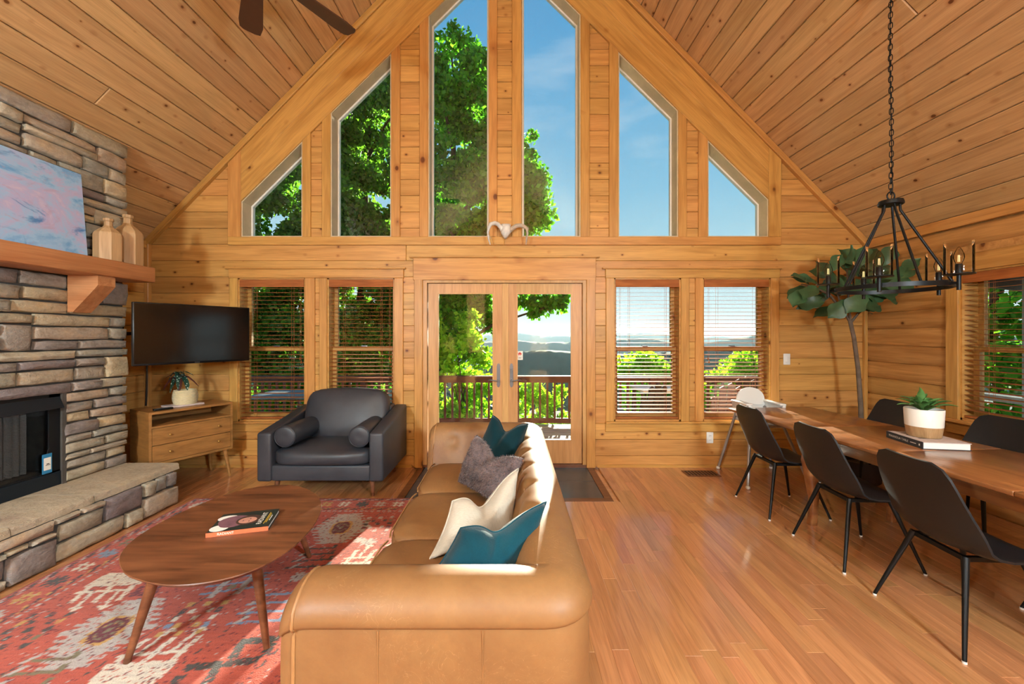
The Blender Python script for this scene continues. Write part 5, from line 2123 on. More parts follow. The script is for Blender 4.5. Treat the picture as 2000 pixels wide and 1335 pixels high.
def offset_path(o_):
    """positions along the U for one inward offset"""
    r = max(RC - o_, 0.004)
    xb, y0, y1 = SXB - o_, SY0 + o_, SY1 - o_
    pts = []
    for i in range(NA):
        f = i / NA
        f = 0.16 * (f * NA / 8) if i < 8 else 0.16 + 0.84 * (i - 8) / (NA - 8)
        pts.append((SXF + (xb - r - SXF) * f, y0))
    for i in range(NCR):
        a = -math.pi / 2 + math.pi / 2 * i / NCR
        pts.append((xb - r + r * math.cos(a), y0 + r + r * math.sin(a)))
    for i in range(NB):
        pts.append((xb, y0 + r + (y1 - y0 - 2 * r) * i / NB))
    for i in range(NCR):
        a = math.pi / 2 * i / NCR
        pts.append((xb - r + r * math.cos(a), y1 - r + r * math.sin(a)))
    for i in range(NA + 1):
        f = 1 - i / NA
        j = NA - i
        f = 0.16 * (j / 8) if j < 8 else 0.16 + 0.84 * (j - 8) / (NA - 8)
        pts.append((SXF + (xb - r - SXF) * f, y1))
    return pts


paths = [offset_path(o_) for o_, z in PROF]
npth = len(paths[0])
BUT = [(SXB - 0.25, SY0 + 0.52 + 0.36 * i) for i in range(5)]
buttons = [('b', y, 0.575) for y in np.linspace(1.72, 3.24, 6)] + [('b', y, 0.665) for y in np.linspace(1.87, 3.09, 5)]
abutt = [(x, 0.575) for x in (-0.50, -0.25, 0.0)]
V = []
for i, (o_, z) in enumerate(PROF):
    for j in range(npth):
        x, y = paths[i][j]
        zz, dx, dy = z, 0.0, 0.0
        if o_ > 0.05 and z > 0.40 and i > 14:
            if NA + NCR <= j < NA + NCR + NB:          # back
                dep = 0.0
                for _, by, bz in buttons:
                    dd = math.hypot((y - by), (z - bz) * 1.2)
                    dep += 0.030 * math.exp(-(dd / 0.050) ** 2)
                    if z > bz:
                        dep += 0.010 * math.exp(-((y - by) / 0.018) ** 2) * max(0, 1 - (z - bz) / 0.13)
                dx += dep
                puffz = 0.012 * (1 - abs(((y - 1.72) / 0.304) % 1 - 0.5) * 2)
                dx -= puffz * (1 if z < 0.70 else 0.4)
                zz -= dep * 0.35
            elif j < NA or j >= NA + 2 * NCR + NB:     # arms, inner side
                dep = 0.0
                for bx, bz in abutt:
                    dd = math.hypot(x - bx, (z - bz) * 1.2)
                    dep += 0.028 * math.exp(-(dd / 0.05) ** 2)
                    if z > bz:
                        dep += 0.008 * math.exp(-((x - bx) / 0.018) ** 2) * max(0, 1 - (z - bz) / 0.12)
                dy += (-dep if j < NA else dep)
        elif j < NA and o_ <= 0.002 and False:
            pass
        # rounded free ends of the arms
        tend = x - SXF
        if (j < NA or j >= NA + 2 * NCR + NB) and tend < 0.11:
            q_ = math.sqrt(max(0.0, 1 - (1 - min(1, (tend + 0.004) / 0.11)) ** 2))
            sO = 0.80 + 0.20 * q_
            sZ = 0.90 + 0.10 * q_
            oc = 0.14
            o2 = oc + (o_ - oc) * sO
            y = (SY0 + o2) if j < NA else (SY1 - o2)
            zz = zz * sZ if z > 0.62 else zz * (1 - (1 - sZ) * max(0, (z - 0.3)) / 0.35)
        V.append((x + dx, y + dy, zz))
m_ = len(PROF)
Fc = []
for i in range(m_ - 1):
    for j in range(npth - 1):
        Fc.append((i * npth + j, i * npth + j + 1, (i + 1) * npth + j + 1, (i + 1) * npth + j))
Fc.append(tuple(i * npth for i in range(m_)))
Fc.append(tuple(i * npth + npth - 1 for i in range(m_ - 1, -1, -1)))
shell = mkobj('arms_and_back', V, Fc, 'tan_leather', None, None)
bm = bmesh.new()
bm.from_mesh(shell.data)
bmesh.ops.recalc_face_normals(bm, faces=bm.faces)
bm.to_mesh(shell.data)
bm.free()
shell.data.polygons.foreach_set('use_smooth', [True] * len(shell.data.polygons))
shell.data.set_sharp_from_angle(angle=R(50))
adopt(shell, so)
# piping along the free end of both arms
for j, nm in ((3, 'near'), (npth - 4, 'far')):
    pts = [V[i * npth + j] for i in range(2, m_)]
    MB().tube(pts, 0.006, 6).build('piping', 'tan_piping', so, 60)
# seams of the outer panels
for xs in (-0.405, -0.088):
    MB().tube([(xs, SY0 - 0.0005, 0.10), (xs, SY0 - 0.0005, 0.598)], 0.0014, 5).build('panel_seam', 'tan_piping', so, 60)
pts = [Vector(V[7 * npth + j]) for j in range(2, npth - 2)]
MB().tube(pts, 0.0024, 5).build('roll_seam', 'tan_piping', so, 60)
rounded('seat_base', boxc(SXF + 0.035, SXB - 0.03, SY0 + 0.05, SY1 - 0.05, 0.06, 0.315), 'tan_leather', so, 0.02, 2)
cy = [SY0 + 0.285, 0, 0, SY1 - 0.285]
cl = (cy[3] - cy[0]) / 3
for k in range(3):
    y0, y1 = cy[0] + k * cl, cy[0] + (k + 1) * cl
    c = rounded('seat_cushion', boxc(SXF + 0.055, SXB - 0.275, y0 + 0.003, y1 - 0.003, 0.30, 0.428), 'tan_leather', so, puff=0.022)
    fr_ = []
    for zz in (0.413,):
        MB().tube([(SXF + 0.062, y0 + 0.02, zz), (SXF + 0.048, y0 + 0.08, zz), (SXF + 0.046, (y0 + y1) / 2, zz), (SXF + 0.048, y1 - 0.08, zz), (SXF + 0.062, y1 - 0.02, zz)], 0.005, 6).build('piping', 'tan_piping', c, 60)
for _, by, bz in buttons:
    ox = np.interp(bz, [p[1] for p in PROF[:17:-1]], [p[0] for p in PROF[:17:-1]])
    m = MB().lathe([(0.004, 0.0), (0.011, 0.002), (0.011, 0.006), (0.006, 0.010)], (0, 0, 0), 10)
    b = m.build('button', 'tan_leather', None, 60)
    b.matrix_basis = Matrix.Translation((SXB - ox + 0.018, by, bz)) @ Matrix.Rotation(R(-90), 4, 'Y')
    adopt(b, so)
for x, y in ((SXF + 0.08, SY0 + 0.08), (SXB - 0.08, SY0 + 0.08), (SXF + 0.08, SY1 - 0.08), (SXB - 0.08, SY1 - 0.08)):
    MB().tube([(x, y, 0.07), (x, y, 0.001 if x > RX1 else 0.013)], [0.025, 0.02], 12).build('leg', 'walnut', so, 60)


# ------------------------------------------------------------------ throw pillows
def pillow(label, TL, TR, BL, BR, thick, chop, mat, fur=False):
    TL, TR, BL, BR = map(Vector, (TL, TR, BL, BR))
    ctr = (TL + TR + BL + BR) / 4
    o = thing('throw_pillow', label, 'pillow', tuple((BL + BR) / 2), group='throw pillows along the sofa back')
    nrm = ((TR - TL) + (BR - BL)).cross((TL - BL) + (TR - BR)).normalized()
    up = ((TL - BL) + (TR - BR)).normalized()
    n = 30
    prng = random.Random(label)
    V, Fc = [], []
    grid = {}
    for side in (1, -1):
        for i in range(n + 1):
            for j in range(n + 1):
                u, v = -1 + 2 * i / n, -1 + 2 * j / n
                onedge = i in (0, n) or j in (0, n)
                if side < 0 and onedge:
                    grid[(side, i, j)] = grid[(1, i, j)]
                    continue
                pu = u * (1 - 0.085 * (1 - v * v))
                pv = v * (1 - 0.085 * (1 - u * u))
                a, b = (pu + 1) / 2, (pv + 1) / 2
                p = (BL * (1 - a) + BR * a) * (1 - b) + (TL * (1 - a) + TR * a) * b
                h = thick * max(0.0, (1 - u * u) * (1 - v * v)) ** 0.42
                cr_ = math.exp(-(u / 0.42) ** 2) * max(0.0, (v + 0.35) / 1.35) ** 1.3
                p = p - up * (chop * cr_)
                h *= 1 - 0.55 * math.exp(-(u / 0.16) ** 2) * max(0.0, v) ** 0.8 * (1 if chop > 0 else 0)
                wr = 0.005 * math.sin(5 * u + 3 * v) * math.sin(4 * v - 2 * u)
                if fur:
                    wr += prng.uniform(-0.004, 0.004)
                grid[(side, i, j)] = len(V)
                V.append(p + nrm * (side * (h + (wr if not onedge else 0)) * (1.0 if side > 0 else 0.7)))
        for i in range(n):
            for j in range(n):
                q_ = [grid[(side, i, j)], grid[(side, i + 1, j)], grid[(side, i + 1, j + 1)], grid[(side, i, j + 1)]]
                Fc.append(q_ if side > 0 else q_[::-1])
    mkobj('cover', V, Fc, mat, o, 180)
    ed = [grid[(1, i, 0)] for i in range(n)] + [grid[(1, n, j)] for j in range(n)] + [grid[(1, i, n)] for i in range(n, 0, -1)] + [grid[(1, 0, j)] for j in range(n, 0, -1)]
    if not fur:
        MB().tube([V[k] for k in ed], 0.004, 5, closed=True).build('seam', mat, o, 60)
    else:
        # short pile standing off the cover
        hv, hf = [], []
        for f in Fc:
            a, b, c, d_ = [V[k] for k in f]
            fn = (b - a).cross(d_ - a)
            if fn.length < 1e-9:
                continue
            fn.normalize()
            for _ in range(4):
                s_, t_ = prng.random(), prng.random()
                p = a.lerp(b, s_).lerp(d_.lerp(c, s_), t_)
                dr_ = (fn + Vector((prng.uniform(-.5, .5), prng.uniform(-.5, .5), prng.uniform(-.7, .2)))).normalized()
                sd_ = dr_.cross(Vector((prng.uniform(-1, 1), prng.uniform(-1, 1), prng.uniform(-1, 1)))).normalized() * 0.0022
                k = len(hv)
                hv += [p - sd_, p + sd_, p + dr_ * prng.uniform(0.010, 0.016)]
                hf.append((k, k + 1, k + 2))
        tag(mkobj('pile', hv, hf, mat, o), kind='stuff')
    return o


pillow('dark teal velvet pillow at the far end of the sofa', (-0.15, 3.17, 0.865), (0.125, 3.12, 0.81), (-0.34, 3.30, 0.45), (0.03, 3.02, 0.46), 0.095, 0.085, 'dark_teal_velvet')
pillow('brown-grey faux fur pillow between the teal and ivory pillows', (-0.245, 2.83, 0.80), (0.07, 2.50, 0.735), (-0.37, 2.86, 0.46), (-0.05, 2.42, 0.46), 0.10, 0.07, 'grey_fur', True)
pillow('ivory linen pillow with a dented top in the middle of the sofa', (-0.296, 2.03, 0.665), (0.035, 2.25, 0.755), (-0.385, 1.90, 0.445), (0.0, 2.12, 0.455), 0.10, 0.10, 'ivory_linen')
pillow('bright teal velvet pillow against the near arm of the sofa', (-0.20, 1.60, 0.735), (0.145, 1.73, 0.785), (-0.36, 1.60, 0.50), (0.05, 1.66, 0.45), 0.10, 0.06, 'teal_velvet')

# ------------------------------------------------------------------ dining table
TT = 0.75
dvec = Vector((0.085, -0.9964, 0)).normalized()       # along the table towards the camera
wvec = Vector((0.9964, 0.085, 0)).normalized()
tO = Vector((2.185, 4.13, 0))
TFm = Matrix(((dvec.x, wvec.x, 0, tO.x), (dvec.y, wvec.y, 0, tO.y), (0, 0, 1, 0), (0, 0, 0, 1)))
TLn, TWd = 2.95, 0.87
dt = thing('dining_table', 'long cherry dining table with curved legs and glossy top', 'dining table', tuple(TFm @ Vector((TLn / 2, TWd / 2, 0))))


def tpart(nm, q, mat='cherry', r=0.0, par=None):
    cs = boxc(*q)
    c = Vector(((q[0] + q[1]) / 2, (q[2] + q[3]) / 2, (q[4] + q[5]) / 2))
    o = rounded(nm, [tuple(Vector(p) - c) for p in cs], mat, None, r or 0.002, 2)
    o.matrix_basis = TFm @ Matrix.Translation(c)
    adopt(o, par or dt)
    return o


cuts = [0, 0.86, 1.55, 2.2, TLn]
for a, b in zip(cuts[:-1], cuts[1:]):
    tpart('top_leaf', (a + 0.0006, b - 0.0006, 0, TWd, TT - 0.028, TT), r=0.006)
lx0, lx1 = 0.90, 2.78
tpart('apron', (lx0 + 0.05, lx1, 0.095, 0.118, TT - 0.125, TT - 0.028))
tpart('apron', (lx0 + 0.05, lx1, TWd - 0.118, TWd - 0.095, TT - 0.125, TT - 0.028))
tpart('apron', (lx0 + 0.03, lx0 + 0.053, 0.11, TWd - 0.11, TT - 0.125, TT - 0.028))
tpart('apron', (lx1 - 0.02, lx1 + 0.003, 0.11, TWd - 0.11, TT - 0.125, TT - 0.028))
tpart('leaf_runner', (0.12, lx0 + 0.06, 0.24, 0.27, TT - 0.075, TT - 0.028))
tpart('leaf_runner', (0.12, lx0 + 0.06, TWd - 0.27, TWd - 0.24, TT - 0.075, TT - 0.028))
for lx, ly, sx, sy in ((lx0 + 0.03, 0.10, -1, -1), (lx0 + 0.03, TWd - 0.10, -1, 1), (lx1, 0.10, 1, -1), (lx1, TWd - 0.10, 1, 1)):
    m = MB()
    secs = [(TT - 0.029, 0.041, 0.0), (TT - 0.13, 0.041, 0.0), (TT - 0.17, 0.047, 0.010), (TT - 0.25, 0.048, 0.016), (0.36, 0.038, 0.010), (0.22, 0.030, 0.0), (0.09, 0.026, 0.002), (0.0, 0.030, 0.008)]
    V, Fc = [], []
    for z, hwid, off in secs:
        cx, cy_ = lx + sx * off, ly + sy * off
        c = hwid * 0.30
        for p in ((-hwid + c, -hwid), (hwid - c, -hwid), (hwid, -hwid + c), (hwid, hwid - c), (hwid - c, hwid), (-hwid + c, hwid), (-hwid, hwid - c), (-hwid, -hwid + c)):
            V.append(TFm @ Vector((cx + p[0], cy_ + p[1], z)))
    for L in range(len(secs) - 1):
        for i in range(8):
            k = (i + 1) % 8
            Fc.append((L * 8 + i, L * 8 + k, (L + 1) * 8 + k, (L + 1) * 8 + i))
    Fc += [tuple(range(8)), tuple((len(secs) - 1) * 8 + i for i in range(8))]
    m.add(V, Fc)
    m.build('leg', 'cherry', dt, 50)

# ------------------------------------------------------------------ dining chairs (moulded shell)
chairs = []


def make_chair():
    o = thing('dining_chair')
    prof = [(0.225, 0.425), (0.20, 0.440), (0.14, 0.445), (0.06, 0.440), (-0.02, 0.436), (-0.09, 0.440), (-0.145, 0.458), (-0.178, 0.490), (-0.200, 0.535), (-0.216, 0.585), (-0.230, 0.64), (-0.243, 0.70), (-0.256, 0.76), (-0.267, 0.81), (-0.275, 0.850), (-0.279, 0.870)]
    wid = [0.165, 0.198, 0.218, 0.230, 0.240, 0.248, 0.252, 0.252, 0.249, 0.244, 0.237, 0.228, 0.217, 0.203, 0.176, 0.124]
    nt = 12
    n = len(prof)
    nrmls = []
    for i in range(n):
        a, b = prof[max(i - 1, 0)], prof[min(i + 1, n - 1)]
        d = Vector((b[0] - a[0], b[1] - a[1])).normalized()
        nrmls.append(Vector((-d.y * -1, d.x * -1)))      # towards the sitter / up
    V, Fc = [], []
    for lay in (0, 1):
        for i in range(n):
            s_ = i / (n - 1)
            nn = nrmls[i]
            for j in range(nt + 1):
                t_ = -1 + 2 * j / nt
                cup = (0.010 + 0.050 * math.exp(-((s_ - 0.52) / 0.22) ** 2)) * t_ * t_
                th = 0.011 * lay
                V.append((prof[i][0] + nn.x * (cup - th), t_ * wid[i], prof[i][1] + nn.y * (cup - th)))
    W = nt + 1
    N = n * W
    for i in range(n - 1):
        for j in range(nt):
            a, b, c, d = i * W + j, i * W + j + 1, (i + 1) * W + j + 1, (i + 1) * W + j
            Fc += [(a, b, c, d), (N + d, N + c, N + b, N + a)]
    for i in range(n - 1):
        Fc += [(i * W, (i + 1) * W, N + (i + 1) * W, N + i * W), (i * W + nt, N + i * W + nt, N + (i + 1) * W + nt, (i + 1) * W + nt)]
    for j in range(nt):
        Fc += [(j, N + j, N + j + 1, j + 1), ((n - 1) * W + j, (n - 1) * W + j + 1, N + (n - 1) * W + j + 1, N + (n - 1) * W + j)]
    MB().add(V, Fc).build('seat_shell', 'black_plastic', o, 60)
    m = MB()
    m.box(-0.12, 0.13, -0.135, -0.115, 0.402, 0.424).box(-0.12, 0.13, 0.115, 0.135, 0.402, 0.424).box(-0.13, -0.11, -0.135, 0.135, 0.402, 0.424).box(0.11, 0.13, -0.135, 0.135, 0.402, 0.424)
    m.build('seat_frame', 'black_metal', o)
    for sx in (-1, 1):
        for sy in (-1, 1):
            top = (0.125 * sx, 0.135 * sy, 0.424)
            bot = (0.245 * sx + 0.005, 0.245 * sy, 0.008)
            lg = MB().tube([top, bot], [0.0145, 0.0085], 12).build('leg', 'black_metal', o, 60)
            MB().tube([(bot[0], bot[1], 0.010), (bot[0], bot[1], 0.0)], 0.0095, 10).build('foot_glide', 'white_plastic', lg, 60)
    return o


ch0 = make_chair()
CHP = [((2.305, 3.53), 0, 'black shell dining chair beside the white high chair'),
       ((2.320, 2.79), -2, 'black shell dining chair in the middle of the near side'),
       ((2.305, 2.09), -3, 'nearest black shell dining chair, at the right edge'),
       ((3.33, 3.86), 176, 'far side dining chair in front of the fig tree trunk'),
       ((3.42, 3.02), 184, 'far side dining chair below the right wall window'),
       ((3.02, 1.98), 180, 'far side dining chair mostly hidden behind the nearest chair')]
for i, ((x, y), rz, lab) in enumerate(CHP):
    c = ch0 if i == 0 else copy_tree(ch0)
    c.matrix_basis = Matrix.Translation((x, y, 0)) @ Matrix.Rotation(R(rz), 4, 'Z')
    tag(c, lab, 'chair', 'black dining chairs around the table')

# ------------------------------------------------------------------ book and potted succulent on the table
b2 = thing('cookbook', 'thick dark-spined cookbook lying under the white planter', 'book', (2.8, 2.8, TT))
q0, q1 = Vector((2.705, 2.955, TT)), Vector((2.655, 2.645, TT))
d = (q1 - q0).normalized()
nb = Vector((-d.y, d.x, 0))
B2 = Matrix(((d.x, nb.x, 0, q0.x), (d.y, nb.y, 0, q0.y), (0, 0, 1, TT), (0, 0, 0, 1)))
bw2, bd2, bt2 = (q1 - q0).length, 0.27, 0.046
bpart('back_cover', (0, bw2, 0, bd2, 0, 0.004), 'dark_cover', B2, b2)
bpart('pages', (0.004, bw2 - 0.004, 0.004, bd2 - 0.005, 0.004, bt2 - 0.004), 'paper', B2, b2)
bpart('spine', (0, bw2, -0.004, 0.002, 0, bt2), 'dark_cover', B2, b2)
fc2 = bpart('front_cover', (0, bw2, 0, bd2, bt2 - 0.004, bt2), 'tray_pink', B2, b2)
for k in range(4):
    bpart('cover_line', (0.05 + k * 0.05, 0.062 + k * 0.05, 0.05, 0.22 - 0.03 * k, bt2, bt2 + 0.0005), 'ink_dark', B2, fc2)
text_mesh('spine_title', 'MAGNOLIA TABLE', 0.021, B2 @ Matrix.Translation((0.112, -0.0046, bt2 / 2)) @ Matrix.Rotation(R(90), 4, 'X'), 'ink_white', b2)
bpart('spine_line', (0.215, 0.262, -0.0045, -0.0041, bt2 / 2 - 0.002, bt2 / 2 + 0.002), 'ink_white', B2, b2)
bpart('spine_mark', (0.285, 0.294, -0.0045, -0.0041, bt2 / 2 - 0.006, bt2 / 2 + 0.006), 'ink_white', B2, b2)

pz = TT + bt2 + 0.001
pcx, pcy = 2.815, 2.80
sp = thing('potted_succulent', 'green rosette succulent in a white and wood planter on the table', 'potted plant', (pcx, pcy, pz))
MB().lathe([(0.084, 0.0), (0.088, 0.004), (0.097, 0.072)], (pcx, pcy, pz), 40).build('wooden_base', 'turned_wood', sp, 50)
MB().lathe([(0.0975, 0.072), (0.103, 0.185), (0.101, 0.189), (0.094, 0.186), (0.092, 0.165), (0.01, 0.163)], (pcx, pcy, pz), 40, cap=False).build('planter', 'ceramic', sp, 50)
MB().lathe([(0.092, 0.160), (0.05, 0.170), (0.005, 0.172)], (pcx, pcy, pz), 24).build('soil', 'soil', sp, 60)
LR = random.Random(5)
for k in range(20):
    a = k * 2.4 + LR.uniform(-0.2, 0.2)
    L = [0.16, 0.13, 0.10][k % 3] * LR.uniform(0.85, 1.1)
    el = [0.25, 0.65, 1.1][k % 3] + LR.uniform(-0.1, 0.1)
    b0 = Vector((pcx + 0.012 * math.cos(a), pcy + 0.012 * math.sin(a), pz + 0.172))
    h = Vector((math.cos(a), math.sin(a), 0))
    pts = [b0, b0 + h * L * 0.4 * math.cos(el) + Vector((0, 0, L * 0.45 * math.sin(el) + 0.02)), b0 + h * L * 0.75 * math.cos(el * 0.9) + Vector((0, 0, L * 0.70 * math.sin(el) + 0.02)), b0 + h * L * math.cos(el * 0.8) + Vector((0, 0, L * 0.85 * math.sin(el) + 0.012))]
    strap_leaf(pts, 0.020, 'succulent', sp, fold=0.45)
b0 = Vector((pcx - 0.01, pcy, pz + 0.172))
for dx, hh in ((-0.03, 0.165), (-0.055, 0.11), (0.02, 0.12)):
    strap_leaf([b0, b0 + Vector((dx * 0.3, 0, hh * 0.4)), b0 + Vector((dx * 0.7, -0.01, hh * 0.75)), b0 + Vector((dx, -0.01, hh))], 0.022, 'succulent', sp, fold=0.4)

# ------------------------------------------------------------------ high chair
hc = thing('high_chair', 'white plastic high chair with grey tube legs at the end of the table', 'high chair', (2.575, 4.25, 0))
hx, hy = 2.585, 4.33
for fx, fy, tx, ty_ in ((2.29, 4.55, 2.44, 4.42), (2.88, 4.55, 2.73, 4.42), (2.275, 3.95, 2.45, 4.21), (2.885, 3.95, 2.72, 4.21)):
    lg = MB().tube([(tx, ty_, 0.70 if fy < 4.2 else 0.72), (fx, fy, 0.012)], 0.0145, 12).build('leg', 'grey_metal', hc, 60)
    MB().lathe([(0.012, 0.0), (0.021, 0.006), (0.021, 0.02), (0.015, 0.03)], (fx, fy, 0.0), 14).build('foot_cap', 'white_plastic', lg, 60)
# seat tub: side walls, arched back, flat arm rims
m = MB()
out_, nA = [], 14
prof = [(0.152, 0.735), (0.150, 0.80)] + [(0.150 * math.cos(math.pi / 2 * i / 8) if i else 0.150, 0.80 + 0.118 * math.sin(math.pi / 2 * i / 8)) for i in range(0, 9)]
arch = [(p[0], p[1]) for p in prof] + [(-p[0], p[1]) for p in prof[-2::-1]]
V, Fc = [], []
na = len(arch)
for dy, sc_ in ((0.0, 1.0), (0.012, 1.0), (0.020, 0.93), (0.020, 0.9)):
    for p in arch:
        lean = 0.10 * max(0, p[1] - 0.735)
        V.append((hx + p[0] * sc_, 4.43 + dy + lean, 0.735 + (p[1] - 0.735) * sc_))
for L in range(3):
    for i in range(na - 1):
        Fc.append((L * na + i, L * na + i + 1, (L + 1) * na + i + 1, (L + 1) * na + i))
Fc += [tuple(range(na)), tuple(3 * na + i for i in range(na - 1, -1, -1))]
m.add(V, Fc)
m.build('backrest', 'white_plastic', hc, 40)
rounded('arm_rim', boxc(hx - 0.205, hx - 0.135, 4.16, 4.46, 0.765, 0.785), 'white_plastic', hc, 0.008, 2)
rounded('arm_rim', boxc(hx + 0.135, hx + 0.205, 4.16, 4.46, 0.765, 0.785), 'white_plastic', hc, 0.008, 2)
for s_ in (-1, 1):
    V = [(hx + s_ * 0.15, 4.15, 0.60), (hx + s_ * 0.165, 4.15, 0.60), (hx + s_ * 0.165, 4.46, 0.62), (hx + s_ * 0.15, 4.46, 0.62), (hx + s_ * 0.16, 4.15, 0.77), (hx + s_ * 0.19, 4.15, 0.77), (hx + s_ * 0.19, 4.47, 0.77), (hx + s_ * 0.15, 4.47, 0.77)]
    MB().hexa(V).build('side_wall', 'white_plastic', hc)
rounded('back_wall', boxc(hx - 0.16, hx + 0.16, 4.44, 4.465, 0.58, 0.77), 'white_plastic', hc, 0.006, 2)
rounded('seat', boxc(hx - 0.165, hx + 0.165, 4.15, 4.46, 0.565, 0.60), 'white_plastic', hc, 0.012, 2)
rounded('footplate', boxc(hx - 0.11, hx + 0.11, 4.0, 4.15, 0.575, 0.60), 'white_plastic', hc, 0.01, 2)
MB().tube([(hx - 0.165, 4.2, 0.585), (hx - 0.20, 4.18, 0.56)], 0.008, 8).build('buckle', 'black_plastic', hc)

# ------------------------------------------------------------------ fiddle leaf fig
fg = thing('fiddle_leaf_fig', 'tall artificial fiddle leaf fig tree in the right corner', 'plant', (3.53, 4.12, 0))
FYc = 4.15
trunk = [P(1684, 900, FYc), P(1681, 790, FYc), P(1676, 720, FYc), P(1668, 660, FYc), P(1660, 625, FYc)]
trunk[0].z = 0.18
MB().tube(trunk, [0.024, 0.022, 0.020, 0.019, 0.018], 10).build('trunk', 'bark', fg, 60)
for pts in ([(1660, 628), (1650, 612), (1641, 592), (1632, 560)], [(1661, 628), (1658, 600), (1656, 560), (1654, 520)], [(1663, 628), (1676, 612), (1692, 596), (1720, 560)], [(1658, 610), (1665, 590), (1690, 550), (1730, 530)], [(1650, 612), (1620, 575), (1590, 560), (1565, 555)]):
    k = RND.uniform(-0.12, 0.06)
    MB().tube([P(x, y, FYc + k * i / 3) for i, (x, y) in enumerate(pts)], [0.013, 0.011, 0.009, 0.006], 8).build('branch', 'bark', fg, 60)
MB().lathe([(0.12, 0.0), (0.15, 0.02), (0.17, 0.22), (0.155, 0.22), (0.15, 0.18), (0.01, 0.17)], (trunk[0].x, FYc, 0.0), 28, cap=False).build('pot', 'outdoor_dark', fg, 50)


def fig_leaf(c, tip, w, up):
    """broad violin-shaped leaf from c to tip"""
    c, tip = Vector(c), Vector(tip)
    d = tip - c
    L = d.length
    d.normalize()
    s_ = d.cross(Vector(up)).normalized()
    nn = s_.cross(d).normalized()
    n = 9
    wp = [0.04, 0.42, 0.62, 0.66, 0.78, 0.98, 1.0, 0.78, 0.30, 0.02]
    V, Fc = [], []
    ph = RND.uniform(0, 6)
    for i in range(n + 1):
        t_ = i / n
        base = c + d * L * t_ + nn * (-0.20 * L * t_ * t_)
        for j, q_ in enumerate((-1, -0.5, 0, 0.5, 1)):
            ww = w * wp[i]
            V.append(base + s_ * q_ * ww + nn * (abs(q_) * 0.22 * ww + 0.010 * math.sin(7 * t_ + ph + q_ * 2) * abs(q_)))
    for i in range(n):
        for j in range(4):
            Fc.append((i * 5 + j, i * 5 + j + 1, (i + 1) * 5 + j + 1, (i + 1) * 5 + j))
    mkobj('leaf', V, Fc, 'fig_leaf', fg, 180)


FL = [((1690, 520), (1645, 480)), ((1675, 540), (1635, 500)), ((1700, 530), (1660, 505)), ((1650, 560), (1610, 525)), ((1640, 545), (1585, 522)), ((1600, 555), (1565, 540)), ((1595, 560), (1570, 575)), ((1575, 560), (1540, 575)), ((1580, 555), (1558, 535)),
      ((1620, 570), (1580, 600)), ((1605, 580), (1560, 598)), ((1640, 600), (1590, 612)), ((1610, 590), (1572, 590)), ((1690, 590), (1760, 595)), ((1680, 600), (1730, 590)), ((1700, 570), (1760, 570)), ((1710, 550), (1770, 528)), ((1700, 545), (1765, 508)),
      ((1735, 545), (1800, 520)), ((1740, 560), (1812, 548)), ((1730, 530), (1785, 490)), ((1720, 520), (1745, 485)), ((1680, 520), (1690, 475)), ((1665, 540), (1650, 500)), ((1695, 560), (1730, 535)), ((1650, 590), (1690, 600)), ((1670, 575), (1700, 545)),
      ((1655, 550), (1680, 515)), ((1630, 560), (1660, 540)), ((1625, 545), (1600, 510)), ((1690, 555), (1650, 565)), ((1715, 570), (1690, 530)), ((1730, 585), (1770, 560)), ((1600, 570), (1632, 545)), ((1660, 585), (1632, 610)), ((1570, 565), (1552, 590)), ((1620, 530), (1640, 505)), ((1650, 525), (1668, 490)), ((1700, 515), (1722, 480)), ((1715, 540), (1748, 512)), ((1745, 575), (1790, 585)), ((1690, 575), (1665, 600)), ((1755, 540), (1800, 500)), ((1640, 575), (1612, 560)), ((1675, 560), (1705, 590)), ((1580, 570), (1600, 600)), ((1725, 560), (1700, 585))]
for k, (a, b) in enumerate(FL):
    y0 = FYc + RND.uniform(-0.28, 0.16)
    y1 = y0 + RND.uniform(-0.12, 0.08)
    a3, b3 = P(a[0], a[1], y0), P(b[0], b[1], y1)
    if max(a3.x, b3.x) > XR - 0.1:
        sh = max(a3.x, b3.x) - (XR - 0.1)
        a3.x -= sh
        b3.x -= sh
    L = (b3 - a3).length
    if L < 0.24:
        b3 = a3 + (b3 - a3) * (0.24 / L)
    fig_leaf(a3, b3, 0.080 * RND.uniform(0.8, 1.2), (RND.uniform(-0.6, 0.6), -0.8, RND.uniform(0.1, 1.2)))

# ------------------------------------------------------------------ chandelier
cX, cY, cZ = 2.59, 2.80, 1.805
cl_ = thing('chandelier', 'black ring chandelier with five glass shades hanging over the table', 'chandelier', (cX, cY, cZ))
rr, n = 0.30, 64
V, Fc = [], []
for i in range(n):
    a = 2 * math.pi * i / n
    for r_, z in ((rr - 0.006, -0.014), (rr + 0.006, -0.014), (rr + 0.006, 0.014), (rr - 0.006, 0.014)):
        V.append((cX + r_ * math.cos(a), cY + r_ * math.sin(a), cZ + z))
for i in range(n):
    j = (i + 1) % n
    for k in range(4):
        l = (k + 1) % 4
        Fc.append((i * 4 + k, i * 4 + l, j * 4 + l, j * 4 + k))
MB().add(V, Fc).build('ring', 'black_metal', cl_, 40)
hz = 2.393
MB().lathe([(0.02, 0.035), (0.066, 0.030), (0.070, 0.012), (0.070, 0.004), (0.066, 0.0), (0.02, -0.002)][::-1], (cX, cY, hz - 0.02), 32).build('hub', 'black_metal', cl_, 40)
for k in range(5):
    a = R(-70 + 36 + 72 * k)
    MB().tube([(cX + 0.045 * math.cos(a), cY + 0.045 * math.sin(a), hz - 0.018), (cX + 0.048 * math.cos(a), cY + 0.048 * math.sin(a), hz - 0.06), (cX + rr * math.cos(a), cY + rr * math.sin(a), cZ + 0.012)], 0.0075, 10).build('rod', 'black_metal', cl_, 50)
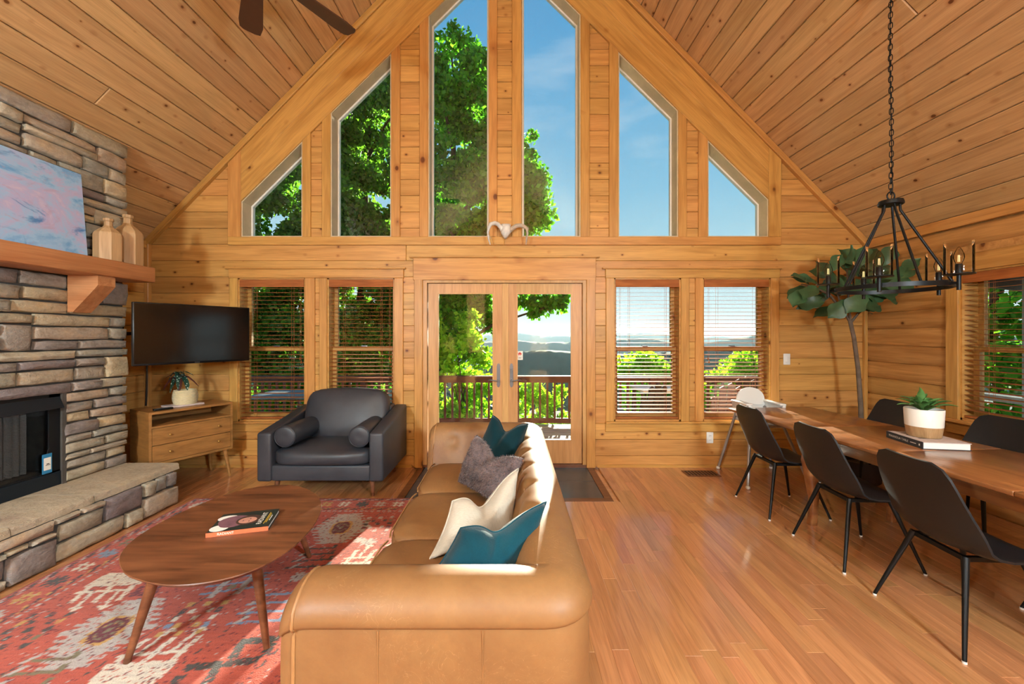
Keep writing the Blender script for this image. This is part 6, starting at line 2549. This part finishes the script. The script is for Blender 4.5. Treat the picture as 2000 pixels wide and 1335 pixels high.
for k in range(5):
    a = R(-70 + 72 * k)
    x, y = cX + 0.34 * math.cos(a), cY + 0.34 * math.sin(a)
    arm = MB()
    arm.tube([(cX + rr * math.cos(a), cY + rr * math.sin(a), cZ), (x, y, cZ)], 0.008, 8)
    arm.tube([(x, y, cZ - 0.045), (x, y, cZ + 0.045)], 0.011, 12)
    arm.lathe([(0.01, 0.0), (0.070, 0.002), (0.072, 0.008), (0.02, 0.010)], (x, y, cZ + 0.045), 32)
    cup = arm.build('candle_arm', 'black_metal', cl_, 45)
    MB().lathe([(0.017, 0.010), (0.017, 0.065), (0.014, 0.068)], (x, y, cZ + 0.045), 16).build('socket', 'black_metal', cup, 50)
    MB().lathe([(0.066, 0.010), (0.066, 0.12), (0.066, 0.208)], (x, y, cZ + 0.045), 32, cap=False).build('glass_shade', 'clear_glass', cup, 50)
    bl = MB().lathe([(0.012, 0.066), (0.020, 0.085), (0.026, 0.105), (0.024, 0.125), (0.013, 0.155), (0.003, 0.172)], (x, y, cZ + 0.045), 18)
    bl.build('bulb', 'clear_glass', cup, 60)
    MB().tube([(x - 0.005, y, cZ + 0.125), (x - 0.004, y, cZ + 0.165), (x + 0.004, y, cZ + 0.165), (x + 0.005, y, cZ + 0.125)], 0.0016, 6).build('filament', 'filament', cup, 60)
# loop and chain
m = MB()
m.tube([(cX + 0.026 * math.cos(2 * math.pi * i / 20), cY, hz + 0.043 + 0.028 * math.sin(2 * math.pi * i / 20)) for i in range(20)], 0.0045, 8, closed=True)
m.build('hanging_loop', 'black_metal', cl_, 60)
zc = hz + 0.064
ztop = ZE + (XR - cX) * PITCH
k = 0
lk = None
while zc < ztop - 0.03:
    if lk is None:
        m = MB()
        pts = []
        for i in range(16):
            a = 2 * math.pi * i / 16
            pts.append((0.0105 * math.cos(a), 0, 0.0135 * math.copysign(1, math.sin(a)) * (abs(math.sin(a)) > 1e-6) * 0.6 + 0.0145 * math.sin(a)))
        m.tube(pts, 0.0028, 6, closed=True)
        lo_ = m.build('chain_link', 'black_metal', None, 60)
        lk = lo_.data
    else:
        lo_ = bpy.data.objects.new('chain_link', lk)
        COL.objects.link(lo_)
    lo_.matrix_basis = Matrix.Translation((cX + 0.004 * math.sin(zc * 5), cY, zc + 0.010)) @ Matrix.Rotation(R(35 + 90 * (k % 2)), 4, 'Z')
    adopt(lo_, cl_)
    zc += 0.0365
    k += 1
MB().tube([(cX, cY, hz + 0.01), (cX + 0.012, cY, hz + 0.07), (cX + 0.006, cY + 0.004, hz + 0.5), (cX - 0.006, cY + 0.004, hz + 1.0), (cX, cY, ztop - 0.02)], 0.0025, 6).build('lamp_cord', 'black_metal', cl_, 60)
MB().lathe([(0.065, -0.10), (0.07, -0.06), (0.07, 0.08)], (cX, cY, ztop - 0.0), 24).build('canopy', 'black_metal', cl_, 50)

# ------------------------------------------------------------------ ceiling fan
fX, fYy, fZ = -1.60, 2.55, 3.80
fan = thing('ceiling_fan', 'brown ceiling fan at the top edge with two blades showing', 'ceiling fan', (fX, fYy, fZ))
MB().lathe([(0.05, -0.10), (0.10, -0.07), (0.12, -0.02), (0.12, 0.06), (0.06, 0.12), (0.03, 0.13)], (fX, fYy, fZ), 28).build('motor', 'fan_brown', fan, 40)
MB().tube([(fX, fYy, fZ + 0.1), (fX, fYy, ZE + (fX - XL) * PITCH + 0.02)], 0.014, 10).build('downrod', 'fan_brown', fan, 60)
MB().lathe([(0.03, -0.12), (0.075, -0.08), (0.085, 0.02), (0.085, 0.10)], (fX, fYy, ZE + (fX - XL) * PITCH - 0.02), 20).build('canopy', 'fan_brown', fan, 50)
for k in range(5):
    a = R(124.5 - 66.5 + 72 * k) if k else R(124.5)
    a = [R(124.5), R(58), R(-12), R(-84), R(196)][k]
    M = Matrix.Translation((fX, fYy, fZ)) @ Matrix.Rotation(a, 4, 'Z') @ Matrix.Rotation(R(9), 4, 'X')
    pts = [(0.18, -0.055), (0.60, -0.078), (0.685, -0.066), (0.70, -0.03), (0.70, 0.045), (0.68, 0.07), (0.60, 0.078), (0.18, 0.055)]
    m = MB().extrude(pts, -0.005, 0.005, 'z')
    m.v = [tuple(M @ Vector(v)) for v in m.v]
    b = m.build('blade', 'fan_brown', fan)
    m = MB().box(0.08, 0.24, -0.02, 0.02, 0.004, 0.012)
    m.v = [tuple(M @ Vector(v)) for v in m.v]
    m.build('blade_iron', 'black_metal', b)

# ------------------------------------------------------------------ antlered skull on the centre post
sk = thing('antler_skull', 'small white skull with curved antlers hung between the tall windows', 'skull', (wx(988), BW - 0.05, wz(466)))
AX = lambda cx, cy, dep: P(930 + cx * 0.06, 420 + cy * 0.06, BW - 0.03 - dep)
secs = [(960, 300, 0.062, 0.03), (975, 340, 0.068, 0.06), (985, 430, 0.058, 0.075), (975, 540, 0.070, 0.085), (965, 600, 0.072, 0.09), (960, 680, 0.050, 0.085), (955, 740, 0.032, 0.07), (952, 775, 0.016, 0.05)]
V, Fc = [], []
ns = 14
for cx, cy, hwid, dep in secs:
    c = P(930 + cx * 0.06, 420 + cy * 0.06, BW - 0.035)
    for k in range(ns):
        a = 2 * math.pi * k / ns
        V.append((c.x + hwid * 0.78 * math.cos(a), c.y - 0.01 - dep * 0.35 + dep * 0.55 * math.sin(a), c.z))
for L in range(len(secs) - 1):
    for k in range(ns):
        l = (k + 1) % ns
        Fc.append((L * ns + k, L * ns + l, (L + 1) * ns + l, (L + 1) * ns + k))
Fc += [tuple(range(ns)), tuple((len(secs) - 1) * ns + k for k in range(ns))]
MB().add(V, Fc).build('skull', 'bone', sk, 60)
for ex in (905, 1035):
    c = AX(ex, 545, 0.055)
    m = MB()
    V = []
    m.lathe([(0.004, 0.0), (0.011, 0.002), (0.008, 0.005)], (0, 0, 0), 10)
    m.v = [(c.x + v[0], c.y - v[2], c.z + v[1]) for v in m.v]
    m.build('eye_socket', 'ink_dark', sk)
MB().tube([AX(860, 500, 0.03), AX(800, 390, 0.04), AX(700, 290, 0.06), AX(600, 255, 0.09), AX(470, 290, 0.12), AX(410, 420, 0.14), AX(385, 560, 0.14), AX(400, 760, 0.12), AX(460, 960, 0.10)], [0.026, 0.025, 0.024, 0.023, 0.021, 0.016, 0.013, 0.011, 0.004], 10).build('antler', 'bone', sk, 60)
MB().tube([AX(395, 600, 0.14), AX(430, 680, 0.13), AX(480, 770, 0.12)], [0.008, 0.006, 0.002], 8).build('antler_tine', 'antler', sk, 60)
MB().tube([AX(1100, 500, 0.03), AX(1180, 430, 0.05), AX(1300, 350, 0.07), AX(1440, 330, 0.09), AX(1560, 370, 0.11), AX(1650, 430, 0.13), AX(1665, 600, 0.14), AX(1640, 800, 0.12), AX(1625, 960, 0.10)], [0.026, 0.025, 0.024, 0.023, 0.022, 0.018, 0.014, 0.011, 0.004], 10).build('antler', 'antler', sk, 60)
MB().tube([AX(1620, 420, 0.12), AX(1695, 405, 0.12)], [0.012, 0.006], 8).build('antler_tine', 'antler', sk, 60)

# ------------------------------------------------------------------ outside: deck, railing, furniture
DZ = -0.20
dk = MB().box(-7.2, 7.2, BW + 0.21, 7.78, DZ - 0.12, DZ - 0.03).build('deck', 'deck_floor')
tag(dk, 'weathered timber deck beyond the doors', None, None, 'structure')
for i in range(20):
    y = BW + 0.22 + i * 0.146
    plank('deck_board', rectp(-7.2, 7.2, y, y + 0.139), Matrix.Translation((0, 0, DZ)), 0.03, 'deck_floor', dk, 0.004, 'deck')
rl = thing('deck_railing', 'brown wooden railing along the outer edge of the deck', 'railing', (0, 7.6, DZ))
RY = 7.6
MB().box(-7, 7, RY - 0.07, RY + 0.07, 0.685, 0.725).build('cap_rail', 'deck_rail', rl)
MB().box(-7, 7, RY - 0.02, RY + 0.02, 0.60, 0.685).build('upper_rail', 'deck_rail', rl)
MB().box(-7, 7, RY - 0.02, RY + 0.02, -0.15, -0.06).build('lower_rail', 'deck_rail', rl)
bal = None
x = -4.9
while x < 5.2:
    if bal is None:
        b = MB().box(-0.019, 0.019, -0.019, 0.019, -0.06, 0.60).build('baluster', 'deck_rail', None)
        bal = b.data
    else:
        b = bpy.data.objects.new('baluster', bal)
        COL.objects.link(b)
    b.matrix_basis = Matrix.Translation((x, RY, 0))
    adopt(b, rl)
    x += 0.1355
for x in (-5.2, -2.75, 2.6, 5.4):
    MB().box(x - 0.05, x + 0.05, RY - 0.05, RY + 0.05, DZ, 0.70).build('post', 'deck_rail', rl)


def patio_chair(x, y, rz, lab, mat):
    o = thing('patio_chair')
    for k in range(5):
        c = (k - 2) * 0.105
        h = 1.02 - 0.05 * (k - 2) ** 2
        pts = [(c - 0.048, 0.36)] + [(c + 0.048, 0.36), (c + 0.048, h - 0.03), (c, h), (c - 0.048, h - 0.03)]
        m = MB().extrude(pts, 0, 0.02, 'y')
        m.v = [(v[0], v[1] + 0.20 + (v[2] - 0.36) * 0.22, v[2]) for v in m.v]
        m.build('back_slat', mat, o)
    for k in range(5):
        MB().box(-0.27, 0.27, -0.34 + k * 0.11, -0.24 + k * 0.11, 0.345 - k * 0.012, 0.365 - k * 0.012).build('seat_slat', mat, o)
    for s_ in (-1, 1):
        MB().box(s_ * 0.34 - 0.06, s_ * 0.34 + 0.06, -0.40, 0.30, 0.56, 0.585).build('armrest', mat, o)
        MB().box(s_ * 0.29 - 0.02, s_ * 0.29 + 0.02, -0.36, -0.26, 0.0, 0.56).build('leg', mat, o)
        MB().box(s_ * 0.29 - 0.02, s_ * 0.29 + 0.02, 0.24, 0.34, 0.0, 0.56).build('leg', mat, o)
    o.matrix_basis = Matrix.Translation((x, y, DZ)) @ Matrix.Rotation(R(rz), 4, 'Z')
    tag(o, lab, 'patio chair', 'patio chairs on the deck')


patio_chair(1.93, 6.05, 200, 'dark slatted chair on the deck behind the blind beside the doors', 'outdoor_dark')
patio_chair(3.12, 6.05, 170, 'dark red slatted chair on the deck behind the high chair window', 'outdoor_maroon')
patio_chair(3.95, 6.9, 150, 'dark slatted chair at the far right of the deck', 'outdoor_dark')


def patio_table(x, y, lab, w, h, topmat):
    o = thing('patio_table', lab, 'patio table', (x, y, DZ))
    rounded('tabletop', boxc(x - w, x + w, y - 0.4, y + 0.4, DZ + h - 0.04, DZ + h), topmat, o, 0.012, 2)
    for sx in (-1, 1):
        for sy in (-1, 1):
            MB().tube([(x + sx * (w - 0.06), y + sy * 0.34, DZ + h - 0.04), (x + sx * (w - 0.04), y + sy * 0.36, DZ)], 0.02, 8).build('leg', 'outdoor_dark', o)


patio_table(2.62, 7.02, 'pale topped patio table on the deck beyond the right windows', 0.50, 0.78, 'outdoor_white')
patio_table(-3.35, 6.5, 'grey patio table on the deck behind the armchair windows', 0.65, 0.76, 'outdoor_grey')

# side porch beyond the right wall window
pr = thing('porch_roof', 'dark porch roof with timber post outside the right wall window', 'porch', (5.6, 3.6, DZ))
MB().hexa([(XR + 0.21, -1.0, 2.46), (6.6, -1.0, 2.16), (6.6, 6.2, 2.16), (XR + 0.21, 6.2, 2.46), (XR + 0.21, -1.0, 2.56), (6.6, -1.0, 2.26), (6.6, 6.2, 2.26), (XR + 0.21, 6.2, 2.56)]).build('soffit', 'roof_dark', pr)
for i in range(8):
    MB().hexa([(XR + 0.21, 0.2 + i * 0.72, 2.34), (6.6, 0.2 + i * 0.72, 2.04), (6.6, 0.25 + i * 0.72, 2.04), (XR + 0.21, 0.25 + i * 0.72, 2.34), (XR + 0.21, 0.2 + i * 0.72, 2.46), (6.6, 0.2 + i * 0.72, 2.16), (6.6, 0.25 + i * 0.72, 2.16), (XR + 0.21, 0.25 + i * 0.72, 2.46)]).build('joist', 'roof_dark', pr)
MB().box(6.35, 6.55, 4.90, 5.10, DZ - 2.5, 2.2).build('post', 'outdoor_grey', pr)
MB().box(6.30, 6.60, -1, 6.2, 0.62, 0.70).build('handrail', 'outdoor_grey', pr)

# ------------------------------------------------------------------ trees


def leaves(name, C, size, mat, parent, rs, droop=0.3):
    n = len(C)
    d = rs.normal(size=(n, 3))
    d[:, 2] -= droop
    d /= np.linalg.norm(d, axis=1)[:, None]
    e = rs.normal(size=(n, 3))
    e[:, 2] *= 0.6
    s_ = np.cross(d, e)
    s_ /= np.linalg.norm(s_, axis=1)[:, None] + 1e-9
    L = size * rs.uniform(0.7, 1.25, (n, 1))
    w = L * 0.36
    nn = np.cross(s_, d)
    V = np.stack([C, C + d * L * 0.45 + s_ * w + nn * L * 0.08, C + d * L, C + d * L * 0.45 - s_ * w + nn * L * 0.08], 1).reshape(-1, 3)
    me = bpy.data.meshes.new(name)
    me.vertices.add(4 * n)
    me.vertices.foreach_set('co', V.astype(np.float32).ravel())
    me.loops.add(4 * n)
    me.loops.foreach_set('vertex_index', np.arange(4 * n, dtype=np.int32))
    me.polygons.add(n)
    me.polygons.foreach_set('loop_start', (np.arange(n) * 4).astype(np.int32))
    me.update()
    a = me.attributes.new('leaf_rand', 'FLOAT', 'POINT')
    a.data.foreach_set('value', np.repeat(rs.rand(n), 4).astype(np.float32))
    me.materials.append(MATS[mat])
    o = bpy.data.objects.new(name, me)
    COL.objects.link(o)
    o['kind'] = 'stuff'
    adopt(o, parent)
    return o


def inpoly(x, y, poly):
    c = False
    n = len(poly)
    for i in range(n):
        x0, y0 = poly[i]
        x1, y1 = poly[i - 1]
        if (y0 > y) != (y1 > y) and x < (x1 - x0) * (y - y0) / (y1 - y0) + x0:
            c = not c
    return c


def crown(poly, ncl, d0, d1, r0, r1, seed):
    rs = np.random.RandomState(seed)
    xs, ys = [p[0] for p in poly], [p[1] for p in poly]
    out = []
    while len(out) < ncl:
        x, y = rs.uniform(min(xs), max(xs)), rs.uniform(min(ys), max(ys))
        if inpoly(x, y, poly):
            out.append((P(x, y, rs.uniform(d0, d1)), rs.uniform(r0, r1)))
    return out


def tree(name, label, cat, base, top, cl, per, size, mat, seed, group, trunk_r=0.22, nlimb=14, bark='bark_dark'):
    rs = np.random.RandomState(seed)
    o = thing(name, label, cat, tuple(base), group=group)
    base, top = Vector(base), Vector(top)
    pts = [base.lerp(top, i / 7) + Vector((0.12 * math.sin(i * 1.9), 0.1 * math.cos(i * 1.3), 0)) for i in range(8)]
    MB().tube(pts, [trunk_r * (1 - 0.115 * i) for i in range(8)], 10).build('trunk', bark, o, 60)
    for k in range(nlimb):
        c = cl[int(k * len(cl) / nlimb)][0]
        t_ = min(0.92, max(0.12, (c.z - 1.5 - base.z) / (top.z - base.z)))
        a = base.lerp(top, t_)
        MB().tube([a, a.lerp(c, 0.5) + Vector((0, 0, 0.25)), c], [trunk_r * 0.33, trunk_r * 0.2, trunk_r * 0.08], 7).build('limb', bark, o, 60)
    C = []
    for c, r in cl:
        pn = max(12, int(per * (r / 0.5) ** 2))
        d = rs.normal(size=(pn, 3))
        d /= np.linalg.norm(d, axis=1)[:, None]
        q_ = d * (r * rs.rand(pn, 1) ** 0.45) * np.array([1.0, 1.0, 0.7])
        C.append(np.array(c) + q_)
    leaves('foliage', np.concatenate(C), size, mat, o, rs)
    return o


def grow(poly, k):
    cx = sum(p[0] for p in poly) / len(poly)
    cy = sum(p[1] for p in poly) / len(poly)
    out = []
    for x, y in poly:
        L = math.hypot(x - cx, y - cy)
        out.append((x + (x - cx) / L * k, y + (y - cy) / L * k))
    return out


GRP = 'trees beyond the deck'
mp = [(835, 470), (835, 120), (850, 100), (880, 75), (903, 52), (925, 78), (945, 105), (960, 190), (990, 270), (1025, 285), (1042, 315), (1062, 355), (1068, 380), (1045, 410), (1062, 440), (1076, 465), (1050, 520), (1000, 560), (985, 620), (960, 640), (930, 680), (900, 700), (840, 720)]
hb = [(1005, 572), (1106, 574), (1108, 590), (1090, 606), (1050, 612), (1022, 628), (1005, 622)]
tree('maple_tree', 'tall bright maple tree behind the centre windows and left door', 'tree', (-2.6, 13.2, -5), (-1.6, 13.0, 10.5), crown(mp, 185, 11.0, 14.6, 0.36, 0.56, 3) + crown(hb, 34, 11.0, 12.0, 0.10, 0.24, 33) + crown(grow(mp, 26), 150, 11.2, 13.8, 0.10, 0.22, 34), 300, 0.16, 'tree_leaves', 11, GRP)
lp = [(440, 470), (440, 300), (560, 180), (640, 100), (760, 70), (840, 90), (850, 470), (850, 680), (760, 830), (440, 830)]
tree('broadleaf_tree', 'dense green broadleaf tree behind the left windows', 'tree', (-6.0, 14.6, -5), (-4.8, 14.2, 10.0), crown(lp, 330, 12.2, 16.4, 0.45, 0.72, 5) + crown(grow(lp, 24), 120, 12.5, 15.5, 0.12, 0.25, 35), 270, 0.17, 'tree_leaves_dark', 12, GRP)
sp_ = [(835, 560), (900, 590), (965, 720), (965, 835), (835, 835)]
tree('sapling', 'yellow-green leafy sapling rising behind the railing, left door', 'tree', (-1.15, 8.9, -4), (-1.0, 8.9, 0.6), crown(sp_, 40, 8.3, 9.8, 0.16, 0.34, 7), 420, 0.13, 'bush_leaves', 13, GRP, 0.05, 8)
sp_ = [(1000, 760), (1030, 740), (1062, 735), (1105, 762), (1070, 800), (1117, 815), (1117, 832), (1000, 832)]
tree('sapling', 'low yellow-green sapling behind the railing, right door', 'tree', (0.55, 9.0, -4), (0.5, 9.0, 0.2), crown(sp_, 26, 8.3, 9.6, 0.09, 0.22, 8), 560, 0.12, 'bush_leaves', 14, GRP, 0.04, 6)
sp_ = [(1190, 715), (1240, 700), (1300, 690), (1330, 720), (1380, 710), (1420, 690), (1450, 700), (1500, 690), (1520, 790), (1190, 790)]
tree('roadside_tree', 'green treetops below the deck seen through the right windows', 'tree', (7.5, 17.0, -8), (7.0, 17.0, -0.6), crown(sp_, 46, 14.0, 19.0, 0.4, 0.75, 9), 200, 0.22, 'bush_leaves', 15, GRP, 0.18, 8)
rs_ = np.random.RandomState(31)
cl2 = [(Vector((rs_.uniform(8.0, 12.0), rs_.uniform(6.0, 10.5), rs_.uniform(-1.2, 4.2))), rs_.uniform(0.4, 0.75)) for _ in range(60)]
tree('side_tree', 'bright tree beyond the side porch, seen through the right wall window', 'tree', (9.8, 8.4, -5), (9.8, 8.2, 4.0), cl2, 200, 0.19, 'tree_leaves', 16, GRP, 0.16, 10)

# ------------------------------------------------------------------ ground and mountains
gm = MB()
V, Fc = [], []
N1 = 24
for j in range(N1 + 1):
    y = 7.8 + (j / N1) ** 2 * 420
    for i in range(25):
        x = (i - 12) * (8 + j * 26)
        V.append((x, y, -2.2 - (y - 7.8) * 0.42 + 1.5 * math.sin(x * 0.05) * min(1, j / 5)))
for j in range(N1):
    for i in range(24):
        Fc.append((j * 25 + i, j * 25 + i + 1, (j + 1) * 25 + i + 1, (j + 1) * 25 + i))
tag(mkobj('hillside', V, Fc, 'forest_near', None, 180), 'wooded slope falling away below the deck', 'hillside', None, 'structure')


def ridge(label, D, ypts, mat, rough, seed, depth):
    """mountain ridge: crest heights measured on the picture at distance D, slopes in front and behind"""
    rs = np.random.RandomState(seed)
    n = 260
    X0, X1 = -1.7 * D, 1.9 * D
    ph = rs.uniform(0, 6, 8)
    V, Fc = [], []
    px_ = [p[0] for p in ypts]
    py_ = [p[1] for p in ypts]
    rows = [(-0.55, -0.32), (-0.4, -0.16), (-0.26, -0.09), (-0.15, -0.045), (-0.06, -0.015), (0.0, 0.0), (0.08, -0.03), (0.25, -0.2)]
    for i in range(n + 1):
        x = X0 + (X1 - X0) * i / n
        pix = 1000 + x * F / D
        yy = np.interp(pix, px_, py_)
        crest = CH + (653 - yy) * D / F
        for k in range(8):
            crest += rough * D * math.sin(x / D * (9 * 1.7 ** k) + ph[k]) / (1.6 ** k)
        for r_, (dy, dz) in enumerate(rows):
            g = math.sin(x / D * 40 + r_ * 1.3 + ph[0]) * 0.02 * depth + math.sin(x / D * 90 + r_ * 2.1 + ph[1]) * 0.008 * depth
            V.append((x, D + (dy * depth + (g if r_ != 5 else 0)), crest + dz * depth * 0.9 + (rs.uniform(-1, 1) * 0.004 * D if r_ != 5 else rs.uniform(0, 1) * 0.0012 * D)))
    m = len(rows)
    for i in range(n):
        for r_ in range(m - 1):
            Fc.append((i * m + r_, (i + 1) * m + r_, (i + 1) * m + r_ + 1, i * m + r_ + 1))
    tag(mkobj('mountain_ridge', V, Fc, mat, None, 180), label, 'mountain', 'mountain ridges on the horizon')


ridge('nearest dark wooded ridge behind the railing', 700, [(-400, 640), (600, 690), (880, 730), (960, 712), (1020, 688), (1060, 684), (1117, 688), (1250, 690), (1400, 682), (1600, 670), (2400, 640)], 'forest_far', 0.0012, 41, 260)
ridge('middle blue-green mountain ridge', 2200, [(-400, 655), (850, 672), (1010, 664), (1060, 670), (1117, 668), (1250, 658), (1305, 666), (1373, 672), (1480, 655), (1700, 640), (2400, 640)], 'forest_far', 0.0010, 42, 800)
ridge('farthest pale mountain ridge under the sky', 5200, [(-400, 655), (850, 660), (1010, 651), (1030, 652), (1065, 658), (1095, 654), (1117, 656), (1250, 650), (1480, 660), (2400, 650)], 'forest_far', 0.0009, 43, 1500)
tag(MB().box(-9000, 9000, 300, 9000, -420, -400).build('valley_floor', 'forest_far'), 'hazy valley floor far below the deck', 'valley', None, 'structure')

# summer haze filling the valley between the deck and the horizon
hz_t = NT('valley_haze')
vs = hz_t.n('ShaderNodeVolumeScatter')
vs.inputs['Color'].default_value = (0.55, 0.78, 0.95, 1)
vs.inputs['Density'].default_value = 0.00007
vs.inputs['Anisotropy'].default_value = 0.2
hz_t.link(vs.outputs[0], hz_t.out.inputs['Volume'])
tag(MB().box(-12000, 12000, 150, 8000, -399, 90).build('valley_haze', 'valley_haze'), 'blue summer haze hanging over the mountains', 'haze', None, 'stuff')
